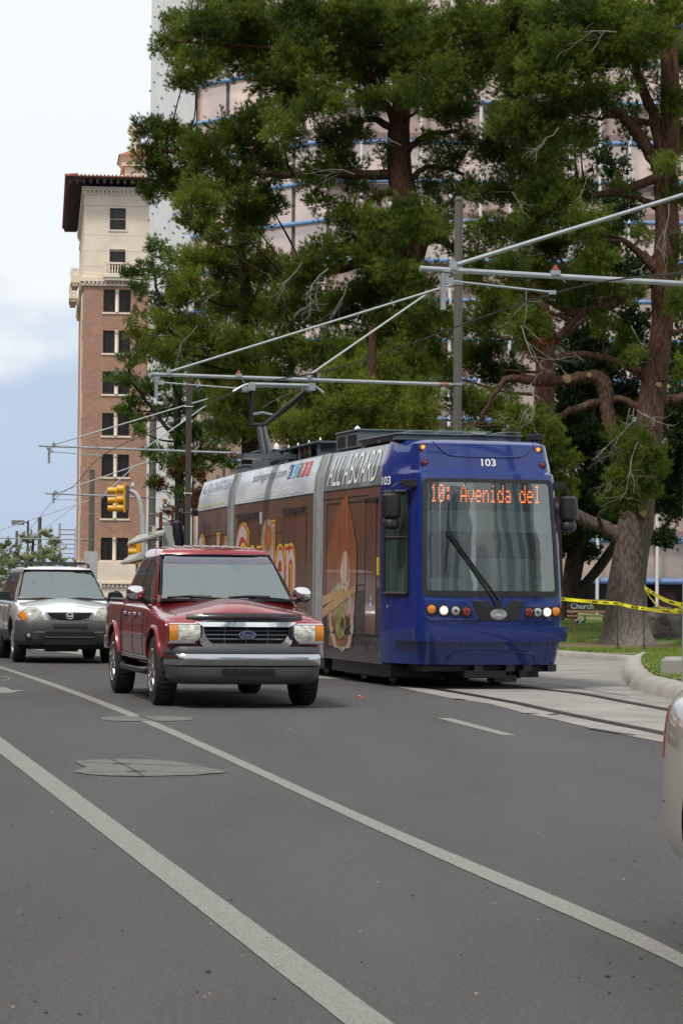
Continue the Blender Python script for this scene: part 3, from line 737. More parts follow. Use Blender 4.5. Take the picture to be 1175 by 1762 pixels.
BLUE = mat('blue_tube', (0.15, 0.28, 0.50), rough=.4, var=.15, vscale=2)
WHITEP = mat('white_steel', (0.66, 0.66, 0.66), rough=.45, var=.05)
PINK = mat('pink_panel', (0.44, 0.325, 0.28), rough=.75, var=.10, vscale=.35, bump=.1, bscale=20)
PGLASS = mat('pink_mirror_glass', (0.82, 0.63, 0.51), rough=.16, metal=.6, col2=(0.58, 0.47, 0.45), c2lo=.42, c2hi=.6, vscale=.22, stretch=(1, 1, 1.8))
DARKG = mat('shaded_glass', (0.012, 0.011, 0.013), rough=.15, var=.5, vscale=.5)
WALLW = mat('white_precast', (0.70, 0.71, 0.70), rough=.8, var=.05, vscale=.6)
def office_tower():
    P0 = Vector(((1400 - 587.5) / 4800 * 125, 125, 0)); P1 = Vector(((560 - 587.5) / 4800 * 125, 125, 0))
    P2 = Vector((P1.x - .69 * 9.2, 125 + .72 * 9.2, 0)); P3 = Vector((P2.x - .145 * 21.4, P2.y + .99 * 21.4, 0))
    t = empty('office_tower', tuple(P1), 0, 'pink glass office tower with blue tube bands and white finned flank behind the pines', 'building')
    ys = [1064, 997, 926.5] + [926.5 - 68.4 * k for k in range(1, 17)]
    zs = [EYE + (1006.3 - y) / 38.4 for y in ys]; top = zs[-1] + 3
    def seg(A, B_, nm):
        """returns mapper along A->B: s metres, outward offset"""
        d = (B_ - A); Ln = d.length; d.normalize(); n_ = Vector((d.y, -d.x, 0))
        if n_.y > 0: n_ = -n_
        if nm == 'side': n_ = Vector((-d.y, d.x, 0)); n_ = n_ if n_.x < 0 else -n_
        return lambda s, o_, z: (A - P1) + d * s + n_ * o_ + Vector((0, 0, z)), Ln
    for key, A, B_ in (('front', P1, P0), ('chamfer', P2, P1)):
        mp, Ln = seg(A, B_, key)
        for i in range(len(zs)):
            z0 = zs[i]; z1 = zs[i + 1] if i + 1 < len(zs) else top
            b = MB(); glassy = (i % 2 == 1) if key == 'front' else True
            if key == 'chamfer': glassy = True
            if i == 0 : 
                b.quad(mp(0, -2.2, z0 - .3), mp(Ln, -2.2, z0 - .3), mp(Ln, -2.2, z1), mp(0, -2.2, z1)); b.build('recessed_window', DARKG, t, smooth=0); b = MB(); b.quad(mp(0, -2.2, z1 - .001), mp(Ln, -2.2, z1 - .001), mp(Ln, 0, z1 - .001), mp(0, 0, z1 - .001))
                for k in range(5): x = Ln * (.1 + .2 * k); b.hexa([mp(x - .5, -1.6, z0 - 1), mp(x + .5, -1.6, z0 - 1), mp(x + .5, -.8, z0 - 1), mp(x - .5, -.8, z0 - 1)], [mp(x - .5, -1.6, z1 - .01), mp(x + .5, -1.6, z1 - .01), mp(x + .5, -.8, z1 - .01), mp(x - .5, -.8, z1 - .01)])
                b.build('ground_floor_pier', mat('brown_pier', (.13, .08, .065), rough=.8, var=.2), t, smooth=0)
            else:
                b.quad(mp(0, 0, z0), mp(Ln, 0, z0), mp(Ln, 0, z1), mp(0, 0, z1))
                if glassy: b.build('window_band', PGLASS, t, smooth=0)
                else:
                    b.m(1).hexa([mp(0, .002, z0 + .06), mp(Ln, .002, z0 + .06), mp(Ln, .05, z0 + .06), mp(0, .05, z0 + .06)], [mp(0, .002, z0 + .42), mp(Ln, .002, z0 + .42), mp(Ln, .05, z0 + .42), mp(0, .05, z0 + .42)])
                    b.m(1).hexa([mp(0, .002, z1 - .36), mp(Ln, .002, z1 - .36), mp(Ln, .04, z1 - .36), mp(0, .04, z1 - .36)], [mp(0, .002, z1 - .1), mp(Ln, .002, z1 - .1), mp(Ln, .04, z1 - .1), mp(0, .04, z1 - .1)])
                    b.build('spandrel_panel', [PINK, mat('mauve_trim', (.245, .165, .16), rough=.7, var=.1)], t, smooth=0)
            if i < 18:
                r_ = .10 if i > 2 else .14
                b = MB(); b.tube([mp(Ln * .3 if i < 6 and key == 'chamfer' else -.1, .22, z0), mp(Ln, .22, z0)], r_, 10); b.build('blue_rail', BLUE, t)
        if key == 'chamfer':
            for k in range(5):
                s_ = Ln * k / 4; b = MB(); z0 = zs[1]; z1 = top; b.hexa([mp(s_ - .07, .002, z0), mp(s_ + .07, .002, z0), mp(s_ + .07, .06, z0), mp(s_ - .07, .06, z0)], [mp(s_ - .07, .002, z1), mp(s_ + .07, .002, z1), mp(s_ + .07, .06, z1), mp(s_ - .07, .06, z1)])
                b.build('mullion', mat('brown_mullion', (.10, .085, .08), rough=.5), t, smooth=0)
        if key == 'front':
            for k in range(-2, 12):
                x = (719 + 51.2 * k - 560) / 4800 * 125 
                if x < .2: continue
                b = MB(); b.tube([mp(x, .48, zs[0] - (.5 if k == 8 else .1)), mp(x, .48, top)], .075, 8); 
                for z in zs: b.tube([mp(x, .22, z), mp(x, .48, z)], .03, 5)
                b.build('white_mast', WHITEP, t)
            b = MB(); b.hexa([mp(0, 0, -.5), mp(Ln, 0, -.5), mp(Ln, .3, -.5), mp(0, .3, -.5)], [mp(0, 0, zs[0] - .2), mp(Ln, 0, zs[0] - .2), mp(Ln, .3, zs[0] - .2), mp(0, .3, zs[0] - .2)])
            b.build('plinth', mat('plinth_stone', (.2, .11, .09), rough=.9, var=.2), t, smooth=0)
    mp, Ln = seg(P2, P3, 'side')
    b = MB(); b.quad(mp(0, 0, -.5), mp(Ln, 0, -.5), mp(Ln, 0, top), mp(0, 0, top)); n = 16
    for k in range(n + 1):
        s_ = Ln * k / n; w = .22
        b.hexa([mp(s_ - w, .002, 0), mp(s_ + w, .002, 0), mp(s_ + w, .5, 0), mp(s_ - w, .5, 0)], [mp(s_ - w, .002, top), mp(s_ + w, .002, top), mp(s_ + w, .5, top), mp(s_ - w, .5, top)])
    b.build('finned_wall', WALLW, t, smooth=0)
    b = MB()
    for k in range(0, n + 1, 2):
        for z in zs[7:]: c = mp(Ln * k / n, .5, z); b.tube([c + Vector((.02, 0, 0)), c + Vector((-.10, -.03, 0))], .07, 6)
    b.build('fin_bolt', BLUE, t)
    b = MB(); b.hexa([P2 - P1 + Vector((.1, .2, -.5)), P1 - P1 + Vector((.1, .3, -.5)), P0 - P1 + Vector((0, .3, -.5)), P3 - P1 + Vector((.5, 0, -.5))], [P2 - P1 + Vector((.1, .2, top)), P1 - P1 + Vector((.1, .3, top)), P0 - P1 + Vector((0, .3, top)), P3 - P1 + Vector((.5, 0, top))])
    b2 = MB(); b2.hexa([P3 - P1 + Vector((.05, .02, -.5)), P3 - P1 + Vector((20, .02, -.5)), P0 - P1 + Vector((0, 25, -.5)), P3 - P1 + Vector((.5, 4, -.5))], [P3 - P1 + Vector((.05, .02, top)), P3 - P1 + Vector((20, .02, top)), P0 - P1 + Vector((0, 25, top)), P3 - P1 + Vector((.5, 4, top))])
    b2.quad(mp(0, 0, top), mp(Ln, 0, top), P0 - P1 + Vector((0, .3, top)), P1 - P1 + Vector((0, .1, top)))
    b2.build('rear_wall_and_roof', WALLW, t, smooth=0)
office_tower()
# low pale building seen between tower and tram
def low_block():
    F_ = Frame((262 - 587.5) / 4800 * 185, 185, 6); t = frame_root('low_pale_building', F_, 'low pale plastered building with a flat parapet seen beyond the tram stop', 'building')
    q = lambda x, y: F_.on(x, y, 1, 0)
    b = MB(); x0, x1 = q(284, 950).x, q(345, 950).x; zt = q(300, 884).z
    wn = [(x0 + .5, x0 + 1.2, .9, 2.4), (x0 + 1.6, x0 + 2.2, .9, 2.4)]; holed(b, x0, x1, -.5, zt, wn, .2)
    b.quad((x0, 0, -.5), (x0, 0, zt), (x0, 9, zt), (x0, 9, -.5)); b.quad((x0, 0, zt), (x1, 0, zt), (x1, 9, zt), (x0, 9, zt)); b.quad((x1, 0, -.5), (x1, 9, -.5), (x1, 9, zt), (x1, 0, zt))
    b.build('wall', mat('pale_plaster', (.62, .60, .56), rough=.9, var=.08), t, smooth=0)
    b = MB(); b.box(x0 - .1, x1 + .1, -.12, 9.1, zt, zt + .25); b.build('parapet', LIME, t, smooth=0)
    for a, c, e, f in wn: b = MB(); b.box(a, c, .15, .2, e, f); b.build('window', WPANE, t, smooth=0)
low_block()
def added_street_walls():
    # unseen buildings beside and behind the camera, added for paint and glass to reflect
    R = mat('street_brick', (.20, .085, .055), rough=.9, var=.25, vscale=.4); Wd = mat('street_window', (.03, .035, .04), rough=.1)
    Pl = mat('street_plaster', (.80, .80, .79), rough=.8, var=.1, vscale=.3); Bl = mat('street_blue_glass', (.22, .31, .38), rough=.15, metal=.5)
    b = MB()
    for y0, y1, x, h in ((-30, 12, -17, 10), (14, 60, -19, 13), (62, 110, -24, 11), (112, 170, -31, 14)):
        b.m(0).box(x - 14, x, y0, y1, 0, h)
        k = y0 + 1.5
        while k < y1 - 2:
            z = 1
            while z < h - 2: b.m(1).box(x + .001, x + .06, k, k + 1.6, z, z + 1.9); z += 3.4
            k += 3.2
    tag(b.build('added_street_buildings', [R, Wd], smooth=0), kind='structure')
    b = MB()
    for x0, x1, y, h in ((14, 26, -34, 42), (29, 37, -30, 30), (40, 60, -20, 46), (-14, 8, -45, 26), (-40, -18, -40, 34)):
        b.m(0).box(x0, x1, y - 12, y, 0, h)
        k = x0 + 1.2
        rk = random.Random(int(x0 * 7 + h))
        while k < x1 - 3: w_ = rk.uniform(.6, 2.6); b.m(1).box(k, k + w_, y + .001, y + .12, 3, h - 1.5); k += w_ + rk.uniform(1.2, 5.5)
    tag(b.build('added_street_towers', [Pl, Bl], smooth=0), kind='structure')
added_street_walls()
def scaffold():
    F_ = Frame((100 - 587.5) / 4800 * 260, 260, 6); t = frame_root('scaffold_tower', F_, 'open steel scaffold tower with many level bars beside the brick tower', 'scaffold')
    q = lambda x, y: F_.on(x, y, 1, 0); G = mat('galv_far', (.38, .38, .4), rough=.5)
    x0, x1 = q(102, 940).x, q(130, 940).x
    for x, yp, y in ((x0, 900, 0), (x1 - 1.4, 901, 0), (x1, 905, 2.5), (x0, 905, 2.5)):
        b = MB(); b.tube([(x, y, -1), (x, y, q(110, yp).z)], .06, 6); b.build('post', G, t)
    for k in range(9):
        z = q(110, 911 + 8.2 * k).z; b = MB(); b.tube([(x0, 0, z), (x1, 0, z)], .05, 5); b.tube([(x0, 2.5, z), (x1, 2.5, z)], .04, 5); b.build('rail', G, t)
scaffold()
# ================================================================== STREETCAR
NAVY = mat('navy_paint', (0.005, 0.024, 0.175), rough=.3, coat=1.0, var=.12, vscale=1.5, spec=.3)
BLACKP = mat('black_plastic', (0.012, 0.012, 0.013), rough=.45, bump=.1, bscale=60)
RUBBER = mat('rubber', (0.015, 0.015, 0.015), rough=.8, bump=.2, bscale=80)
BROWN = mat('brown_wrap', (0.17, 0.082, 0.050), rough=.32, coat=.5, col2=(0.10, 0.052, 0.036), c2lo=.4, c2hi=.65, vscale=.9, stretch=(1, 1.2, .5))
DBROWN = mat('door_wrap', (0.125, 0.06, 0.038), rough=.3, coat=.5, var=.3, vscale=.9)
SILVER = mat('silver_wrap', (0.74, 0.78, 0.84), rough=.35, coat=.3, col2=(0.52, 0.57, 0.65), c2lo=.42, c2hi=.62, vscale=1.2, stretch=(1, .5, 2))
SLATE = mat('slate_wrap', (0.17, 0.205, 0.235), rough=.3, coat=.5, col2=(0.33, 0.36, 0.40), c2lo=.45, c2hi=.68, vscale=1.3)
ROOFG = mat('roof_grey', (0.10, 0.115, 0.125), rough=.55, var=.2, vscale=3)
STEELB = mat('grey_box_steel', (0.10, 0.125, 0.14), rough=.45, var=.15, vscale=2)
GALV = mat('galvanised', (0.40, 0.43, 0.45), rough=.38, metal=.55, var=.12, vscale=6)
CHROME = mat('chrome', (0.85, 0.86, 0.88), rough=.06, metal=1.0)
DSTEEL = mat('dark_steel', (0.05, 0.052, 0.056), rough=.4, metal=.6)
WHITEL = mat('white_lettering', (0.82, 0.83, 0.84), rough=.5)
REDL = mat('red_insulator', (0.28, 0.02, 0.018), rough=.35)
AMBER = mat('amber_lens', (0.75, 0.25, 0.02), rough=.15, coat=1)
REDLENS = mat('red_lens', (0.16, 0.008, 0.012), rough=.15, coat=1)
CLEARL = mat('clear_lens', (0.5, 0.52, 0.52), rough=.1, metal=.6, var=.4, vscale=60)
LAMPON = mat('lit_headlamp', (1, .95, .85), emit=(1, .90, .72), estr=2.2)
LAMPRIM = mat('lit_headlamp_bowl', (.7, .66, .6), rough=.2, metal=.4, emit=(1, .85, .62), estr=.35)
AMBERON = mat('lit_amber_lamp', (1, .3, .02), emit=(1, .28, .02), estr=2.2)
LED = mat('led_dots', (1, .2, .02), emit=(1, .20, .03), estr=1.9)
BELLOW = mat('bellow_rubber', (0.27, 0.275, 0.27), rough=.6, var=.2, vscale=5)
YEL = mat('sign_yellow', (0.75, 0.50, 0.03), rough=.4); REDW = mat('sign_red', (0.50, 0.03, 0.02), rough=.4); CREAMW = mat('cream_letter', (0.55, 0.46, 0.42), rough=.4, var=.08)
def hw(z):   # half width of the side wall at height z
    return interp(z, [(0.3, 1.20), (0.7, 1.23), (2.80, 1.23), (3.07, 1.205), (3.40, 1.10)])[0]
CZ = [(0.34, .97, .16), (0.6, 1.00, .07), (.85, 1.02, .03), (1.25, 1.02, .03), (2.0, 1.0, .11), (2.85, .968, .24), (2.95, .965, .27), (2.99, .94, .36), (3.36, .915, .47), (3.41, .86, .56)]
def nose_front(u, z, off=0.0):
    c, f = interp(z, CZ); a = abs(u)
    return Vector((u * c, f + .07 * a ** 2 + (.06 * ((a - .9) / .1) ** 2 if a > .9 else 0) - off, z))
def nose_side(t, z, off=0.0):     # t 0 at the front corner, 1 where the straight wall begins (left = negative x)
    c, f = interp(z, CZ); x = c + (hw(z) - c) * (1 - (1 - t) ** 1.5); y = f + .13 + (1.35 - f - .13) * t
    return Vector((-x - off, y, z))
def tram():
    T = TRAM; root = frame_root('streetcar', T, 'long articulated streetcar with a blue cab and brown restaurant advertising wrap, running on the rails', 'streetcar')
    us = [0, .15, .3, .45, .6, .7, .8, .86, .92, .96, 1.0]; ts = [.02, .06, .12, .22, .35, .5, .65, .8, .9, 1.0]
    zr = [.34, .42, .6, .72, .85, .98, 1.1, 1.25, 1.30, 1.5, 1.75, 2.0, 2.25, 2.5, 2.7, 2.85, 2.92, 2.95, 2.99, 3.1, 3.2, 3.36, 3.41]
    def shell(opening=True):
        P = []
        for z in zr:
            row = [nose_front(u, z) for u in us] + [Vector((-nose_side(t, z).x, nose_side(t, z).y, z)) for t in ts]
            P.append([Vector((-p.x, p.y, p.z)) for p in reversed(row)][:-1] + row)
        n = len(P[0]); b = MB(); b.add([p for r in P for p in r], [])
        nt_ = len(ts) + len(us) - 1
        for i in range(len(zr) - 1):
            for j in range(n - 1):
                if opening and zr[i] >= 1.299 and zr[i + 1] <= 2.851:
                    a, c = abs(j - nt_), abs(j + 1 - nt_)
                    if max(a, c) <= 8: continue
                b.f.append((i * n + j, i * n + j + 1, (i + 1) * n + j + 1, (i + 1) * n + j)); b.mi.append(0)
        b.f.append(tuple((len(zr) - 1) * n + j for j in range(n))); b.mi.append(0)
        return b
    shell().build('cab_shell', NAVY, root, smooth=38)
    # lower apron panels: bumper, skirt outline
    def ringband(z0, z1, o0, o1, tmax=.85, wrap=True):
        P = []
        for z, o_ in ((z0, 0), (z0, o0), ((z0 + z1) / 2, max(o0, o1) + .01), (z1, o1), (z1, 0)):
            row = [nose_front(u, z, o_) + Vector((o_ * max(0, u - .9) * 8, 0, 0)) for u in us] + [Vector((-nose_side(t, z).x + o_ * .8, nose_side(t, z).y, z)) for t in ts if t <= tmax]
            P.append([Vector((-p.x, p.y, p.z)) for p in reversed(row)][:-1] + row)
        return MB().grid(P)
    ringband(.655, .862, .085, .085, .52).build('bumper', NAVY, root, smooth=30)
    # skirt relief: an arched bead below the bumper
    b = MB(); pts = []
    for x, z in ((-.62, .36), (-.60, .44), (-.52, .50), (-.4, .515), (0, .52), (.4, .515), (.58, .50), (.66, .43), (.68, .36)): pts.append(nose_front(x / 1.0, z, .012))
    b.tube(smooth_path(pts, 4), .014, 6)
    for x in (-.78, .82): b.tube([nose_front(x, .36, .004), nose_front(x, .64, .004)], .008, 5)
    for x in (-.42, .55): b.lathe([(.012, -.01), (.012, 0.008), (0, .01)], tuple(nose_front(x, .6, .012)), 'Y', 8)
    b.build('skirt_moulding', NAVY, root)
    # windscreen frame and glass
    def frame_band(u0, u1, z0, z1, wi, off):
        rings = []
        outer = rrect(-u1, u1, z0, z1, .07, 5); inner = rrect(-u1 + wi[0], u1 - wi[0], z0 + wi[1], z1 - wi[2], .05, 5)
        b = MB(); n = len(outer)
        def sub(poly, k=6):
            o_ = []
            for i in range(len(poly)):
                a, c = poly[i], poly[(i + 1) % len(poly)]; m_ = k if math.hypot(a[0] - c[0], a[1] - c[1]) > .3 else 1
                for q in range(m_): o_.append((a[0] + (c[0] - a[0]) * q / m_, a[1] + (c[1] - a[1]) * q / m_))
            return o_
        outer, inner = sub(outer), sub(inner)
        P = [[nose_front(u, z, -.03) for u, z in outer], [nose_front(u, z, off) for u, z in outer], [nose_front(u, z, off) for u, z in inner], [nose_front(u, z, -.05) for u, z in inner]]
        P = [r + [r[0]] for r in P]; return b.grid(P)
    frame_band(0, .955, 1.27, 2.875, (.055, .075, .05), .014).build('windscreen_frame', BLACKP, root, smooth=40)
    g = MB(); g.grid([[nose_front(-.93 + 1.86 * i / 16, 1.3 + 1.56 * j / 12, .003) for i in range(17)] for j in range(13)])
    g.build('windscreen', glass_mat('windscreen_glass', (.93, .99, .98), .64), root, smooth=80)
    # cab interior
    teal = mat('cab_teal', (0.60, 0.78, 0.75), rough=.5, var=.08); dark = mat('cab_dark', (0.018, 0.022, 0.022), rough=.8, var=.3)
    b = MB(); b.box(-.95, .95, .34, .38, 1.30, 1.52); b.box(-.95, .95, .38, .95, 1.22, 1.50); b.build('dashboard', teal, root, bevel=.02)
    b = MB(); b.prism(rrect(-.30, .80, 1.50, 1.79, .09), .62, .95, 'Y')
    for x in (-.05, .3, .62): b.lathe([(.012, 0), (.012, -.02)], (x, .615, 1.56), 'Y', 8)
    b.build('instrument_console', teal, root, smooth=40)
    b = MB(); b.prism(rrect(-.88, .90, 2.15, 2.44, .02), .36, .385, 'Y'); b.build('sun_blind', teal, root, smooth=0)
    b = MB(); b.box(-.93, .93, .34, .50, 2.46, 2.84); b.build('destination_sign_box', dark, root)
    b = MB(); b.box(-1.1, 1.1, 1.9, 1.95, .9, 2.95); b.box(-.95, .95, .3, 1.95, .85, .88); b.box(-1.0, 1.0, .52, 1.95, 2.9, 2.93); b.build('cab_bulkhead', mat('bulkhead', (.035, .06, .055), rough=.6, var=.3, vscale=2), root)
    b = MB(); b.box(-1.0, -.55, 1.84, 1.89, 1.4, 2.5); b.box(.35, .95, 1.84, 1.89, 1.5, 2.6); b.build('bulkhead_window', mat('bulkhead_glass', (.16, .22, .2), rough=.3, var=.3, vscale=2), root)
    b = MB(); b.tube([(.83, .5, 1.35), (.85, .55, 2.4)], .035, 8); b.build('cab_post', mat('post_beige', (.4, .37, .3), rough=.5), root)
    b = MB(); b.tube([(-.80, .47, 1.5), (-.80, .47, 1.68)], .06, 8); b.tube([(-.80, .47, 1.68), (-.76, .47, 1.74)], [.07, .05], 8); b.build('cab_radio', mat('grey_case', (.3, .33, .33), rough=.5), root)
    # LED destination text in dots
    G5 = {'1': ['00100', '01100', '00100', '00100', '00100', '00100', '01110'], '0': ['01110', '10001', '10011', '10101', '11001', '10001', '01110'], ':': ['00000', '01100', '01100', '00000', '01100', '01100', '00000'],
          'A': ['00100', '01010', '10001', '10001', '11111', '10001', '10001'], 'v': ['00000', '00000', '10001', '10001', '10001', '01010', '00100'], 'e': ['00000', '00000', '01110', '10001', '11111', '10000', '01110'],
          'n': ['00000', '00000', '10110', '11001', '10001', '10001', '10001'], 'i': ['00100', '00000', '01100', '00100', '00100', '00100', '01110'], 'd': ['00001', '00001', '01101', '10011', '10001', '10001', '01111'],
          'a': ['00000', '00000', '01110', '00001', '01111', '10001', '01111'], 'l': ['01100', '00100', '00100', '00100', '00100', '00100', '01110'], ' ': ['00000'] * 7}
    txt = '10: Avenida del'; b = MB(); x0 = T.on(741, 850, 1, .33).x; x1 = T.on(929, 850, 1, .33).x; ztop = T.on(835, 834, 1, .33).z; zbt = T.on(835, 865, 1, .33).z
    ncol = len(txt) * 6 - 1; dx = (x1 - x0) / ncol; dz = (ztop - zbt) / 7
    for k, ch in enumerate(txt):
        for r_, row in enumerate(G5[ch]):
            for c_, v in enumerate(row):
                if v == '1': b.cbox((x0 + (k * 6 + c_ + .5) * dx, .333, ztop - (r_ + .5) * dz), (dx * .72, .006, dz * .66))
    sg = b.build('destination_text', LED, root, smooth=0)
    # lamp pods, centre panel, badge
    def pod(poly, nm, material, off):
        b = MB(); P = [nose_front(x / 1.02, z, off) for x, z in poly]; Q = [nose_front(x / 1.02, z, -.01) for x, z in poly]; n = len(P)
        b.add(P + Q, [tuple(range(n))] + [(i, (i + 1) % n, (i + 1) % n + n, i + n) for i in range(n)]); return b.build(nm, material, root, smooth=0, bevel=.01)
    fx = lambda px, py: T.on(px, py, 1, .05)
    def pz(pl): return [(fx(a, c).x, fx(a, c).z) for a, c in pl]
    b = MB(); pl = pz([(812, 1033), (905, 1033), (893, 1069), (818, 1069)])
    pod(pl, 'centre_panel', mat('gloss_black', (.008, .008, .010), rough=.12, coat=1), .008)
    zz = lambda a, c: (a / 3.264 + 640, c / 3.264 + 720)
    pod(pz([zz(292, 1010), zz(525, 1022), zz(558, 1055), zz(588, 1136), zz(325, 1136), zz(292, 1112)]), 'headlight_panel', NAVY, .03)
    pod(pz([zz(822, 1136), zz(848, 1045), zz(870, 1036), zz(1062, 1028), zz(1068, 1140), zz(1000, 1140)]), 'headlight_panel', NAVY, .03)
    def lamp(cx, cz, kind):
        c = nose_front(cx / 1.02, cz, .035); r_ = .068
        h = MB(); h.lathe([(r_ + .012, .01), (r_ + .012, -.006), (r_, -.010), (r_ - .004, .006)], tuple(c), 'Y', 20)
        nm = {'on': 'headlight', 'clear': 'headlight', 'amber': 'turn_signal', 'red': 'marker_light'}[kind]
        ho = h.build(nm, BLACKP, root)
        l = MB(); l.lathe([(r_ - .004, .0), (r_ * .8, -.008), (r_ * .4, -.014), (0, -.016)], tuple(c), 'Y', 20); l.build('lens', {'on': LAMPRIM, 'clear': CLEARL, 'amber': AMBER, 'red': REDLENS}[kind], ho)
        if kind == 'on': k = MB(); k.lathe([(r_ * .66, -.010), (r_ * .5, -.019), (0, -.021)], tuple(c), 'Y', 16); k.build('bulb', LAMPON, ho)
        if kind == 'clear': k = MB(); k.lathe([(r_ * .35, -.012), (r_ * .3, -.024), (0, -.026)], tuple(c), 'Y', 10); k.build('bulb', mat('lamp_core', (.05, .05, .05), rough=.1), ho)
    for a, c, k in ((333, 1072, 'amber'), (400, 1078, 'on'), (464, 1080, 'clear'), (525, 1084, 'red'), (876, 1088, 'red'), (925, 1088, 'clear'), (980, 1088, 'on'), (1031, 1084, 'amber')):
        p = fx(*zz(a, c)); lamp(p.x, p.z, k)
    p = fx(*zz(704, 1100)); c = nose_front(p.x, p.z, .02); b = MB()
    b.prism(ell(c.x, c.z, .115, .072, 24), c.y - .006, c.y + .01, 'Y'); b.m(1); b.tube([(c.x + .1 * math.cos(a), c.y - .008, c.z + .058 * math.sin(a)) for a in [2 * math.pi * k / 24 for k in range(25)]], .0045, 5)
    b.tube([(c.x + .07 * math.cos(a), c.y - .009, c.z + .03 * math.sin(a)) for a in [2 * math.pi * k / 24 for k in range(25)]], .004, 5); b.tube([(c.x - .07, c.y - .009, c.z - .035), (c.x, c.y - .009, c.z - .048), (c.x + .07, c.y - .009, c.z - .035)], .003, 5)
    b.build('badge', [mat('badge_silver', (.62, .64, .64), rough=.3, metal=.5), mat('badge_ink', (.2, .22, .24), rough=.4)], root)
    # fascia lamps, number, scoop
    ff = lambda px, py: T.on(px, py, 1, .42)
    for a, c, m_ in (((290), 160, AMBERON), (298, 247, REDLENS), (945, 175, AMBERON), (957, 262, REDLENS)):
        p = ff(*zz(a, c)); cc = nose_front(p.x / .935, p.z, .006); h = MB(); h.lathe([(.062, .03), (.062, -.006), (.045, -.012), (.04, -.002)], tuple(cc), 'Y', 18); ho = h.build('marker_light', NAVY, root)
        l = MB(); l.lathe([(.046, -.002), (.03, -.014), (0, -.018)], tuple(cc), 'Y', 16); l.build('lens', REDLENS if m_ is REDLENS else AMBER, ho)
        if m_ is AMBERON: l = MB(); l.lathe([(.022, -.014), (.012, -.022), (0, -.024)], tuple(cc), 'Y', 12); l.build('bulb', AMBERON, ho)
    p0_, p1_ = ff(*zz(609, 268)), ff(*zz(690, 228))
    text_part('fleet_number', '103', lambda u, v: nose_front((p0_.x + (p1_.x - p0_.x) * u) / .94, p0_.z + (p1_.z - p0_.z) * v, .006), WHITEL, root, offset=.012)
    b = MB(); sc = [(-.80, 3.385), (-.70, 3.30), (-.58, 3.21), (-.4, 3.185), (0, 3.178), (.4, 3.185), (.6, 3.21), (.72, 3.30), (.82, 3.385)]
    b.tube([nose_front(x, z, .004) for x, z in smooth_path([(x, z, 0) for x, z in sc], 4) for x, z in [(x, z)]] if False else [nose_front(q.x, q.y, .004) for q in smooth_path([(x, z, 0) for x, z in sc], 4)], .012, 6)
    b.build('fascia_crease', NAVY, root)
    # wiper
    b = MB(); base = nose_front(.06, 1.17, .03); el_ = fx(*zz(440, 655)); el_ = nose_front(el_.x, el_.z + .02, .05)
    b.tube([base + Vector((-.02, 0, 0)), el_ + Vector((-.02, 0, 0))], .014, 6); b.tube([base + Vector((.05, 0, .02)), base * .55 + el_ * .45 + Vector((.03, -.02, 0)), el_ + Vector((.03, 0, -.01))], .012, 6)
    b.lathe([(.05, -.03), (.05, .03)], tuple(base), 'Y', 10); b.cbox(tuple(el_), (.07, .05, .07)); wp = b.build('wiper', BLACKP, root)
    ta, tb_ = fx(*zz(446, 466)), fx(*zz(419, 868)); b = MB()
    b.tube([nose_front(ta.x, ta.z, .02), nose_front(ta.x * .7 + tb_.x * .3, ta.z * .7 + tb_.z * .3, .03), el_ + Vector((0, .01, 0)), nose_front(ta.x * .3 + tb_.x * .7, ta.z * .3 + tb_.z * .7, .03), nose_front(tb_.x, tb_.z, .02)], [.008, .014, .02, .014, .008], 6); b.build('wiper_blade', RUBBER, wp)
    # cab side: window, lock, trim
    def side_q(px, py, y): return T.on(px, py, 1, y)
    b = MB(); n1, n2 = 8, 8; wt0, wt1, wz0, wz1 = .22, .82, 1.30, 2.70
    b.grid([[nose_side(wt0 + (wt1 - wt0) * i / n1, wz0 + (wz1 - wz0) * j / n2, .006) for i in range(n1 + 1)] for j in range(n2 + 1)])
    cw = b.build('cab_side_window', mat('green_side_glass', (.022, .05, .035), rough=.08, col2=(.05, .09, .065), c2lo=.4, c2hi=.6, vscale=1.5, stretch=(1, 3, .4)), root, smooth=60)
    b = MB(); loop = [(wt0, wz0), (wt1, wz0), (wt1, wz1), (wt0, wz1), (wt0, wz0)]
    for (t0, z0), (t1, z1) in zip(loop[:-1], loop[1:]): b.tube([nose_side(t0 + (t1 - t0) * k / 6, z0 + (z1 - z0) * k / 6, .012) for k in range(7)], .028, 6)
    b.tube([nose_side(wt0 + (wt1 - wt0) * k / 6, 2.07, .012) for k in range(7)], .016, 6); b.tube([nose_side(.52, 2.07, .012), nose_side(.52, 2.68, .012)], .014, 6)
    b.build('frame', BLACKP, cw)
    b = MB(); b.lathe([(.045, 0), (.04, .02), (0, .03)], tuple(nose_side(.5, 1.05, -.015)), 'X', 12); b.lathe([(.02, 0), (.0, .02)], tuple(nose_side(.75, 1.12, -.0)), 'X', 8); b.build('door_lock', CHROME, root)
    cn = nose_side(.80, 2.88); 
    text_part('fleet_number', '103', lambda u, v: nose_side(.93 - .28 * u, 2.80 + .12 * v, .012), WHITEL, root, offset=.012)
    # mirrors on brackets, both sides
    for sx in (-1, 1):
        base = nose_side(.12, 2.80); base = Vector((sx * (abs(base.x) - (.05 if sx > 0 else 0)), base.y, base.z)); k_ = .30 if sx < 0 else .22
        b = MB(); b.cbox((base.x + sx * .06, base.y - .05, base.z), (.20, .12, .10)); b.tube([base + Vector((sx * .06, -.05, 0)), base + Vector((sx * (k_ - .08), -.06, .0)), base + Vector((sx * k_, -.06, -.05)), base + Vector((sx * k_, -.06, -.2))], .015, 8)
        mo = b.build('mirror', BLACKP, root, bevel=.012); c = base + Vector((sx * (k_ + .02), -.05, -.32))
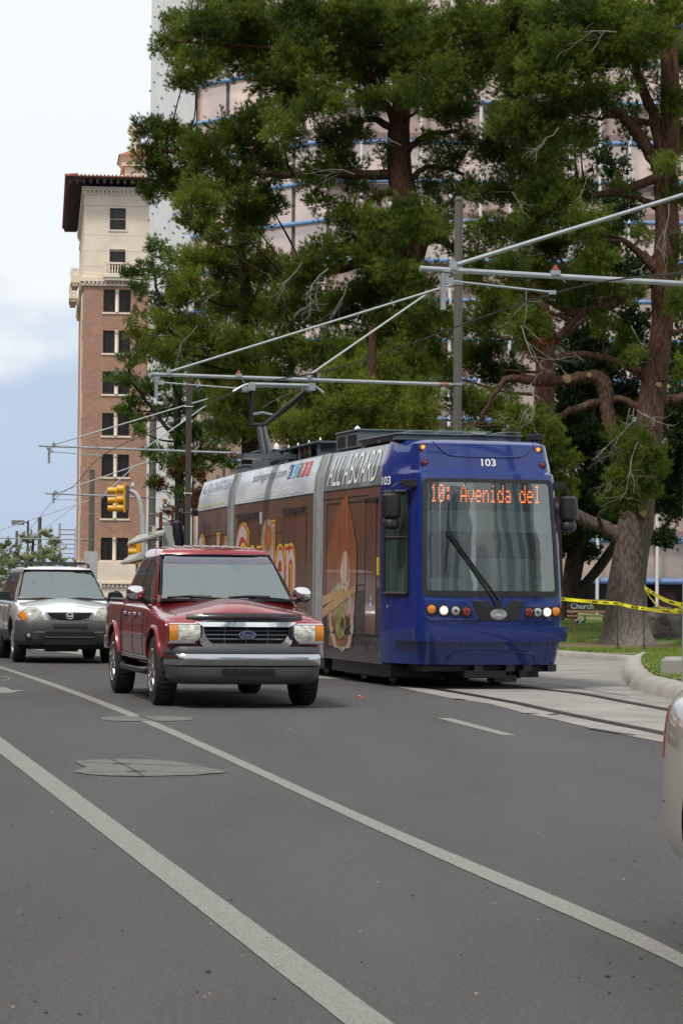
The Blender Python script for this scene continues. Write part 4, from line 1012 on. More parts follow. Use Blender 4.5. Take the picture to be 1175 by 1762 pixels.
        b = MB(); prof = [(.0, .19), (.08, .185), (.12, .15), (.135, .0), (.128, -.13), (.08, -.175), (0, -.18)]
        b.lathe([(r_, z) for r_, z in prof], tuple(c), 'Z', 18); h2 = b.build('mirror_head', BLACKP, mo)
        b = MB(); b.lathe([(0, .08), (.09, .075), (.115, .03), (.11, -.03), (.07, -.065), (0, -.07)], (c.x, c.y, c.z - .245), 'Z', 16); b.build('wide_angle_mirror', BLACKP, mo)
        g = MB(); g.prism(rrect(c.x - .08, c.x + .08, c.z - .13, c.z + .14, .05), c.y + .105, c.y + .118, 'Y'); g.build('mirror_glass', CHROME, mo, smooth=0)
    # ---------------- body sections
    Z = [.31, .5, .7, 1.6, 2.2, 2.80, 2.93, 3.07, 3.25, 3.38, 3.42]
    def section(L0, L1, xf, nm):
        b = MB(xf); prof = [(-hw(z), z) for z in Z[:-1]] + [(-1.0, 3.42), (0, 3.45), (1.0, 3.42)] + [(hw(z), z) for z in reversed(Z[:-1])]
        P = [[(x, y, z) for x, z in prof] for y in (L0, L1)]; b.grid(P)
        for y in (L0, L1): b.quad(*[(x, y, z) for x, z in prof])
        b.quad((-hw(.31), L0, .31), (hw(.31), L0, .31), (hw(.31), L1, .31), (-hw(.31), L1, .31))
        # material by height: 0 wrap, 1 band, 2 roof, 3 dark skirt
        o = b.build(nm, [BROWN, SLATE if nm == 'front_section' else SILVER, ROOFG, mat('dark_skirt_wrap', (.045, .04, .045), rough=.3, coat=.4, var=.3, vscale=2)], root, smooth=20)
        inv = xf.inverted() if xf else Matrix.Identity(4)
        for pl in o.data.polygons:
            c = inv @ pl.center; pl.material_index = 2 if c.z > 3.39 or abs((inv.to_3x3() @ pl.normal).y) > .9 else 1 if c.z > 2.80 else 3 if c.z < .7 else 0
        return o
    A1 = 4.62; X1 = None
    section(1.35, A1, None, 'front_section')
    J1 = Vector((0, 4.87, 0)); X2 = Matrix.Translation(J1) @ Matrix.Rotation(math.radians(-2.2), 4, 'Z')
    L2 = 7.35; section(.25, L2, X2, 'centre_section')
    J2 = X2 @ Vector((0, L2 + .25, 0)); X3 = Matrix.Translation(J2) @ Matrix.Rotation(math.radians(-4.2), 4, 'Z')
    L3 = 4.75; section(.25, L3, X3, 'rear_section')
    # rear cab: the same shell turned round
    b = shell(False); XR = X3 @ Matrix.Translation((0, L3 + 1.35, 0)) @ Matrix.Rotation(math.pi, 4, 'Z')
    b.v = [tuple(XR @ Vector(p)) for p in b.v]; b.build('rear_cab', NAVY, root, smooth=38)
    b = MB(XR); b.cbox((1.1, .5, 2.80), (.3, .12, .12)); b.tube([(1.22, .45, 2.8), (1.42, .42, 2.8), (1.44, .42, 2.6)], .02, 8)
    mo = b.build('mirror', BLACKP, root); b = MB(XR); b.tube([(1.50, .42, 2.66), (1.52, .42, 2.60), (1.50, .42, 2.40), (1.46, .42, 2.16), (1.44, .42, 2.05)], [.03, .10, .115, .10, .03], 12); b.build('mirror_head', BLACKP, mo)
    # bellows
    def bellow(xf, y0, y1):
        b = MB(xf); ys = [y0 + (y1 - y0) * k / 12 for k in range(13)]; P = []
        for k, y in enumerate(ys):
            ins = .02 if k % 2 else .075
            if k in (0, 12): ins = .0
            P.append([(x * (1 - ins / 1.2), y, z) for x, z in [(-hw(z), z) for z in Z[:-1]] + [(-1.0, 3.41), (0, 3.43), (1.0, 3.41)] + [(hw(z), z) for z in reversed(Z[:-1])]])
        b.grid(P); b.build('bellows', BELLOW, root, smooth=25)
        b = MB(xf)
        for y in (y0 - .02, y1 + .02): b.tube([(-hw(z) - .012, y, z) for z in Z[:-1]], .022, 6)
        b.build('bellows_rim', mat('alu_rim', (.5, .52, .54), rough=.35, metal=.7), root)
    bellow(None, A1 + .01, 5.11); 
    bellow(X2 , L2 + .01, L2 + .50)
    # ---------------- side detail helpers
    I4 = Matrix.Identity(4)
    def sp(xf, y, z, off=.004): return (xf or I4) @ Vector((-hw(z) - off, y, z))
    def strip(nm, xf, lst, m_, off=.006, par=None):
        b = MB()
        for y0, y1, z0, z1 in lst:
            b.hexa([sp(xf, y0, z0, .0), sp(xf, y1, z0, .0), sp(xf, y1, z0, off), sp(xf, y0, z0, off)], [sp(xf, y0, z1, .0), sp(xf, y1, z1, .0), sp(xf, y1, z1, off), sp(xf, y0, z1, off)])
        return b.build(nm, m_, par or root, smooth=0)
    SEAM = mat('seam_black', (.012, .010, .010), rough=.5); HANDLE = mat('drip_rail', (.05, .05, .055), rough=.3, metal=.4)
    # front section: panels, cab door, art
    strip('panel_seam', None, [(1.75, 4.45, 1.40, 1.415), (1.36, 4.6, .695, .71), (2.15, 2.165, .71, 2.62), (4.40, 4.415, .71, 2.62), (2.17, 4.4, 2.60, 2.62), (3.22, 3.232, 1.42, 2.60), (1.36, 4.6, 2.795, 2.812), (2.0, 4.6, 2.68, 2.69)], SEAM)
    d = strip('cab_door', None, [(1.55, 2.10, .72, 2.58)], DBROWN, .012)
    strip('handle', None, [(1.70, 1.76, 1.12, 1.24)], CHROME, .03, d); strip('drip_rail', None, [(1.45, 2.15, 2.60, 2.64)], HANDLE, .035, d); strip('seam', None, [(1.53, 1.55, .5, 2.6), (2.10, 2.12, .5, 2.6), (1.55, 2.10, .98, .99), (1.55, 2.1, 2.24, 2.25)], SEAM, .008, d)
    strip('reflector', None, [(1.42, 1.46, 1.55, 1.8)], YEL, .02)
    # advertising art: a salmon roll with chopsticks on a dark ground
    def art(nm, poly, m_, off):
        b = MB(); v2, e2, f2, *_ = geometry.delaunay_2d_cdt([Vector(p) for p in poly], [(i, (i + 1) % len(poly)) for i in range(len(poly))], [], 1, 1e-5)
        b.add([sp(None, q.x, q.y, off) for q in v2], [tuple(f) for f in f2]); return b.build(nm, m_, root, smooth=0, recalc=False)
    def wob(y0, y1, z0, z1, seed, amp=.05, pw=.8):
        r = random.Random(seed); out = []; n = 36
        for k in range(n):
            a = 2 * math.pi * k / n; w = 1 + r.uniform(-amp, amp); c_, s_ = math.cos(a), math.sin(a)
            out.append(((y0 + y1) / 2 + (y1 - y0) / 2 * w * math.copysign(abs(c_) ** pw, c_), (z0 + z1) / 2 + (z1 - z0) / 2 * w * math.copysign(abs(s_) ** pw, s_)))
        return out
    nori = mat('art_nori', (.03, .025, .02), rough=.35, var=.4, vscale=4); sal = mat('art_salmon', (.36, .105, .03), rough=.3, coat=.3, col2=(.15, .075, .045), c2lo=.40, c2hi=.62, vscale=2.6, stretch=(1, 6, .8)); rice = mat('art_rice', (.42, .36, .28), rough=.4, col2=(.16, .12, .09), c2lo=.5, c2hi=.66, vscale=3.2, stretch=(1, 3, .8))
    art('art_dark_ground', [(1.37, .71), (4.6, .71), (4.6, 1.1), (3.6, 1.30), (2.6, 1.32), (1.37, 1.38)], nori, .003)
    art('art_salmon', wob(2.5, 4.36, .98, 2.68, 3, .04, .9)[:0] or [(2.72, 1.0), (2.60, 1.5), (2.62, 1.9), (2.78, 2.25), (2.95, 2.42), (3.2, 2.70), (3.45, 2.66), (3.75, 2.48), (4.05, 2.2), (4.22, 2.0), (4.34, 1.9), (4.36, 1.4), (4.30, .9), (4.25, .5), (2.9, .5)], sal, .009)
    art('art_rice', wob(2.75, 4.15, .45, 1.42, 5, .05, .75), rice, .0105); art('art_rice', wob(3.0, 3.5, 1.3, 1.9, 6, .1, .9), mat('art_white', (.5, .40, .32), rough=.3, var=.35, vscale=5), .0105)
    art('art_filling', wob(3.2, 3.8, .62, 1.1, 8, .12), mat('art_green', (.25, .22, .07), rough=.4, var=.5, vscale=5), .013); art('art_filling', wob(2.95, 3.5, .75, .95, 9, .2), mat('art_shadow', (.05, .03, .02), rough=.5), .0125)
    art('art_stripe', [(3.05, 1.45), (3.13, 1.45), (3.2, 2.72), (3.12, 2.72)], mat('art_orange', (.45, .10, .02), rough=.3), .0125)
    for off_, (ya, za, yb, zb) in enumerate(((4.58, .98, 2.62, 1.36), (4.58, 1.16, 3.3, 1.32))):
        art('art_chopstick', [(ya, za - .075), (ya, za + .075), (yb, zb + .05), (yb, zb - .05)], mat('art_bamboo', (.42, .26, .11), rough=.35, var=.25, vscale=6), .014 + off_ * .001)
    # lettering on the roof bands
    def band_text(nm, s_, xf, ya, yb, z0, z1, m_, off=.012, fat=.0, shear=0.0):
        cz = (3.07 - z0) / (z1 - z0); text_part(nm, s_, lambda u, v: sp(xf, ya + (yb - ya) * u, z0 + (z1 - z0) * v, off), m_, root, offset=fat, cuts=[cz] if 0 < cz < 1 else (), shear=shear)
    band_text('slogan_lettering', 'ALL ABOARD', None, 4.42, 1.62, 2.87, 3.33, WHITEL, .010, -.004, .03)
    band_text('website_lettering', 'sushigarden.com', X2, 5.9, 2.9, 3.12, 3.31, mat('grey_ink', (.17, .19, .22), rough=.4), .010, .004)
    band_text('address_lettering', 'BROADWAY & COUNTRY CLUB - FOOTHILLS MALL', X2, 6.3, 1.35, 2.86, 2.97, WHITEL, .010, .008)
    band_text('offer_lettering', 'ALL YOU CAN EAT SUSHI', X3, 4.5, .6, 3.14, 3.32, mat('pale_blue_ink', (.26, .33, .45), rough=.4), .010, .008)
    band_text('menu_lettering', 'Lunch - Dinner - Happy Hour', X3, 4.5, .7, 2.84, 2.93, mat('yellow_ink', (.62, .58, .12), rough=.4), .010, .008)
    for k, (cc, ch) in enumerate((((.03, .06, .22), 'f'), ((.10, .40, .62), 't'), ((.12, .12, .12), 'T'), ((.42, .04, .05), 'P'), ((.48, .03, .03), 'Y'))):
        y1_ = 2.72 - k * .37; pn = strip('social_icon', X2, [(y1_ - .27, y1_, 3.11, 3.33)], mat('icon_%s' % 'abcde'[k], cc, rough=.3), .012)
        text_part('icon_letter', ch, lambda u, v, y1_=y1_: sp(X2, y1_ - .07 - .13 * u, 3.14 + .15 * v, .016), WHITEL, pn)
    # brand lettering, three layers: yellow rim, red rim, cream face
    for nm, s_, xf, ya, yb, z0, z1 in (('brand_lettering', 'Garden', X2, 7.15, 1.75, 1.05, 2.42), ('brand_lettering', 'Sushi', X3, 4.55, .45, 1.05, 2.30)):
        for fat, m_, off in ((.075, YEL, .009), (.042, REDW, .012), (.006, CREAMW, .015)):
            e_ = fat * .8; text_part(nm, s_, lambda u, v: sp(xf, ya + e_ - (ya - yb + 2 * e_) * u, z0 - e_ + (z1 - z0 + 2 * e_) * v, off), m_, root, offset=fat)
    b = MB(); b.add([sp(X2, y, z, .0165) for y, z in ell(4.05, 2.17, .36, .22, 18)], [tuple(range(18))]); b.build('art_salmon', mat('art_shrimp', (.40, .13, .03), rough=.3, var=.3, vscale=6), root, smooth=0, recalc=False)
    b = MB(); b.add([sp(X2, y, z, .0155) for y, z in ell(4.08, 2.15, .55, .34, 18)], [tuple(range(18))]); b.build('art_rice', rice, root, smooth=0, recalc=False)
    # doors of the centre section
    for y0, y1 in ((.95, 2.75), (4.95, 6.95)):
        d = strip('door', X2, [(y0, (y0 + y1) / 2 - .02, .715, 2.52), ((y0 + y1) / 2 + .02, y1, .715, 2.52)], DBROWN, .006)
        strip('drip_rail', X2, [(y0 + .05, y1 - .05, 2.56, 2.62)], HANDLE, .05, d)
        strip('seam', X2, [(y0 - .03, y0, .42, 2.54), (y1, y1 + .03, .42, 2.54), ((y0 + y1) / 2 - .02, (y0 + y1) / 2 + .02, .42, 2.54)], SEAM, .008, d)
    strip('panel_seam', X2, [(2.8, 4.9, 2.25, 2.262), (3.6, 3.612, 1.3, 2.25), (.26, 7.3, .695, .71), (.26, 7.3, 2.795, 2.812)], SEAM)
    strip('warning_plate', X2, [(4.7, 4.85, 2.42, 2.62)], mat('plate_pale', (.5, .52, .52), rough=.4), .012)
    strip('panel_seam', X3, [(.4, 4.6, 2.3, 2.312), (1.9, 1.912, .71, 2.3), (3.3, 3.312, .71, 2.3), (.26, 4.7, .695, .71), (.26, 4.7, 2.795, 2.812)], SEAM)
    # underframe, trucks, coupler
    for xf, y in ((None, 3.0), (X2, 2.2), (X2, 5.6), (X3, 3.0)):
        b = MB(xf); b.box(-1.0, 1.0, y - 1.2, y + 1.2, .10, .42); tr = b.build('truck', BLACKP, root, bevel=.02)
        for yy in (y - .8, y + .8):
            for sx in (-1, 1): b = MB(xf); b.lathe([(.30, -.06), (.31, -.04), (.29, 0), (.29, .05), (.12, .07)], (sx * .74, yy, .30), 'X', 24); b.build('wheel', DSTEEL, tr)
    b = MB(); b.box(-.9, 1.0, .35, 1.6, .24, .33); b.box(-.35, .25, .2, 1.4, .16, .26); b.box(.1, .42, .25, .6, .10, .2); b.cbox((.5, .35, .22), (.12, .3, .1))
    b.build('underframe', BLACKP, root, bevel=.01)
    b = MB(); 
    for x in (-.2, .25, .5, .85): b.box(x, x + .12, .2, .4, .25, .345)
    b.build('apron_bracket', DSTEEL, root)
    for xf, a, c in ((None, 1.3, 4.6), (X2, .2, L2), (X3, .2, L3)):
        b = MB(xf); b.box(-1.08, 1.08, a, c, .13, .305); b.build('underframe', BLACKP, root)  # solid black underframe box, added to give the shade under the tram
    # ---------------- roof equipment
    def rbox(nm, xf, x0, x1, y0, y1, z0, z1, m_=STEELB, vent=None):
        b = MB(xf); b.box(x0, x1, y0, y1, z0, z1); b.box(x0 - .02, x1 + .02, y0 - .02, y1 + .02, z1, z1 + .025); o = b.build(nm, m_, root, bevel=.008)
        if vent:
            v = MB(xf)
            for a, c in vent:
                for k in range(6): z = z0 + (z1 - z0) * (.2 + .11 * k); v.box(x0 - .012, x0 - .001, a, c, z, z + .012)
            v.build('louvre', mat('louvre_dark', (.02, .022, .024), rough=.5), o)
        return o
    t0 = T.on(683, 745, 1, .95); t1 = T.on(895, 755, 1, .95)
    o = rbox('air_conditioner', None, t0.x, t1.x, .95, 3.0, 3.42, t0.z - .02, vent=[(1.2, 1.8), (2.0, 2.8)])
    v = MB()
    for k in range(6): v.box(t1.x - .22, t1.x - .06, .93, .949, 3.47 + .025 * k, 3.48 + .025 * k)
    v.build('louvre', mat('louvre_dark', (.02, .022, .024), rough=.5), o)
    v = MB()
    for k in range(4): x = t0.x + .25 + .42 * k; v.box(x, x + .28, .97, 2.9, t0.z + .006, t0.z + .05)
    v.build('cover', STEELB, o, bevel=.01)
    v = MB(); v.cbox((t1.x - .62, .93, 3.53), (.2, .06, .03)); v.build('coupling', mat('bolt_pale', (.35, .36, .36), rough=.4), o)
    b = MB(); p = T.on(920, 753, 1, .9); b.cbox((p.x, .9, p.z - .0), (.19, .16, .09)); b.cbox((p.x, .9, p.z - .06), (.1, .1, .06)); b.build('roof_camera', BLACKP, root, bevel=.01)
    a = T.on(652, 740, 1, 2.6); rbox('converter_box', None, a.x - .15, .9, 3.2, 4.5, 3.42, a.z + .02, vent=[(3.3, 3.8), (3.95, 4.4)])
    b = MB(); b.cbox((-.72, 4.72, 3.55), (.28, .22, .32)); b.m(1).lathe([(.05, 3.71), (.045, 3.78), (0, 3.82)], (-.72, 4.6, 0), 'Z', 10); b.m(2).cbox((-.55, 4.60, 3.56), (.06, .05, .28)); b.build('lightning_arrester', [STEELB, WHITEL, mat('orange_red', (.55, .07, .02), rough=.4)], root)
    a = (X2, )
    rbox('resistor_box', X2, -.95, -.45, 5.9, 7.2, 3.42, 3.72); rbox('inverter_box', X2, -.3, .9, 5.6, 7.1, 3.42, 3.72); rbox('antenna_box', X3, -.9, .5, .8, 1.8, 3.40, 3.55)
    b = MB(X2); b.lathe([(.05, 3.75), (.045, 3.82), (0, 3.87)], (-.7, 6.2, 0), 'Z', 10); b.build('beacon', WHITEL, root)
    b = MB(X2)
    for k in range(4): b.tube([(-.85 + .1 * k, 5.8, 3.50 + .05 * (k % 3)), (-.8 + .12 * k, 4.8, 3.55 + .04 * k), (-.8 + .1 * k, 3.6, 3.52 + .04 * (k % 2))], .045, 8)
    for k in range(3):
        for j in range(9): b.lathe([(.04, 0), (.075, .02), (.04, .04)], (-.85, 2.6 + j * .05 + 0 * k, 3.48 + .0), 'Y', 10)
    b.build('roof_cable', RUBBER, root)
    b = MB(X2); b.box(-.9, -.1, 1.8, 5.2, 3.66, 3.69); 
    for y in (1.9, 2.6, 3.4, 4.2, 5.0): b.box(-.86, -.82, y, y + .05, 3.42, 3.659)
    b.m(1)
    for y in (2.0, 2.9, 3.8, 4.6): b.lathe([(.015, 3.69), (.024, 3.71), (.015, 3.73), (.006, 3.75)], (-.8, y, 0), 'Z', 8)
    b.m(2).cbox((-.80, 3.15, 3.56), (.05, .12, .16)); b.build('roof_rack', [STEELB, GALV, mat('orange_red', (.55, .07, .02), rough=.4)], root)
    # ---------------- pantograph (single arm): measured joints
    yb_ = 8.9
    foot = T.on(461, 786, 1, yb_); knee = T.on(447, 733, 1, yb_ + .0); kn2 = T.on(442, 733, 1, yb_)
    b = MB(); lo = T.on(449, 734, 1, yb_)
    for o_ in (-.05, .05): b.tube([foot + Vector((o_, 0, -.05)), lo + Vector((o_ * .8, 0, 0))], .05, 8)
    b.cbox(tuple(foot), (.9, .5, .08)); pg = b.build('pantograph', DSTEEL if False else mat('panto_grey', (.2, .22, .24), rough=.3, metal=.7), root)
    hl, hr = T.on(433, 664, 1, yb_), T.on(528, 664, 1, yb_); kl, kr = T.on(432, 731, 1, yb_), T.on(455, 731, 1, yb_)
    b = MB(); b.tube([kl, kr], .035, 8); b.tube([kl, hl], .04, 8); b.tube([kr, hr + Vector((0, 0, -.05))], .04, 8); b.tube([kr + Vector((.05, .1, 0)), T.on(520, 684, 1, yb_), hr], .022, 8)
    ml = T.on(434, 713, 1, yb_); mr = T.on(469, 714, 1, yb_); b.m(1).tube([ml, (ml + mr) / 2 + Vector((0, 0, .035)), mr], .022, 8); b.m(0).tube([ml, T.on(470, 690, 1, yb_), hr], .006, 4)
    b.build('upper_arm', [BLACKP, GALV], pg)
    b = MB(); b.tube([T.on(430, 661, 1, yb_ - .2), T.on(532, 663.5, 1, yb_ - .2)], .03, 8); b.tube([T.on(430, 664, 1, yb_ + .3), T.on(532, 666, 1, yb_ + .3)], .025, 8)
    for dy in (-.2, .3):
        b.tube(smooth_path([T.on(430, 660.5, 1, yb_ + dy), T.on(418, 664, 1, yb_ + dy), T.on(401, 674, 1, yb_ + dy)], 3), .02, 6); b.tube(smooth_path([T.on(530, 660.5, 1, yb_ + dy), T.on(544, 666, 1, yb_ + dy), T.on(556 + 3 * dy, 676, 1, yb_ + dy)], 3), .02, 6)
    for x_ in (428, 531): p = T.on(x_, 667, 1, yb_); b.cbox(tuple(p), (.12, .5, .12))
    b.build('collector_head', GALV, pg)
tram()
# driver in the cab
def skin_person(name, frame, joints, bones, radii, m_, label, cat='person'):
    me = bpy.data.meshes.new(name); me.from_pydata(joints, bones, []); o = bpy.data.objects.new(name, me); COL.objects.link(o)
    o.location = frame.loc; o.rotation_euler = (0, 0, frame.rz)
    me.materials.append(m_)
    s = o.modifiers.new('skin', 'SKIN'); u = o.modifiers.new('sub', 'SUBSURF'); u.levels = 2; u.render_levels = 2
    for i, r in enumerate(radii): me.skin_vertices[0].data[i].radius = (r if isinstance(r, tuple) else (r, r))
    me.skin_vertices[0].data[0].use_root = True
    bake(o); o.data.shade_smooth(); tag(o, label, cat); return o
def driver():
    SKIN = mat('skin', (.33, .18, .12), rough=.55, var=.08); x, y, z = .02, 1.32, 1.30
    J = [(x, y, z - .05), (x, y, z + .16), (x, y, z + .36), (x, y - .01, z + .50), (x, y - .02, z + .58), (x, y - .04, z + .68), (x, y - .03, z + .76),
         (x - .17, y, z + .44), (x - .24, y - .06, z + .18), (x - .15, y - .34, z + .16), (x - .10, y - .42, z + .18),
         (x + .17, y, z + .44), (x + .24, y - .06, z + .18), (x + .15, y - .34, z + .16), (x + .10, y - .42, z + .18),
         (x - .1, y - .1, z - .12), (x - .12, y - .45, z - .10), (x + .1, y - .1, z - .12), (x + .12, y - .45, z - .10), (x - .12, y - .48, z - .34), (x + .12, y - .48, z - .34)]
    Bn = [(0, 1), (1, 2), (2, 3), (3, 4), (4, 5), (5, 6), (3, 7), (7, 8), (8, 9), (9, 10), (3, 11), (11, 12), (12, 13), (13, 14), (0, 15), (15, 16), (16, 19), (0, 17), (17, 18), (18, 20)]
    R = [(.15, .11), (.15, .11), (.17, .11), (.10, .09), (.055, .055), (.08, .095), (.075, .09), .065, .05, .038, .04, .065, .05, .038, .04, .09, .07, .09, .07, .05, .05]
    o = skin_person('person', TRAM, J, Bn, R, SKIN, 'driver in a dark shirt and lime safety vest seated behind the streetcar windscreen')
    fz = z + .70; fy = y - .135
    b = MB(); b.lathe([(.0, -.10), (.075, -.06), (.105, .0), (.09, .06), (0, .105)], (x, y - .02, fz + .06), 'Z', 14); b.build('hair', mat('dark_hair', (.02, .015, .012), rough=.8), o)
    b = MB()
    for s_ in (-1, 1): b.lathe([(.012, .0), (.008, -.01), (0, -.012)], (x + s_ * .032, fy + .01, fz + .01), 'Y', 8); b.lathe([(.02, 0), (.012, .01)], (x + s_ * .088, y - .03, fz), 'X', 8)
    b.tube([(x, fy + .01, fz + .01), (x, fy - .02, fz - .03)], [.008, .014], 6); b.tube([(x - .025, fy + .01, fz - .06), (x + .025, fy + .01, fz - .06)], .006, 5); b.build('face', mat('face_detail', (.1, .045, .035), rough=.5), o)
    b = MB(); b.lathe([(.165, -.05), (.175, .1), (.18, .3), (.15, .42), (.07, .50)], (x, y, z), 'Z', 16); b.v = [(p[0], y + (p[1] - y) * .72, p[2]) for p in b.v]; b.build('shirt', mat('dark_shirt', (.02, .022, .035), rough=.9), o)
    b = MB()
    for s_ in (-1, 1): b.tube([(x + s_ * .09, y - .12, z + .05), (x + s_ * .10, y - .13, z + .3), (x + s_ * .10, y - .08, z + .44), (x + s_ * .1, y, z + .47), (x + s_ * .1, y + .08, z + .42)], .04, 6)
    b.build('safety_vest', mat('lime_vest', (.45, .62, .05), rough=.6, col2=(.7, .18, .03), c2lo=.5, c2hi=.56, vscale=9), o)
driver()
# ================================================================== ROAD VEHICLES
CARGLASS = mat('car_glass', (0.17, 0.215, 0.215), rough=.04, ior=2.3, coat=1, var=.25, vscale=1.2)
SCREEN = glass_mat('screen_glass', (.62, .72, .71), .72, .03)
SIDEGLASS = mat('car_side_glass', (0.03, 0.035, 0.04), rough=.03, ior=2.0)
def loft_body(name, st, material, root, sub=1, wells=(), well_r=.45, well_in=.55, W0=None):
    """st: rows (y, W, zr, zs, zt, crown) : half width, rocker z, shoulder z, top z"""
    P = []
    for y, W, zr, zs, zt, cr in st:
        zm = zr + (zs - zr) * .5
        half = [(0, zr), (W * .5, zr), (W - .10, zr), (W - .025, zr + .06), (W - .005, zr + (zs - zr) * .28), (W, zm), (W - .012, zs - (zs - zm) * .45), (W - .03, zs - .05), (W - .085, zs), (W * .72, zs + (zt - zs) * .55), (W * .45, zt), (W * .2, zt + cr * .8), (0, zt + cr)]
        P.append([(-a, y, z) for a, z in half] + [(a, y, z) for a, z in reversed(half[1:-1])])
    n = len(P[0]); b = MB(); b.add([p for r in P for p in r], [(i * n + j, i * n + (j + 1) % n, (i + 1) * n + (j + 1) % n, (i + 1) * n + j) for i in range(len(P) - 1) for j in range(n)])
    b.f.append(tuple(range(n))); b.f.append(tuple((len(P) - 1) * n + j for j in range(n))); b.mi += [0, 0]
    o = b.build(name, material, root, smooth=0)
    if sub:
        cr = o.data.attributes.new('crease_edge', 'FLOAT', 'EDGE')
        for e in o.data.edges:
            a, c = e.vertices[0] // n, e.vertices[1] // n
            v = .0
            if a == c and a in (0, len(P) - 1): v = .55
            cr.data[e.index].value = v
        s = o.modifiers.new('s', 'SUBSURF'); s.levels = s.render_levels = sub; bake(o)
    if wells:
        cut = MB()
        for y, z in wells:
            for sx in (-1, 1):
                cut.lathe([(well_r, sx * well_in), (well_r, sx * 1.3)], (0, y, z), 'X', 36)
                cut.box(sx * well_in, sx * 1.3, y - well_r, y + well_r, z - .6, z) if False else None
        co = cut.build('cut', mat('wheel_well', (.008, .008, .008), rough=.9)); co.parent = root
        m_ = o.modifiers.new('b', 'BOOLEAN'); m_.operation = 'DIFFERENCE'; m_.object = co; m_.solver = 'EXACT'
        o.data.materials.append(mat('wheel_well', (.008, .008, .008), rough=.9))
        bake(o); bpy.data.objects.remove(co)
    o.data.shade_smooth(); o.data.set_sharp_from_angle(angle=math.radians(32)); return o
def wheel(root, x, y, r, w, rim, style='chrome', spokes=5, steer=0):
    """sx side from x sign; outer face outward"""
    s = 1 if x > 0 else -1
    t = MB(); t.lathe([(r * .60, -w * .46), (r * .80, -w * .5), (r * .95, -w * .44), (r, -w * .30), (r, w * .30), (r * .95, w * .44), (r * .80, w * .5), (r * .60, w * .46)], (0, 0, 0), 'X', 40)
    for k in range(40):
        a = 2 * math.pi * k / 40; c, sn = math.cos(a) * (r + .002), math.sin(a) * (r + .002)
        t.cbox((0, c, sn), (w * .5, .012, .012))
    wo = empty('wheel', (x, y, r)); wo.parent = root; wo.rotation_euler = (0, 0, math.radians(steer))
    t.build('tyre', RUBBER, wo, smooth=40)
    R = r * .62; b = MB(); o_ = s * w * .40
    b.lathe([(R, s * w * .47), (R * .96, s * w * .50), (R * .90, s * w * .40), (R * .86, s * w * .05), (0, s * w * .02)], (0, 0, 0), 'X', 32)
    b.lathe([(R * .24, s * w * .03), (R * .22, s * w * .44), (R * .14, s * w * .50), (0, s * w * .50)], (0, 0, 0), 'X', 16)
    for k in range(spokes):
        a = 2 * math.pi * k / spokes + .2
        for da in (-.16, .16):
            p0 = Vector((s * w * .42, math.cos(a + da) * R * .18, math.sin(a + da) * R * .18)); p1 = Vector((s * w * .42, math.cos(a + da * 1.5) * R * .93, math.sin(a + da * 1.5) * R * .93)); b.tube([p0, (p0 + p1) / 2 + Vector((s * .012, 0, 0)), p1], [R * .12, R * .10, R * .09], 6)
    b.build('rim', rim, wo, smooth=40); return wo
def greenhouse(name, base, roof, material, root, crown=.05, bow=.10, bulge=.02):
    """base, roof: (x half front, x half rear, y front, y rear, z front, z rear). closed, slightly bowed shell"""
    def ring(t):
        xf, xr, yf, yr, zf, zr_ = [a + (b_ - a) * t for a, b_ in zip(base, roof)]
        k = bulge * math.sin(math.pi * t); out = []
        for i in range(9): u = -1 + i / 4; out.append((u * (xf + k * .3), yf - bow * (1 - u * u) - k * .6, zf))
        for i in range(1, 9): u = i / 8; out.append((xf + (xr - xf) * u + k, yf + (yr - yf) * u, zf + (zr_ - zf) * u))
        for i in range(1, 9): u = 1 - i / 4; out.append((u * (xr + k * .3), yr + bow * .4 * (1 - u * u) + k * .6, zr_))
        for i in range(1, 8): u = 1 - i / 8; out.append((-(xf + (xr - xf) * u + k), yf + (yr - yf) * u, zf + (zr_ - zf) * u))
        return out
    P = [ring(t) for t in (0, .2, .4, .6, .8, .93, 1)]
    top = P[-1]; cx = 0; cy = (roof[2] + roof[3]) / 2; zt = (roof[4] + roof[5]) / 2
    for s_, h in ((.968, .3 * crown), (.91, .52 * crown), (.80, .72 * crown), (.6, .88 * crown), (.3, crown)): P.append([(x * s_, cy + (y - cy) * (s_ * .5 + .5 if s_ > .9 else s_ * .9 + .1), z + h) for x, y, z in top])
    n = len(P[0]); b = MB(); b.add([p for r in P for p in r], [(i * n + j, i * n + (j + 1) % n, (i + 1) * n + (j + 1) % n, (i + 1) * n + j) for i in range(len(P) - 1) for j in range(n)])
    b.f.append(tuple((len(P) - 1) * n + j for j in range(n))); b.mi.append(0); b.f.append(tuple(range(n))); b.mi.append(0)
    return b.build(name, material, root, smooth=30)
def windscreen_patch(nm, skin, x_b, x_t, zb, zt, material, root, off=.008, side='front', r=.06, step=.08):
    poly = [(-x_b, zb), (x_b, zb), (x_b + (x_t - x_b) * .92 , zb + (zt - zb) * .92), (x_t - r, zt), (-x_t + r, zt), (-(x_b + (x_t - x_b) * .92), zb + (zt - zb) * .92)]
    return skin.patch(nm, poly, side, material, root, off=off, step=step, thick=.012, smooth=60)
def open_front(o, zlo, zhi, xh):
    """cut the windscreen opening out of a cab shell"""
    bm = bmesh.new(); bm.from_mesh(o.data); ymax = min(v.co.y for v in bm.verts) + 1.0
    kill = [f for f in bm.faces if f.normal.y < -.25 and f.normal.z > .15 and all(zlo <= v.co.z <= zhi and abs(v.co.x) < xh + .02 for v in f.verts)]
    bmesh.ops.delete(bm, geom=kill, context='FACES'); bm.to_mesh(o.data); bm.free()
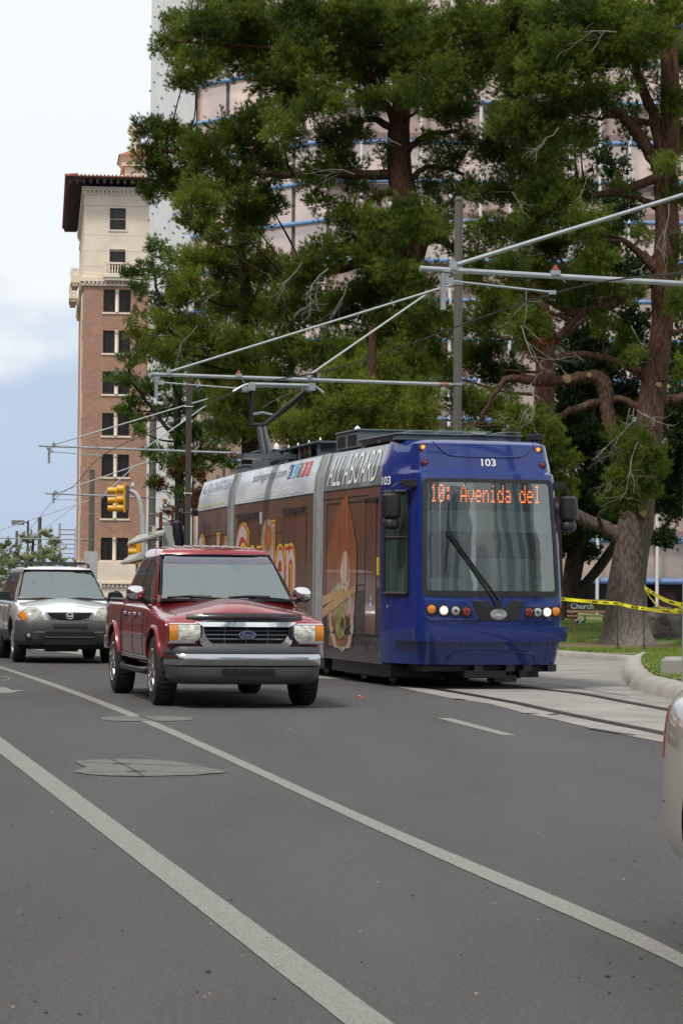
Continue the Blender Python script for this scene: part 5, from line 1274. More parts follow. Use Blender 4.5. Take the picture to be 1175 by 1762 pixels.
def cabin(root, zf, yw, yr, hw_, zt, driver_x, shirt, with_person, label=None, F_=None):
    dk = mat('cabin_dark', (.05, .055, .057), rough=.8); gr = mat('cabin_grey', (.38, .44, .44), rough=.8, var=.1)
    b = MB(); b.box(-hw_, hw_, yw, yw + .55, zf - .12, zf); b.box(-hw_ * .9, hw_ * .9, yw + .5, yw + .62, zf - .3, zf + .03); b.build('dashboard', dk, root, bevel=.03)
    for x in (-driver_x, driver_x):
        b = MB(); b.prism(rrect(x - .26, x + .26, zf - .55, zf + .22, .08), yw + 1.25, yw + 1.40, 'Y'); b.prism(rrect(x - .13, x + .13, zf + .24, zf + .40, .05), yw + 1.27, yw + 1.36, 'Y'); b.build('seat', gr, root, smooth=40)
    b = MB(); b.box(-hw_ + .05, hw_ - .05, yr - .12, yr - .08, zf - .1, zt - .06); b.build('rear_window', mat('rear_light', (.30, .33, .33), rough=.4), root, smooth=0)
    b = MB(); b.tube([(driver_x + .18 * math.cos(a), yw + .62 + .08 * math.sin(a), zf + .02 + .17 * math.sin(a)) for a in [2 * math.pi * k / 20 for k in range(21)]], .016, 6); b.build('steering_wheel', dk, root)
    b = MB(); b.cbox((0, yw + .75, zt - .12), (.22, .03, .07)); b.tube([(0, yw + .7, zt - .03), (0, yw + .75, zt - .12)], .01, 5); b.build('rear_view_mirror', dk, root)
def oval_badge(root, c, rx, rz, name='badge', fill=None, txt=None):
    b = MB(); b.prism(ell(c[0], c[2], rx, rz, 24), c[1] - .012, c[1] + .01, 'Y'); b.m(1).prism(ell(c[0], c[2], rx * .9, rz * .85, 24), c[1] - .015, c[1] - .011, 'Y')
    o = b.build(name, [CHROME, fill], root, smooth=30)
    if txt: text_part('lettering', txt, lambda u, v: Vector((c[0] - rx * .68 + rx * 1.36 * u, c[1] - .0165, c[2] - rz * .58 + rz * 1.1 * v)), CHROME, o, offset=.015, shear=.12)
    return o

def pickup():
    RED = mat('maroon_paint', (0.27, 0.016, 0.026), rough=.24, coat=1.0, metal=.2, var=.08, vscale=2)
    F_ = Frame(-1.05, 31.62, 12.0); root = frame_root('pickup_truck', F_, 'dark red crew-cab pickup truck with chrome grille, bumper, mirrors and wheels', 'pickup truck'); root.scale = (.955, 1, 1)
    WB0, WB1 = .95, 4.48; RW = .405
    st = [(.19, .88, .60, .97, .99, .02), (.22, .92, .56, 1.01, 1.035, .03), (.34, .965, .52, 1.04, 1.095, .06), (.62, .985, .50, 1.06, 1.145, .07), (1.0, .995, .48, 1.09, 1.175, .07), (1.38, 1.0, .46, 1.13, 1.195, .05), (1.50, 1.0, .45, 1.15, 1.20, .03), (2.1, 1.0, .44, 1.165, 1.18, .0), (3.0, 1.0, .44, 1.175, 1.18, .0), (3.72, 1.0, .44, 1.18, 1.19, .0), (3.80, .995, .46, 1.185, 1.19, .0), (4.4, 1.0, .50, 1.185, 1.17, .0), (5.2, .995, .52, 1.185, 1.17, .0), (5.50, .97, .55, 1.185, 1.17, 0), (5.56, .94, .58, 1.16, 1.14, 0)]
    body = loft_body('body', st, RED, root, 2, ((WB0, .42), (WB1, .42)), .475, .60)
    sk = Skin(body)
    cab = greenhouse('cab', (.865, .95, 1.36, 3.88, 1.15, 1.15), (.70, .685, 2.30, 3.66, 1.765, 1.785), RED, root, crown=.10, bow=.17, bulge=.035); sg = Skin(cab)
    # roof ribs catching light
    b = MB()
    for k in range(9):
        x = -.50 + .125 * k; pts = [sg.pt(x, y, 'top', .002) for y in (2.34, 2.6, 2.9, 3.2, 3.5)]
        if all(p is not None for p in pts): b.tube(pts, [.003, .006, .007, .006, .003], 6)
    b.build('roof_rib', RED, root)
    w = windscreen_patch('windscreen', sg, .805, .672, 1.225, 1.74, SCREEN, root, .010)
    open_front(cab, 1.17, 1.79, .86); cabin(root, 1.19, 1.42, 3.60, .80, 1.75, .40, None, True)
    b = MB(); o_ = .012
    sg.line(b, [(-.83, 1.215), (-.70, 1.72), (-.64, 1.752), (0, 1.759), (.64, 1.752), (.70, 1.72), (.83, 1.215)], 'front', .010, .08, .008); sg.line(b, [(-.86, 1.21), (.86, 1.21)], 'front', .022, .08, .004); b.build('windscreen_seal', RUBBER, w)
    sg.patch('top_band', [(-.69, 1.65), (.69, 1.65), (.655, 1.735), (-.655, 1.735)], 'front', mat('dark_top_band', (.05, .055, .085), rough=.06, ior=2.0), w, off=.0125, step=.1, thick=.004)  # darker blue-grey strip along the top of the windscreen
    # cowl with wipers
    cow = MB(); cow.prism([(-.86, 1.205), (.86, 1.205), (.84, 1.235), (-.84, 1.235)], 1.30, 1.42, 'Y'); cow.build('cowl', BLACKP, root)
    for x0, x1 in ((-.62, .02), (.12, .72)):
        b = MB(); p0 = sg.pt(x1, 1.235, 'front', .03); pm = sg.pt(x0 + .15, 1.262, 'front', .03); b.tube([p0, pm], .010, 6); b.tube([sg.pt(x0 - .12, 1.25, 'front', .02), sg.pt(x0 + .15, 1.268, 'front', .025), sg.pt(x0 + .42, 1.262, 'front', .02)], .012, 6); b.build('wiper', BLACKP, root)
    # side glass, mirrored on both sides
    for sd, s_ in (('left', -1), ('right', 1)):
        f = [(1.86, 1.21), (2.60, 1.21), (2.60, 1.70), (2.34, 1.70), (2.12, 1.55)]; r_ = [(2.70, 1.21), (3.45, 1.21), (3.42, 1.70), (2.70, 1.70)]
        for nm, pl in (('front_door', f), ('rear_door', r_)):
            fr = sg.patch(nm + '_window_frame', [(a + (-.035 if a < 2.3 and nm[0] == 'f' or a < 2.8 and nm[0] == 'r' else .035), c + (-.02 if c < 1.3 else .03)) for a, c in pl], sd, BLACKP, root, off=.006, step=.09, thick=.01)
            sg.patch('window', pl, sd, SIDEGLASS, fr, off=.011, step=.09, thick=.006)
        b = MB()
        for y in (1.78, 2.66, 3.60): sk.line(b, [(y, 1.14), (y, .56)], sd, .006, .06, 0)
        sk.line(b, [(1.78, .56), (3.60, .56)], sd, .006, .06, 0); sk.line(b, [(1.50, 1.15), (1.45, .9)], sd, .005, .06, 0); sk.line(b, [(3.76, 1.16), (3.76, .5)], sd, .010, .06, 0)
        b.build('door_gap', mat('gap_black', (.01, .008, .008), rough=.7), root)
        for y in (2.42, 3.30):
            hb = MB(); p = sk.pt(y, 1.04, sd, .0); hb.cbox((p.x + s_ * .02, y, 1.04), (.045, .15, .035)); hb.m(1).cbox((p.x + s_ * .004, y, 1.03), (.012, .17, .07)); hb.build('door_handle', [CHROME, mat('gap_black', (.01, .008, .008))], root, bevel=.006)
        m_ = MB(); sk.line(m_, [(1.55, .80), (3.5, .80)], sd, .018, .08, .004); m_.build('side_moulding', RED, root)
        m_ = MB(); sk.line(m_, [(1.50, .515), (3.85, .515)], sd, .014, .08, .004); m_.build('sill_strip', CHROME, root)
        # arch flares
        for yc in (WB0, WB1):
            m_ = MB(); pts = []
            for k in range(25):
                a = math.radians(-8 + 196 * k / 24); y, z = yc + .485 * math.cos(a), .42 + .485 * math.sin(a)
                p = sk.pt(y, z + .006, sd, .0); 
                if p is not None and abs(p.x) > .8: pts.append(p + Vector((s_ * .006, 0, 0)))
            m_.tube(pts, .024, 6); m_.build('wheel_arch_flare', RED, root)
        # tow-style mirror: chrome cap in black housing
        mp = Vector((s_ * .98, 1.93, 1.28)); b = MB(); b.tube([(s_ * .90, 1.95, 1.19), (s_ * .96, 1.93, 1.22), (s_ * 1.02, 1.92, 1.26)], [.055, .045, .045], 8)
        b.prism(rrect(min(s_ * .945, s_ * 1.165), max(s_ * .945, s_ * 1.165), 1.20, 1.36, .05), 1.955, 2.0, 'Y'); mo = b.build('mirror', BLACKP, root)
        c = MB(); prof = [(0, -.085), (.55, -.075), (.85, -.04), (1.0, 0.02)]; vs = []
        for rr, yy in prof:
            vs.append([(s_ * 1.055 + .122 * max(rr, .01) * math.copysign(abs(math.cos(a)) ** .8, math.cos(a)), 1.94 + yy, 1.295 + .085 * max(rr, .01) * math.copysign(abs(math.sin(a)) ** .8, math.sin(a))) for a in [2 * math.pi * k / 20 for k in range(21)]])
        c.grid(vs); c.build('mirror_cap', CHROME, mo, smooth=60)
    # front end
    b = MB(); rows = []
    for o_, z in ((.02, .965), (-.03, .975), (-.055, 1.01), (-.05, 1.05), (-.02, 1.085), (.01, 1.08)):
        rows.append([(u * .70, .10 + o_ + .16 * abs(u) ** 2.5, z - .025 * abs(u) ** 3) for u in np.linspace(-1, 1, 17)])
    b.grid(rows); b.build('bonnet_deflector', mat('smoked_plastic', (.016, .008, .012), rough=.3, coat=.3), root, smooth=60)
    b = MB(); rows = []
    for y, z in ((.10, .955), (.11, .985), (.16, 1.01), (.26, 1.03)): rows.append([(u * .95, y + .10 * abs(u) ** 3, z - .03 * abs(u) ** 4) for u in np.linspace(-1, 1, 17)])
    b.grid(rows); b.build('header_panel', RED, root, smooth=60)
    b = MB(); 
    for sx in (-1, 1): b.tube([sk.pt(sx * x, y, 'top', .001) for x, y in ((.80, .35), (.82, .8), (.85, 1.3))], .006, 5)
    b.build('bonnet_gap', mat('gap_black', (.01, .008, .008), rough=.7), root)
    gy = .045
    outer = [(-.60, .978), (.60, .978), (.585, .86), (.545, .73), (.48, .665), (-.48, .665), (-.545, .73), (-.585, .86)]; inner = [(-.515, .925), (.515, .925), (.50, .84), (.46, .77), (.41, .735), (-.41, .735), (-.46, .77), (-.50, .84)]
    def bowy(x): return gy + .05 * (abs(x) / .6) ** 2
    g = MB(); P = []
    for pl, yy in ((outer, .05), (outer, -.005), (inner, -.018), (inner, .06)):
        pl = [tuple(v) for v in [Vector(a).lerp(Vector(c), k / 5) for a, c in zip(pl, pl[1:] + pl[:1]) for k in range(5)]]; pl = pl + [pl[0]]; P.append([(x, bowy(x) + yy, z) for x, z in pl])
    g.grid(P); gr = g.build('grille', CHROME, root, smooth=40)
    g = MB(); pl = inner; g.add([(x, bowy(x) + .07, z) for x, z in pl], [tuple(range(len(pl)))]); g.build('grille_recess', mat('grille_black', (.006, .006, .007), rough=.8), gr, smooth=0)
    g = MB(); 
    for z in (.785, .832, .879): 
        hwid = interp(z, [(.735, .41), (.77, .46), (.84, .50), (.925, .515)])[0] - .005; g.tube([(x, bowy(x) + .022, z) for x in np.linspace(-hwid, hwid, 9)], .0085, 6)
    for x in (-.26, 0, .26): g.tube([(x, bowy(x) + .030, .737), (x, bowy(x) + .030, .922)], .008, 6)
    g.build('grille_bar', mat('grille_bar_grey', (.10, .115, .135), rough=.3, metal=.4), gr)
    oval_badge(root, (-.0, .012, .835), .105, .045, 'badge', mat('badge_blue', (.01, .02, .10), rough=.25, coat=1), 'Ford')
    for s_ in (-1, 1):
        e_ = lambda x, z: (s_ * x, z)
        hl = [e_(.60, .965), e_(.93, .965), e_(.94, .73), e_(.62, .73)]
        b = MB(); b.add([(x, .03 + .16 * max(0, abs(x) - .60) ** 1.3, z) for x, z in hl] + [(x, .25, z) for x, z in hl], [(0, 1, 2, 3), (0, 4, 5, 1), (1, 5, 6, 2), (2, 6, 7, 3), (3, 7, 4, 0)]); h = b.build('headlight', CHROME, root, smooth=0, bevel=.012)
        lens = MB(); rows = []
        for j in range(5):
            z = .765 + (.945 - .765) * j / 4; rows.append([(s_ * x, .012 + .16 * max(0, x - .60) ** 1.3 - .02 * math.sin(math.pi * j / 4), z) for x in np.linspace(.565 + (.03 if j in (0,) else 0), .822, 7)])
        lens.grid(rows); lens.build('lens', mat('headlamp_lens', (.42, .43, .36), rough=.12, coat=1, col2=(.86, .86, .80), c2lo=.4, c2hi=.6, vscale=14, stretch=(1, 1, 2)), h, smooth=50)
        lens = MB(); rows = []
        for j in range(5):
            z = .765 + (.945 - .765) * j / 4; rows.append([(s_ * x, .012 + .16 * max(0, x - .60) ** 1.3 - .02 * math.sin(math.pi * j / 4), z) for x in np.linspace(.828, .928, 5)])
        lens.grid(rows); lens.build('turn_signal', AMBER, h, smooth=50)
    # bumper: grey top pad, chrome bar, dark valance with an air slot
    def bump_row(z, off, hwid=.98):
        out = []
        for k in range(25):
            u = -1 + 2 * k / 24; a = abs(u); x = u * hwid; y = -.06 - off + .10 * a ** 2 + (.30 * ((a - .86) / .14) ** 2 if a > .86 else 0); out.append((x, y, z))
        return out
    def bumpbit(nm, rows, m_):
        b = MB(); b.grid([bump_row(*r) for r in rows]); return b.build(nm, m_, root, smooth=40)
    GP = mat('grey_bumper_plastic', (.055, .06, .066), rough=.5, bump=.1, bscale=80)
    bumpbit('bumper_pad', [(.70, -.12, .91), (.70, -.02, .93), (.665, .0, .945), (.625, .0, .95), (.622, -.03, .94)], GP)
    bumpbit('bumper', [(.622, -.02, .945), (.618, .025, .955), (.59, .045, .96), (.545, .05, .96), (.49, .03, .955), (.478, .0, .945)], mat('bumper_chrome', (.55, .56, .58), rough=.12, metal=1.0))
    v = bumpbit('valance', [(.478, -.005, .942), (.47, .022, .95), (.40, .028, .93), (.34, .015, .92), (.30, -.01, .87), (.275, -.06, .82), (.275, -.3, .78)], GP)
    b = MB()
    for k in range(6): x = -.27 + .108 * k; b.prism(rrect(x - .045, x + .045, .40, .455, .012, 3), -.115, -.085, 'Y')
    b.build('air_slot', mat('grille_black', (.006, .006, .007), rough=.8), v, smooth=0)
    # underside
    b = MB(); b.box(-.7, .7, .3, 5.3, .38, .55); b.box(-.62, .62, .5, .7, .30, .42); b.tube([(-.8, WB1, .40), (.8, WB1, .40)], .06, 8); b.lathe([(.0, -.16), (.15, -.1), (.15, .1), (0, .16)], (0, WB1, .38), 'Y', 12); b.tube([(-.75, WB0, .36), (.75, WB0, .36)], .05, 8); b.build('chassis', BLACKP, root)
    for s_ in (-1, 1):
        b = MB(); b.tube([(s_ * .93, 1.5, .40), (s_ * .98, 1.6, .37), (s_ * .98, 3.7, .37), (s_ * .93, 3.8, .40)], .035, 8); b.build('side_step', BLACKP, root)
    for y in (WB0, WB1):
        for s_ in (-1, 1): wheel(root, s_ * .865, y, RW, .275, CHROME, spokes=6)
    # load bed with tonneau cover and rear lamps
    b = MB(); b.box(-.86, .86, 3.90, 5.50, 1.185, 1.205); b.tube([(-.88, 3.9, 1.2), (-.88, 5.5, 1.2)], .025, 6); b.tube([(.88, 3.9, 1.2), (.88, 5.5, 1.2)], .025, 6); b.build('bed_cover', mat('tonneau_vinyl', (.10, .105, .11), rough=.6, bump=.1), root)
    for s_ in (-1, 1): b = MB(); b.box(min(s_ * .80, s_ * .94), max(s_ * .80, s_ * .94), 5.55, 5.585, .75, 1.10); b.build('tail_light', REDLENS, root, bevel=.01)
    b = MB(); b.box(-.95, .95, 5.6, 5.75, .55, .72); b.build('rear_bumper', CHROME, root, bevel=.02)
    b = MB(); p = sk.pt(.86, 1.32, 'top', 0); b.tube([(-.90, 1.25, 1.15), (-.91, 1.3, 1.95)], .004, 5); b.build('aerial', BLACKP, root)
pickup()
def pickup_driver():
    F2 = Frame(-1.05, 31.62, 12.0); x, y, z = .40, 2.60, .80
    J = [(x, y, z), (x, y, z + .2), (x, y, z + .42), (x, y - .01, z + .54), (x, y - .02, z + .62), (x, y - .04, z + .71), (x, y - .03, z + .79), (x - .18, y, z + .46), (x - .24, y - .12, z + .24), (x - .14, y - .42, z + .38), (x - .12, y - .50, z + .42), (x + .18, y, z + .46), (x + .24, y - .12, z + .24), (x + .14, y - .42, z + .38), (x + .12, y - .50, z + .42)]
    Bn = [(0, 1), (1, 2), (2, 3), (3, 4), (4, 5), (5, 6), (3, 7), (7, 8), (8, 9), (9, 10), (3, 11), (11, 12), (12, 13), (13, 14)]
    o = skin_person('person', F2, J, Bn, [(.15, .12), (.16, .12), (.17, .11), (.10, .09), (.055, .055), (.08, .095), (.075, .09), .065, .05, .036, .04, .065, .05, .036, .04], mat('skin', (.33, .18, .12)), 'driver in a pale shirt at the wheel behind the pickup windscreen')
    b = MB(); b.lathe([(0, -.06), (.08, -.04), (.098, .02), (.08, .07), (0, .10)], (x, y - .01, z + .77), 'Z', 14); b.build('hair', mat('dark_hair', (.02, .015, .012)), o)
    b = MB(); b.lathe([(.165, -.02), (.18, .12), (.185, .34), (.15, .46), (.07, .535)], (x, y, z), 'Z', 16); b.v = [(p[0], y + (p[1] - y) * .74, p[2]) for p in b.v]; b.build('shirt', mat('pale_shirt', (.42, .40, .36), rough=.9), o)
    b = MB()
    for s_ in (-1, 1): b.lathe([(.012, 0), (.008, -.01), (0, -.012)], (x + s_ * .032, y - .125, z + .72), 'Y', 8)
    b.tube([(x, y - .125, z + .72), (x, y - .155, z + .68)], [.008, .014], 6); b.tube([(x - .025, y - .12, z + .65), (x + .025, y - .12, z + .65)], .006, 5); b.build('face', mat('face_detail', (.1, .045, .035), rough=.5), o)
pickup_driver()

def suv():
    SIL = mat('silver_paint', (0.80, 0.82, 0.84), rough=.26, coat=1.0, metal=.25, var=.05, vscale=2)
    CLAD = mat('grey_cladding', (.065, .068, .072), rough=.5, bump=.08, bscale=60)
    X0 = ((-5.79 + -4.243) / 2) + .143; Yc = 49.2
    th = 12.3; F_ = Frame(X0 + .90 * math.sin(math.radians(th)), Yc - .90 * math.cos(math.radians(th)), th)
    root = frame_root('suv', F_, 'silver compact sport utility vehicle with grey bumper cladding, following the red pickup', 'suv')
    WB0, WB1, RW = .90, 3.52, .355
    st = [(.06, .70, .48, .80, .85, .03), (.10, .78, .42, .90, .93, .04), (.25, .86, .38, .95, .985, .05), (.5, .895, .36, .985, 1.03, .05), (.85, .905, .34, 1.01, 1.07, .045), (1.12, .91, .34, 1.04, 1.095, .04), (1.3, .91, .34, 1.06, 1.10, .02), (2.2, .91, .34, 1.07, 1.08, 0), (3.5, .905, .36, 1.08, 1.09, 0), (4.1, .88, .38, 1.09, 1.09, 0), (4.35, .84, .42, 1.09, 1.09, 0), (4.40, .78, .46, 1.05, 1.06, 0)]
    body = loft_body('body', st, SIL, root, 2, ((WB0, .37), (WB1, .37)), .425, .56); sk = Skin(body)
    cab = greenhouse('cab', (.80, .80, 1.14, 4.33, 1.04, 1.06), (.60, .62, 1.92, 4.12, 1.635, 1.63), SIL, root, crown=.065, bow=.15, bulge=.04); sg = Skin(cab)
    w = windscreen_patch('windscreen', sg, .755, .60, 1.11, 1.605, SCREEN, root, .010)
    open_front(cab, 1.05, 1.64, .78); cabin(root, 1.09, 1.22, 4.1, .70, 1.60, .36, None, False)
    b = MB(); sg.line(b, [(-.775, 1.10), (-.62, 1.59), (-.56, 1.62), (0, 1.628), (.56, 1.62), (.62, 1.59), (.775, 1.10)], 'front', .010, .08, .008); sg.line(b, [(-.78, 1.10), (.78, 1.10)], 'front', .020, .08, .003); b.build('windscreen_seal', RUBBER, w)
    b = MB()
    for x0, x1 in ((-.70, -.02), (.02, .62)): b.tube([sg.pt(x, z, 'front', .02) for x, z in ((x0, 1.115), ((x0 + x1) / 2, 1.13), (x1, 1.112))], [.006, .014, .008], 6)
    b.build('wiper', BLACKP, root)
    for sd, s_ in (('left', -1), ('right', 1)):
        for nm, pl in (('front_window', [(1.62, 1.10), (2.38, 1.10), (2.38, 1.56), (2.12, 1.56), (1.88, 1.42)]), ('rear_window', [(2.46, 1.10), (3.20, 1.10), (3.18, 1.56), (2.46, 1.56)]), ('quarter_window', [(3.30, 1.10), (4.05, 1.10), (3.95, 1.55), (3.30, 1.56)])):
            fr = sg.patch('window_frame', [(a + (-.03 if k in (0, 3, 4) else .03), c + (-.02 if c < 1.2 else .025)) for k, (a, c) in enumerate(pl)], sd, BLACKP, root, off=.005, step=.1, thick=.01); sg.patch('window', pl, sd, SIDEGLASS, fr, off=.010, step=.1, thick=.006)
        b = MB()
        for y in (1.50, 2.42, 3.26): sk.line(b, [(y, 1.04), (y, .42)], sd, .006, .06, 0)
        b.build('door_gap', mat('gap_black', (.01, .008, .008), rough=.7), root)
        sk.patch('side_cladding', [(1.36, .345), (3.05, .345), (3.05, .56), (1.36, .56)], sd, CLAD, root, off=.014, step=.08, thick=.02)
        for y in (2.22, 3.08): hb = MB(); p = sk.pt(y, .98, sd, 0); hb.cbox((p.x + s_ * .015, y, .98), (.035, .14, .03)); hb.build('door_handle', SIL, root, bevel=.006)
        for yc in (WB0, WB1):
            m_ = MB(); pts = []
            for k in range(25):
                a = math.radians(-10 + 200 * k / 24); p = sk.pt(yc + .445 * math.cos(a), .37 + .445 * math.sin(a), sd, 0)
                if p is not None and abs(p.x) > .7: pts.append(p + Vector((s_ * .008, 0, 0)))
            m_.tube(pts, .034, 6); m_.build('wheel_arch_flare', CLAD, root)
        b = MB(); c = Vector((s_ * .99, 1.62, 1.16)); b.prism(rrect(c.x - .11, c.x + .11, c.z - .075, c.z + .085, .045), 1.56, 1.68, 'Y'); b.tube([(s_ * .82, 1.64, 1.10), (s_ * .94, 1.62, 1.13)], .045, 8); mo = b.build('mirror', BLACKP, root, bevel=.02)
        g = MB(); g.prism(rrect(c.x - .09, c.x + .09, c.z - .06, c.z + .07, .035), 1.681, 1.69, 'Y'); g.build('mirror_glass', CHROME, mo, smooth=0)
    # nose cladding
    def row(z, off, hwid):
        out = []
        for k in range(27):
            u = -1 + 2 * k / 26; a = abs(u); out.append((u * hwid, -.01 - off + .09 * a ** 2 + (.34 * ((a - .80) / .20) ** 2 if a > .80 else 0), z))
        return out
    b = MB(); b.grid([row(*r) for r in [(.755, -.06, .87), (.75, .0, .895), (.70, .03, .905), (.60, .035, .91), (.52, .02, .91), (.44, .015, .90), (.37, -.01, .885), (.33, -.05, .86), (.31, -.2, .8)]]); bp = b.build('bumper', CLAD, root, smooth=45)
    b = MB(); b.prism([(-.42, .55), (.42, .55), (.40, .47), (-.40, .47)], -.048, -.02, 'Y'); b.prism([(-.46, .445), (.46, .445), (.44, .33), (-.44, .33)], -.046, -.02, 'Y'); b.build('air_intake', mat('grille_black', (.006, .006, .007), rough=.8), bp, smooth=0)
    b = MB(); b.box(-.43, .43, -.060, -.045, .455, .465); b.box(-.60, -.44, -.056, -.03, .54, .555); b.box(.42, .58, -.056, -.03, .54, .555); b.build('bumper_strip', mat('satin_strip', (.35, .36, .37), rough=.3, metal=.6), bp, smooth=0)
    b = MB(); b.prism([(-.30, .70), (.30, .70), (.29, .63), (-.29, .63)], -.058, -.03, 'Y'); b.build('plate_recess', mat('recess_grey', (.05, .052, .055), rough=.5), bp, smooth=0, bevel=.008)
    for s_ in (-1, 1):
        b = MB(); y_ = .03; b.lathe([(.070, .04), (.070, -.01), (.056, -.014)], (s_ * .70, y_, .485), 'Y', 18); h = b.build('fog_light', BLACKP, bp); b = MB(); b.lathe([(.056, -.008), (.03, -.016), (0, -.018)], (s_ * .70, y_, .485), 'Y', 18); b.build('lens', CLEARL, h)
    # grille, lamps, badge
    gpl = [(-.395, .885), (.395, .885), (.33, .80), (.2, .755), (0, .742), (-.2, .755), (-.33, .80)]
    gb = MB(); gb.add([(x, .0 + .10 * abs(x) ** 2, z) for x, z in [(a * 1.08, (c - .82) * 1.16 + .82) for a, c in gpl]] + [(x, .12, z) for x, z in [(a * 1.08, (c - .82) * 1.16 + .82) for a, c in gpl]], [tuple(range(7))] + [(i, (i + 1) % 7, (i + 1) % 7 + 7, i + 7) for i in range(7)]); gr = gb.build('grille', SIL, root, smooth=0, bevel=.008)
    gb = MB(); gb.add([(x, -.006 + .10 * abs(x) ** 2, z) for x, z in gpl], [tuple(range(7))]); gb.build('grille_recess', mat('grille_black', (.006, .006, .007), rough=.8), gr, smooth=0)
    gb = MB()
    for z in (.785, .82, .855): hwid = interp(z, [(.742, .0), (.755, .2), (.80, .33), (.885, .395)])[0]; gb.tube([(x, -.012 + .1 * x * x, z) for x in np.linspace(-hwid, hwid, 7)], .007, 5)
    gb.build('grille_bar', mat('bar_black', (.02, .02, .022), rough=.3), gr)
    c = Vector((0, -.022, .825)); b = MB()
    ring = [(c.x + .068 * math.cos(a), c.y, c.z + .052 * math.sin(a)) for a in [2 * math.pi * k / 24 for k in range(25)]]; b.tube(ring, .008, 6)
    for s_ in (-1, 1): b.tube(smooth_path([(c.x, c.y - .004, c.z - .018), (c.x + s_ * .022, c.y - .004, c.z + .008), (c.x + s_ * .055, c.y - .002, c.z + .022)], 4), .0075, 6); b.tube(smooth_path([(c.x, c.y - .004, c.z - .018), (c.x + s_ * .03, c.y - .004, c.z - .012), (c.x + s_ * .06, c.y - .002, c.z + .006)], 4), .006, 6)
    b.build('badge', CHROME, root)
    for s_ in (-1, 1):
        pl = [(s_ * x, z) for x, z in ((.44, .74), (.80, .745), (.845, .82), (.80, .90), (.70, .945), (.56, .945), (.49, .90))]
        h = sk.patch('headlight', [(x * 1.02 - s_ * .012, (z - .84) * 1.09 + .84) for x, z in pl], 'front', mat('gap_black', (.01, .008, .008)), root, off=.014, step=.06, thick=.06)
        sk.patch('lens', pl, 'front', mat('suv_lens', (.46, .47, .42), rough=.1, coat=1, metal=.3, col2=(.18, .19, .18), c2lo=.48, c2hi=.62, vscale=12), h, off=.022, step=.05, thick=.02)
        sk.patch('turn_signal', [(s_ * x, z) for x, z in ((.74, .75), (.795, .75), (.838, .82), (.80, .89), (.75, .88))], 'front', AMBER, h, off=.028, step=.05, thick=.02)
    b = MB()
    for sx in (-1, 1): b.tube([sk.pt(sx * x, y, 'top', .001) for x, y in ((.62, .2), (.70, .6), (.76, 1.1))], .005, 5)
    b.build('bonnet_gap', mat('gap_black', (.01, .008, .008), rough=.7), root)
    for s_ in (-1, 1):
        b = MB(); b.tube(smooth_path([(s_ * .56, 1.98, 1.66), (s_ * .565, 2.1, 1.73), (s_ * .57, 3.0, 1.75), (s_ * .57, 3.9, 1.73), (s_ * .57, 4.05, 1.66)], 4), .022, 8); b.build('roof_rail', BLACKP, root)
    b = MB(); b.tube([(-.56, 2.5, 1.755), (.56, 2.5, 1.755)], .022, 8); b.tube([(-.56, 3.5, 1.755), (.56, 3.5, 1.755)], .022, 8); b.build('roof_crossbar', BLACKP, root)
    b = MB(); b.box(-.65, .65, .35, 4.0, .24, .42); b.tube([(-.6, .95, .32), (.6, .95, .32)], .05, 8); b.tube([(-.7, WB1, .32), (.7, WB1, .32)], .05, 8); b.box(-.35, .2, .4, .8, .2, .3); b.build('chassis', BLACKP, root)
    for y in (WB0, WB1):
        for s_ in (-1, 1): wheel(root, s_ * .785, y, RW, .225, mat('alloy', (.5, .5, .5), rough=.3, metal=.8), spokes=5)
    for s_ in (-1, 1): b = MB(); b.box(min(s_ * .64, s_ * .75), max(s_ * .64, s_ * .75), 4.36, 4.41, .85, 1.3); b.build('tail_light', REDLENS, root, bevel=.01)
suv()

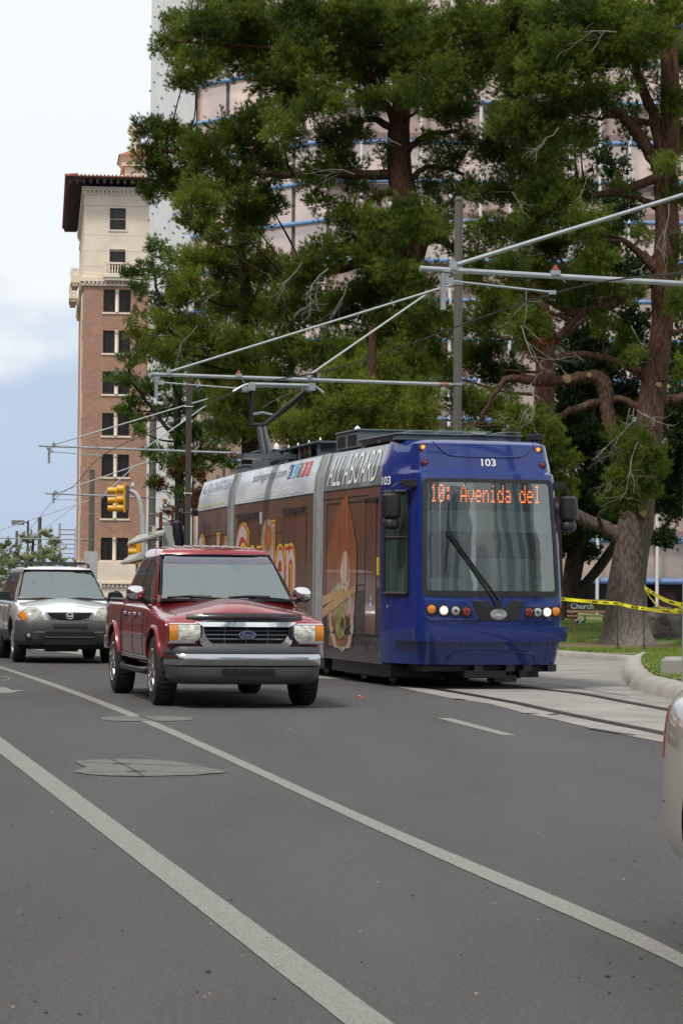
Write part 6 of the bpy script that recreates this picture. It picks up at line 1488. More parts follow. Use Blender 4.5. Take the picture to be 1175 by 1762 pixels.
def sedan(F_, root, paint, detail=True):
    WB0, WB1, RW = .95, 3.68, .325
    st = [(.04, .62, .42, .56, .60, .02), (.12, .76, .30, .66, .70, .03), (.35, .86, .24, .74, .78, .04), (.9, .90, .22, .82, .88, .04), (1.4, .91, .22, .88, .95, .03), (1.6, .91, .22, .91, .96, .01), (2.6, .91, .22, .94, .95, 0), (3.7, .905, .24, .97, .98, .0), (4.0, .90, .26, .98, 1.01, .02), (4.3, .89, .26, 1.0, 1.13, .02), (4.52, .88, .24, 1.0, 1.13, .02), (4.70, .84, .25, .95, 1.06, .02), (4.78, .76, .30, .82, .85, .01)]
    body = loft_body('body', st, paint, root, 2, ((WB0, .33), (WB1 - .12, .33)), .375, .52); sk = Skin(body)
    cab = greenhouse('cab', (.80, .78, 1.35, 4.2, .92, .98), (.58, .58, 2.2, 3.55, 1.40, 1.40), paint, root, crown=.05, bow=.12, bulge=.04); sg = Skin(cab)
    windscreen_patch('windscreen', sg, .74, .56, .99, 1.37, CARGLASS, root, .008)
    for sd, s_ in (('left', -1), ('right', 1)):
        for pl in ([(1.85, .99), (2.72, .99), (2.72, 1.34), (2.35, 1.34)], [(2.80, .99), (3.72, 1.0), (3.42, 1.34), (2.80, 1.34)]): sg.patch('window', pl, sd, SIDEGLASS, root, off=.006, step=.1, thick=.006)
        b = MB()
        for y in (1.6, 2.76, 3.55): sk.line(b, [(y, .92), (y, .30)], sd, .005, .06, 0)
        sk.line(b, [(4.45, .52), (4.66, .50)], sd, .004, .04, 0); b.build('door_gap', mat('gap_black', (.01, .008, .008), rough=.7), root)
        sk.patch('tail_light', [(4.54, .76), (4.66, .76), (4.70, .98), (4.56, .96)][:0] or [(4.50, .70), (4.735, .72), (4.72, .90), (4.56, .92)], sd, REDLENS, root, off=.008, step=.04, thick=.02)
        sk.patch('headlight', [(.14, .56), (.50, .60), (.62, .72), (.24, .66)], sd, CLEARL, root, off=.008, step=.05, thick=.02)
        b = MB(); b.prism(rrect(s_ * .98 - .09, s_ * .98 + .09, .96, 1.09, .04), 1.85, 1.95, 'Y'); b.tube([(s_ * .84, 1.92, .95), (s_ * .95, 1.9, 1.0)], .03, 6); b.build('mirror', paint, root, bevel=.015)
    b = MB(); b.grid([[( -.62 + 1.24 * k / 8, 4.745 - .05 * abs(-1 + k / 4) ** 2 + o_, z) for k in range(9)] for z, o_ in ((.30, .0), (.34, .04), (.50, .06), (.56, .05), (.60, .0))]); b.build('rear_bumper', paint, root, smooth=45)
    b = MB(); b.box(-.6, .6, .3, 4.4, .16, .32); b.build('chassis', BLACKP, root)
    for y in (WB0, WB1 - .12):
        for s_ in (-1, 1): wheel(root, s_ * .79, y, RW, .21, mat('alloy', (.5, .5, .5), rough=.3, metal=.8), spokes=7)
CHAMP = mat('champagne_paint', (0.54, 0.485, 0.40), rough=.28, coat=1.0, metal=.03, var=.05)
def near_sedan():
    th = 2.5; Yr = 11.8; Xe = (1149 - 587.5) / 4800 * Yr
    # rear end is at local y = 4.74; its left flank at local x = -.88
    a = math.radians(th); lx, ly = -.86, 4.5
    ox = Xe - (lx * math.cos(a) - ly * math.sin(a)); oy = Yr - (lx * math.sin(a) + ly * math.cos(a))
    F_ = Frame(ox, oy, th); root = frame_root('sedan', F_, 'pale champagne sedan, only its rear corner showing at the right edge of the picture', 'car')
    sedan(F_, root, CHAMP)
near_sedan()
# ================================================================== OVERHEAD LINE, POLES, SIGNS
POLEP = mat('pole_grey_brown', (.105, .095, .082), rough=.5, var=.08, vscale=3)
POLEG = mat('pole_grey_green', (.30, .33, .32), rough=.45, var=.08)
def catenary(label, pole_px, Y, ztop, pr, arm, braces, rod, drop, red, clip=None, armr=.035, polem=POLEP, bands=(), Yl=None):
    """pole with a cantilever arm; pixel joints lie in a vertical plane square to the street"""
    X = (pole_px - 587.5) / 4800 * Y; root = empty('overhead_line_pole', (X, Y, 0), 0, label, 'utility pole', 'overhead line poles along the tramway')
    o = Vector((X, Y, 0))
    def P(px, py): 
        d = ray(px, py); # plane through the pole, turned 12 degrees
        n = Vector((-.2, 1, 0)); t = n.dot(o - EYEV) / n.dot(d); return EYEV + d * t - o
    b = MB(); b.lathe([(pr * 1.8, 0), (pr * 1.8, .06), (pr * 1.05, .08), (pr * .96, ztop - .05), (pr * 1.1, ztop - .04), (pr * 1.1, ztop), (0, ztop + .04)], (0, 0, 0), 'Z', 14); b.build('pole', polem, root)
    A, B_ = P(*arm[0]), P(*arm[1]); e_ = (B_ - A).normalized()
    b = MB(); b.tube([A, B_], armr, 10); b.tube([A - e_ * .02, A + e_ * .01], armr * 1.08, 10); b.build('cantilever_arm', GALV, root)
    for q in braces:
        b = MB(); b.tube([P(*q[0]), P(*q[1])], armr * (.62 if len(q) < 3 else q[2]), 8)
        p = P(*q[0]); b.cbox(tuple(p), (armr * 2.4, armr * 2.6, armr * 3)); b.tube([p - Vector((0, 0, armr * 3)), p + Vector((0, 0, armr * 2.4))], armr * .5, 6); b.build('stay_rod', GALV, root)
    if rod: b = MB(); b.tube([P(*rod[0]), P(*rod[1])], armr * .42, 8); p = P(*rod[0]); b.cbox(tuple(p), (armr * 4, armr * 2, armr * 2.2)); b.cbox(tuple(P(*rod[1])), (armr * 2.5, armr * 1.4, armr * 1.4)); b.build('steady_arm', GALV, root)
    if drop:
        a, c = P(*drop[0]), P(*drop[1]); b = MB(); b.tube([a, c], armr * 1.05, 10); b.cbox(tuple(a + Vector((0, 0, armr * .8))), (armr * 5, armr * 1.6, armr * .8)); b.hexa([a + Vector((-armr, -.01, -armr * 3)), a + Vector((armr, -.01, -armr * 3)), a + Vector((armr, .01, -armr * 3)), a + Vector((-armr, .01, -armr * 3))], [a + Vector((-armr * 2.4, -.01, 0)), a + Vector((armr * 2.4, -.01, 0)), a + Vector((armr * 2.4, .01, 0)), a + Vector((-armr * 2.4, .01, 0))]); b.build('registration_tube', GALV, root)
    for q in red:
        p = P(*q); b = MB(); n_ = 5
        for k in range(n_): c = p + e_ * (k - n_ / 2) * armr * 1.1; b.tube([c, c + e_ * armr * .5], armr * 1.35, 10)
        b.tube([p - e_ * armr * 3.4, p + e_ * armr * 3.2], armr * .95, 8); b.build('insulator', REDL, root)
        b = MB(); b.tube([p + e_ * armr * 3, Vector((0, 0, (p + e_ * armr * 3).z))], armr * .6, 6); b.build('pole_bracket', GALV, root)
    if clip:
        a, c = P(*clip[0]), P(*clip[1]); b = MB(); b.m(0).cbox(tuple(a + Vector((0, 0, -armr * .3))), (armr * 3.4, armr * 3, armr * 1.6)); b.tube([a, c], armr * .28, 6); b.m(1).hexa([a + Vector((x, y, armr * .7)) for x, y in ((-armr * 1.3, -armr), (armr * 1.3, -armr), (armr * 1.3, armr), (-armr * 1.3, armr))], [a + Vector((x, y, armr * 2.4)) for x, y in ((-armr * .4, -armr * .4), (armr * .4, -armr * .4), (armr * .4, armr * .4), (-armr * .4, armr * .4))]); b.build('wire_clip', [GALV, REDL], root)
    b = MB()
    for y in bands: z = P(pole_px, y).z; b.lathe([(pr + .012, z - .02), (pr + .012, z + .02)], (0, 0, 0), 'Z', 12)
    if bands: b.build('pole_band', GALV, root)
    return root
catenary('tall brown overhead-line pole rising behind the streetcar roof, its arm over the pantograph', 785, 50, EYE + (1006.8 - 340) / 96, .078, ((262, 644), (776, 662)),
         [((291, 640), (783, 488)), ((532, 646), (731, 508))], ((277, 658), (406, 668)), ((269, 647), (269, 684)), [(765, 661.5)], ((411, 645), (424, 664)), .033, bands=(462, 488, 661))
catenary('near overhead-line pole at the right edge with the thick arm across the picture', 1190, 36, EYE + (1010.4 - 320) / 133.3, .115, ((725, 462), (1188, 489)),
         [((780, 457), (1188, 331), .75)], ((770, 483), (950, 503)), ((762, 470), (762, 533)), [], ((955, 468), (972, 486)), .036, POLEG)
catenary('overhead-line pole half hidden in foliage with arm ending left of the brick tower', 421, 80, EYE + (1003.5 - 575) / 60, .075, ((69, 767), (411, 780)),
         [((93, 765), (419, 668)), ((251, 771), (386, 676))], ((88, 777), (175, 784)), ((85, 770), (85, 797)), [(402, 779.5)], ((168, 769), (176, 783)), .032)
catenary('overhead-line pole standing in front of the right edge of the brick tower', 262, 122, EYE + (1002 - 700) / 39.3, .155, ((79, 849), (256, 856)),
         [((98, 848), (258, 793)), ((177, 853), (230, 804))], ((93, 859), (131, 860)), ((93, 851), (93, 866)), [(247, 855.5)], ((95, 847), (94, 858)), .038, bands=(795, 856, 884, 905))
catenary('overhead-line pole standing above the roof of the silver suv', 158, 190, EYE + (1001 - 808) / 25.26, .20, ((-44, 925), (153, 929)),
         [((-30, 922), (155, 861)), ((56, 925), (130, 870))], None, None, [(146, 929)], None, .045, bands=(884, 929, 950))
catenary('short dark overhead-line pole in front of the far-left trees', 69, 240, EYE + (1000 - 890) / 20, .17, ((-30, 966), (60, 937)),
         [((8, 971), (40, 950))], None, None, [(60, 937)], None, .045, bands=(936, 948))
catenary('farthest overhead-line pole, just left of the street lamp by the trees', 30, 300, EYE + (1000 - 914) / 16, .16, ((-30, 946), (24, 942)), [((-10, 936), (28, 925))], None, None, [], None, .05)
def wire(nm, pts, r, label):
    ps = smooth_path(pts, 8); b = MB(); b.tube(ps, r, 5); o = b.build(nm, mat('wire_black', (.02, .02, .02), rough=.5), smooth=0); tag(o, label, 'wire'); return o
wire('contact_wire', [at(1420, 430, 29), at(1175, 468, 34), at(950, 505, 36.7), at(600, 628, 45), at(425, 666, 49.3), at(300, 724, 63), at(175, 785, 80), at(132, 832, 100), at(94, 860, 121), at(53, 909, 175), at(8, 960, 240)], .012, 'black contact wire hung under the overhead arms above the track')
# street lamps
def lamp_post(px, Y, ytop, w, head, label, square=True):
    X = (px - 587.5) / 4800 * Y; root = empty('street_lamp', (X, Y, 0), 0, label, 'street lamp', 'street lamps with flat box heads'); zt = at(px, ytop, Y).z
    BR = mat('lamp_brown', (.062, .048, .043), rough=.5, var=.1)
    b = MB(); b.box(-w / 2, w / 2, -w / 2, w / 2, .02, zt); b.box(-w, w, -w, w, 0, .03); b.build('pole', BR, root, bevel=.01)
    a, c = at(head[0], head[1], Y), at(head[2], head[3], Y); 
    b = MB(); b.box(a.x - X, c.x - X, -.25, .25, c.z, a.z); h = b.build('lamp_head', mat('lamp_head_grey', (.20, .19, .175), rough=.5), root, bevel=.02)
    b = MB(); b.box(c.x - X - .02, -w / 2 + .01, -.04, .04, (a.z + c.z) / 2 - .03, (a.z + c.z) / 2 + .05); b.build('bracket', BR, root)
    b = MB(); b.box(a.x - X + .05, c.x - X - .05, -.2, .2, c.z - .012, c.z - .001); b.build('lens', mat('lamp_lens', (.5, .5, .48), rough=.3), h)
    b = MB(); b.tube([(-w * .8, -w * .6, (at(px, 700, Y).z)), (w * .8, -w * .6, at(px, 700, Y).z)], .012, 5); b.tube([(-w * .8, -w * .6, at(px, 849, Y).z), (w * .8, -w * .6, at(px, 849, Y).z)], .012, 5); b.build('steel_strap', GALV, root)
lamp_post(323.5, 75, 573, .15, (279, 568, 316, 581), 'tall dark brown square street lamp left of the pantograph')
lamp_post(49, 235, 896, .17, (21, 895, 42, 903), 'street lamp with grey box head against the sky at far left')
# traffic signals on a curved white mast
YELS = mat('signal_yellow', (.66, .33, .015), rough=.4, var=.06); WHP = mat('mast_white', (.42, .42, .41), rough=.4, var=.08)
def signals():
    Y = 112; X = (247 - 587.5) / 4800 * Y; o = Vector((X, Y, 0)); root = empty('traffic_signal', tuple(o), 0, 'yellow traffic signal heads on a curved white mast in front of the brick tower', 'traffic light')
    P = lambda x, y, dy=0.0: at(x, y, Y + dy) - o
    b = MB(); b.tube(smooth_path([(0, 0, 0), P(247, 960), P(246, 900), P(241, 866), P(235, 850), P(224, 845), P(216, 845)], 6), [.22] * 7 + [.2] * 12 + [.17] * 8 + [.15] * 6 + [.1] * 4, 12) if False else None
    pth = smooth_path([(0, 0, 0), P(247, 960), P(246, 900), P(241, 866), P(235, 851), P(226, 845.5), P(219, 846)], 6); n = len(pth)
    b.tube(pth, [.115 - .04 * max(0, (k - n * .4) / (n * .6)) for k in range(n)], 12); b.build('mast', WHP, root)
    b = MB(); b.tube([P(219, 846), P(214, 847)], .07, 8); b.build('mast_arm', YELS, root)
    b = MB(); b.tube([P(229, 843), P(229, 838)], .05, 8); b.lathe([(.09, 0), (.1, .06), (.05, .16), (0, .2)], tuple(P(229, 838)), 'Z', 10); b.build('detector', WHP, root)
    def head(x0, x1, ys, dy, plate):
        b = MB(); 
        if plate: a, c = P(plate[0], plate[2], dy), P(plate[1], plate[3], dy); b.box(a.x, c.x, a.y - .16, a.y + .16, c.z, a.z)
        h = b.build('signal_head', YELS, root, bevel=.02)
        for (ya, yb) in ys:
            a, c = P(x0, ya, dy), P(x1, yb, dy); rr = (a.z - c.z) / 2 * .95; zc = (a.z + c.z) / 2
            v = MB(); v.lathe([(rr * .96, a.x), (rr, a.x + .02), (rr * .98, c.x), (rr * .6, c.x + .05)], (0, a.y, zc), 'X', 16); v.build('visor', YELS, h)
            v = MB(); v.lathe([(rr * .90, a.x - .006), (0, a.x - .004)], (0, a.y, zc), 'X', 16); v.build('lens', mat('signal_lens_dark', (.02, .02, .015), rough=.3), h)
    ys = [(834, 850), (853, 866), (868, 881)]
    head(202, 214, ys, 0, (213.5, 217.5, 832, 882)); head(186, 203, [(838, 850.5), (855, 866.5), (869, 880.5)], .9, (200.5, 204, 842, 879))
    b = MB(); b.box(P(218, 834).x, P(222, 834).x, -.4, .3, P(218, 878).z, P(218, 836).z); b.build('backplate', mat('dark_plate', (.06, .06, .065), rough=.5), root)
signals()
def signal2():
    Y = 106; X = (232 - 587.5) / 4800 * Y; o = Vector((X, Y, 0)); root = empty('traffic_signal', tuple(o), 0, 'lower yellow traffic signal partly hidden behind the pickup cab', 'traffic light')
    P = lambda x, y: at(x, y, Y) - o
    b = MB(); a, c = P(236, 930), P(243, 971); b.box(a.x, c.x, -.2, .2, c.z, a.z); h = b.build('signal_head', YELS, root, bevel=.02)
    for ya, yb in ((930, 942), (943, 956), (958, 971)):
        a, c = P(222, ya), P(236, yb); rr = (a.z - c.z) / 2 * .95; v = MB(); v.lathe([(rr * .95, a.x), (rr, c.x), (rr * .5, c.x + .03)], (0, 0, (a.z + c.z) / 2), 'X', 16); v.build('visor', YELS, h)
    b = MB(); b.tube([(.1, .25, 0), (.1, .25, P(236, 932).z)], .06, 8); b.build('pole', WHP, root)
signal2()
# tram-stop canopy blades
def shelter():
    Y = 74; o = Vector(((262 - 587.5) / 4800 * Y, Y, 0)); root = empty('tram_shelter', tuple(o), 0, 'tram stop shelter with slanted pale metal canopy blades behind the pickup roof', 'shelter')
    P = lambda x, y, dy=0.0: at(x, y, Y + dy) - o
    AL = mat('canopy_metal', (.36, .37, .33), rough=.4, metal=.3, var=.1); UN = mat('canopy_timber', (.22, .15, .10), rough=.7, var=.2)
    for pts, in (((((219, 935), (237, 921), (283, 911), (283, 917), (240, 935))),), ((((207, 968), (224, 955), (262, 947), (262, 955), (232, 966))),)):
        (a, b_, c, d, e_) = pts
        A, B1, C, D_, E = P(*a), P(*b_, 1.6), P(*c, 1.6), P(*d), P(*e_)
        m = MB(); m.hexa([A, P(*e_), P(d[0], d[1] + 1), P(d[0] - 1, d[1] + 1)], [A + Vector((0, 0, .05)), P(*e_) + Vector((0, .1, .12)), D_ + Vector((0, .1, .12)), D_ + Vector((0, .2, .12))]) if False else None
        top = [A, B1, C, D_ + Vector((0, 0, .03))]; lo = [A - Vector((0, 0, .05)), B1 - Vector((0, 0, .05)), C - Vector((0, 0, .05)), D_ - Vector((0, 0, .05))]
        m.hexa(lo, top); cp = m.build('canopy', AL, root, smooth=0)
        m = MB(); lo2 = [q - Vector((0, 0, .012)) for q in lo]; cen = sum(lo2, Vector()) / 4; lo2 = [cen + (q - cen) * .86 for q in lo2]; lo3 = [q - Vector((0, 0, .03)) for q in lo2]; m.hexa(lo3, lo2); m.build('soffit', UN, cp, smooth=0)
        m = MB(); m.tube([P((a[0] + d[0]) / 2, a[1] - 1, .2), P(d[0] + 4, d[1] + 8, .3)], .03, 6); m.build('strut', AL, cp)
    for x in (258, 284, 300):
        m = MB(); q = P(x, 930, .6); m.box(q.x - .05, q.x + .05, q.y - .05, q.y + .05, 0, P(x, 915, .6).z); m.build('post', AL, root, smooth=0)
    m = MB(); a, c = P(283, 905, .5), P(316, 945, .5); m.box(a.x, c.x, a.y, a.y + .03, c.z, a.z); m.build('glass_panel', mat('shelter_glass', (.33, .34, .32), rough=.25, var=.3, vscale=1.5), root, smooth=0)
    a, c = P(262, 906, .2), P(269, 920, .2); m = MB(); m.box(a.x, c.x, a.y, a.y + .05, c.z, a.z); m.build('notice', mat('cream_notice', (.55, .45, .36), rough=.7), root, smooth=0)
shelter()
def sculpture():
    Y = 79; o = Vector(((290 - 587.5) / 4800 * Y, Y, 0)); root = empty('rusted_steel_planter', tuple(o), 0, 'rust-red steel planter with upright fins and yellow flower tufts at the tram stop', 'planter')
    P = lambda x, y, dy=0.0: at(x, y, Y + dy) - o
    RU = mat('rust', (.13, .032, .014), rough=.9, col2=(.05, .014, .010), c2lo=.45, c2hi=.6, vscale=3)
    m = MB(); a, c = P(283, 924), P(317, 944); m.box(a.x, c.x, -.3, .9, 0, a.z); m.build('trough', RU, root, smooth=0)
    for x0, x1, y0, y1 in ((274.5, 279.5, 881, 912), (270, 282, 909, 914), (295.5, 299.5, 879, 897), (291, 305, 895, 899), (298, 301, 876, 881)):
        m = MB(); a, c = P(x0, y0), P(x1, y1); m.box(a.x, c.x, -.1, .1, c.z, a.z); m.build('fin', RU, root, smooth=0)
    m = MB(); m.tube([P(277, 912), (P(277, 912).x, 0, 0)], .06, 6); m.tube([P(298, 897), (P(298, 897).x, 0, 0)], .06, 6); m.build('stem', RU, root)
    r = random.Random(2); 
    for cx, cy in ((272, 888), (298, 877), (285, 864)):
        m = MB()
        for k in range(26):
            p = P(cx + r.uniform(-3, 3), cy + r.uniform(-4, 2)); d = Vector((r.uniform(-1, 1), r.uniform(-1, 1), r.uniform(.2, 1))).normalized() * .12; w = Vector((r.uniform(-1, 1), r.uniform(-1, 1), 0)) * .03; m.quad(p - w, p + w, p + d)
        m.build('flower', mat('yellow_flower', (.42, .27, .03), rough=.7, island=.4), root, smooth=0, recalc=False)
sculpture()
def street_signs():
    Y = 84; o = Vector(((305 - 587.5) / 4800 * Y, Y, 0)); root = empty('street_name_sign', tuple(o), 0, 'black street-name blades on scrolled iron brackets beside the slim tree', 'street sign')
    P = lambda x, y: at(x, y, Y) - o; BK = mat('sign_black', (.015, .015, .016), rough=.4)
    m = MB(); m.tube([(P(305, 900).x, 0, 0), P(305, 846)], .05, 8); m.build('pole', BK, root)
    for k, (x0, x1, y0, y1) in enumerate(((279, 301, 898.5, 904.5), (282, 302, 873, 879), (308, 316, 875, 882))):
        m = MB(); a, c = P(x0, y0), P(x1, y1); m.prism(rrect(a.x, c.x, c.z, a.z, .03), -.03, .0, 'Y'); bl = m.build('sign_blade', BK, root, smooth=0)
        m = MB(); m.prism(rrect(a.x + .02, c.x - .02, c.z + .012, a.z - .012, .02), -.034, -.031, 'Y'); m.build('sign_border', mat('sign_grey', (.42, .43, .43), rough=.5), bl, smooth=0)
        m = MB(); m.prism(rrect(a.x + .03, c.x - .03, c.z + .02, a.z - .02, .02), -.038, -.035, 'Y'); m.build('sign_face', BK, bl, smooth=0)
        if k < 2: text_part('lettering', 'PENNINGTON' if k == 0 else 'STONE', lambda u, v: Vector((a.x + .05 + (c.x - a.x - .1) * u, -.042, c.z + .028 + (a.z - c.z - .056) * v)), WHITEL, bl)
        m = MB(); m.tube(smooth_path([P(x0 + 1, y0 - 1), P(x0 - 1, y0 - 5), P(x0 + 3, y0 - 7), P(x0 + 10, y0 - 3), P(304, y0 - 2)], 4), .016, 5); m.build('scroll_bracket', BK, root)
street_signs()
def backs():
    Y = 185; o = Vector(((157 - 587.5) / 4800 * Y, Y, 0)); root = empty('road_sign', tuple(o), 0, 'grey back of a tall rectangular road sign behind the pole above the silver suv', 'road sign')
    P = lambda x, y: at(x, y, Y) - o; m = MB(); a, c = P(146, 949), P(168, 998); m.box(a.x, c.x, -.03, .03, c.z, a.z); m.build('sign_panel', mat('sign_alu', (.42, .43, .43), rough=.5, var=.08), root, bevel=.02); m = MB(); m.tube([(0, .06, 0), (0, .06, a.z)], .05, 6); m.build('post', GALV, root)
    Y = 96; o = Vector(((170 - 587.5) / 4800 * Y, Y, 0)); root = empty('road_sign', tuple(o), 0, 'small white road sign with a black upward arrow between the silver suv and the pickup', 'road sign')
    P = lambda x, y: at(x, y, Y) - o; a, c = P(163, 999), P(175.5, 1026); m = MB(); m.prism(rrect(a.x, c.x, c.z, a.z, .03), -.015, .015, 'Y'); sp_ = m.build('sign_panel', mat('sign_white', (.72, .73, .72), rough=.4), root, smooth=0)
    m = MB(); x = (a.x + c.x) / 2; z0, z1 = P(170, 1020).z, P(170, 1002).z; m.prism([(x - .02, z0), (x + .02, z0), (x + .02, z1 - .12), (x + .07, z1 - .12), (x, z1), (x - .07, z1 - .12), (x - .02, z1 - .12)], -.019, -.016, 'Y'); m.prism(rrect(a.x + .015, c.x - .015, c.z + .015, a.z - .015, .03), -.0165, -.0155, 'Y') if False else None
    m.build('arrow', mat('sign_ink', (.01, .01, .01), rough=.5), sp_, smooth=0); m = MB(); m.tube([(x, .05, 0), (x, .05, a.z)], .03, 6); m.build('post', GALV, root)
backs()
# park: timber sign, tape, stakes, rock, floodlights, planter wall
def park():
    Y = 69; o = Vector(((1010 - 587.5) / 4800 * Y, Y, lawn_z(6, 69) - .03)); root = empty('timber_park_sign', tuple(o), 0, 'low timber sign board with white Church lettering on dark green, left of the big trunk', 'sign')
    P = lambda x, y: at(x, y, Y) - o; TI = mat('pale_timber', (.48, .30, .17), rough=.7, var=.15, vscale=3, stretch=(.3, 1, 6)); GB = mat('green_board', (.055, .055, .028), rough=.6, var=.1)
    x0, x1 = P(975, 1040).x, P(1105, 1040).x
    m = MB(); m.box(x0, x1, -.03, .03, P(980, 1049.5).z, P(980, 1036).z); bd = m.build('board', GB, root, smooth=0)
    text_part('lettering', 'Church', lambda u, v: Vector((P(981.5, 1040).x + (P(1020, 1040).x - P(981.5, 1040).x) * u, -.036, P(980, 1047.5).z + (P(980, 1037.5).z - P(980, 1047.5).z) * v)), WHITEL, bd, offset=.012)
    for ya, yb in ((1031, 1035.5), (1050, 1054.5), (1058, 1061)): m = MB(); m.box(x0 + (.08 if ya < 1040 else 0), x1, -.07, .07, P(980, yb).z, P(980, ya).z); m.build('rail', TI, root, smooth=0)
    for x in (x0 + .15, (x0 + x1) / 2, x1 - .15): m = MB(); m.box(x - .05, x + .05, .035, .12, 0, P(980, 1031).z); m.build('post', TI, root, smooth=0)
    for k, x in enumerate((994, 1003.5)):
        Yf = 66.5; p = at(x, 1071, Yf); p.z = lawn_z(p.x, Yf); r_ = empty('floodlight', tuple(p), 0, ['small white floodlight in the grass, left of the green stake', 'small white floodlight in the grass just behind the green stake'][k], 'lamp', 'floodlights in the lawn')
        m = MB(); m.lathe([(.03, .02), (.055, .03), (.06, .08), (.03, .10)], (0, 0, 0), 'Z', 12); m.lathe([(.045, -.06), (.055, 0), (.045, .03)], (-.02, 0, .08), 'Y', 12); m.build('housing', WHITEP, r_)
        m = MB(); m.lathe([(.036, -.064), (.0, -.066)], (-.02, 0, .08), 'Y', 12); m.build('lens', mat('gap_black', (.01, .008, .008)), r_); m = MB(); m.tube([(0, 0, -.02), (0, 0, .04)], .02, 6); m.build('spike', BLACKP, r_)
    p = at(1005.5, 1074, 66); b = MB(); z = lawn_z(p.x, 66); b.box(p.x - .022, p.x + .022, 65.99, 66.01, z - .03, at(1005, 1057.5, 66).z); tag(b.build('stake', mat('green_stake', (.02, .25, .10), rough=.6), bevel=.004), 'bright green flat stake standing beside the floodlights', 'stake')
    # fence stakes and tape
    GS = mat('dark_green_post', (.02, .045, .03), rough=.5); Ys = 56.2
    for k, (x, yt) in enumerate(((1062, 1037), (1107, 1012))):
        X = (x - 587.5) / 4800 * Ys; zt = at(x, yt, Ys).z; m = MB(); gz = lawn_z(X, Ys); m.tube([(X + (.03 if k else .02), Ys, gz - .05), (X, Ys, zt)], .014, 6)
        for sx in (-1, 1): m.tube([(X + .02, Ys, gz + .16), (X + .02 + sx * .10, Ys - .02, gz - .02)], .008, 5)
        tag(m.build('fence_stake', GS), ['shorter thin green steel stake before the trunk, left of the taller one', 'taller thin green steel stake right of the trunk, tape knotted at its top'][k], 'stake', 'thin steel stakes carrying the tape')
    TAPE = mat('yellow_tape', (.72, .66, .02), rough=.35, var=.08, coat=.3); INK = mat('tape_ink', (.04, .04, .02), rough=.5)
    def tape(pts, w, label):
        ps = smooth_path([at(x, y, Yq) for x, y, Yq in pts], 10); m = MB(); rows = []
        for i, p in enumerate(ps):
            t_ = math.sin(i * .55) * .35; up = Vector((0, math.sin(t_), math.cos(t_))) * w; rows.append([p - up, p + up])
        m.m(0).grid(rows)
        m.m(0).grid([[q + Vector((0, .003, 0)) for q in r] for r in rows])
        m.m(1)
        for i in range(2, len(ps) - 2):
            if i % 4 in (0, 1) and (i // 10) % 2 == 0:
                a, c = rows[i], rows[i + 1]; f = lambda r, t: r[0] + (r[1] - r[0]) * t + Vector((0, -.004, 0)); m.quad(f(a, .3), f(c, .3), f(c, .7), f(a, .7))
        tag(m.build('barrier_tape', [TAPE, INK], smooth=0, recalc=False), label, 'tape', 'yellow barrier tapes')
    tape([(900, 1024, 57.5), (971, 1031, 57), (1018, 1035.5, 56.6), (1062, 1038.5, 56.15), (1085, 1044, 56.15), (1107, 1047, 56.15), (1140, 1051.5, 55), (1200, 1054, 53)], .035, 'yellow tape stretched level across the trunk between both stakes')
    tape([(1108, 1011, 56.15), (1125, 1022, 55.6), (1150, 1035, 54.6), (1200, 1047, 53)], .042, 'upper yellow tape sagging from the tall stake to the right edge')
    tape([(1108, 1012, 56.18), (1118, 1028, 55.8), (1132, 1043, 55.2), (1150, 1050, 54.6), (1165, 1048, 54), (1200, 1038, 53)], .022, 'lower twisted yellow tape looping from the tall stake')
    # rock
    bm = bmesh.new(); bmesh.ops.create_icosphere(bm, subdivisions=5, radius=1); 
    from mathutils import noise
    for v in bm.verts:
        c = v.co.copy(); n1 = noise.noise(c * 1.1 + Vector((3, 1, 7))) * .35; n2 = noise.noise(c * 3 + Vector((1, 5, 2))) * .10; n3 = noise.noise(c * 9) * .03
        # faceting
        d = c.normalized(); f = min([1.0] + [w_ / max(1e-3, d.dot(Vector(nv).normalized())) for nv, w_ in (((0, -1, .5), .78), ((-.9, -.4, .5), .80), ((.7, -.6, .5), .82), ((0, 0, 1), .72), ((-.3, -.8, .9), .78)) if d.dot(Vector(nv).normalized()) > .3])
        v.co = d * (f + n1 * .5 + n2 + n3); v.co.x *= 1.0; v.co.z *= .62; v.co.y *= .75
    me = bpy.data.meshes.new('boulder'); bm.to_mesh(me); bm.free(); me.shade_smooth(); me.set_sharp_from_angle(angle=math.radians(30)); me.materials.append(mat('boulder_stone', (.085, .07, .062), rough=.9, col2=(.16, .135, .12), c2lo=.45, c2hi=.65, vscale=2.2, bump=.8, bscale=9, bdist=.06))
    ob = bpy.data.objects.new('boulder', me); COL.objects.link(ob); ob.location = ((1163 - 587.5) / 4800 * 62, 62, lawn_z(7.4, 62) + .18); ob.rotation_euler = (0, 0, .5); tag(ob, 'large dark brown boulder lying on the lawn at the right edge', 'rock')
    # low concrete planter wall
    m = MB(); Yw = 38.2; xa = (1137.5 - 587.5) / 4800 * Yw; m.prism([(xa, Yw), (xa + .25, Yw + 1.6), (xa + 3.4, Yw + 1.2), (xa + 3.2, Yw - .6)], .02, .43, 'Z'); tag(m.build('concrete_planter_wall', mat('wall_concrete', (.30, .285, .26), rough=.9, var=.15, vscale=2, bump=.3, bscale=20), smooth=0, bevel=.02), 'low grey concrete wall on the grass island at the right edge', 'wall')
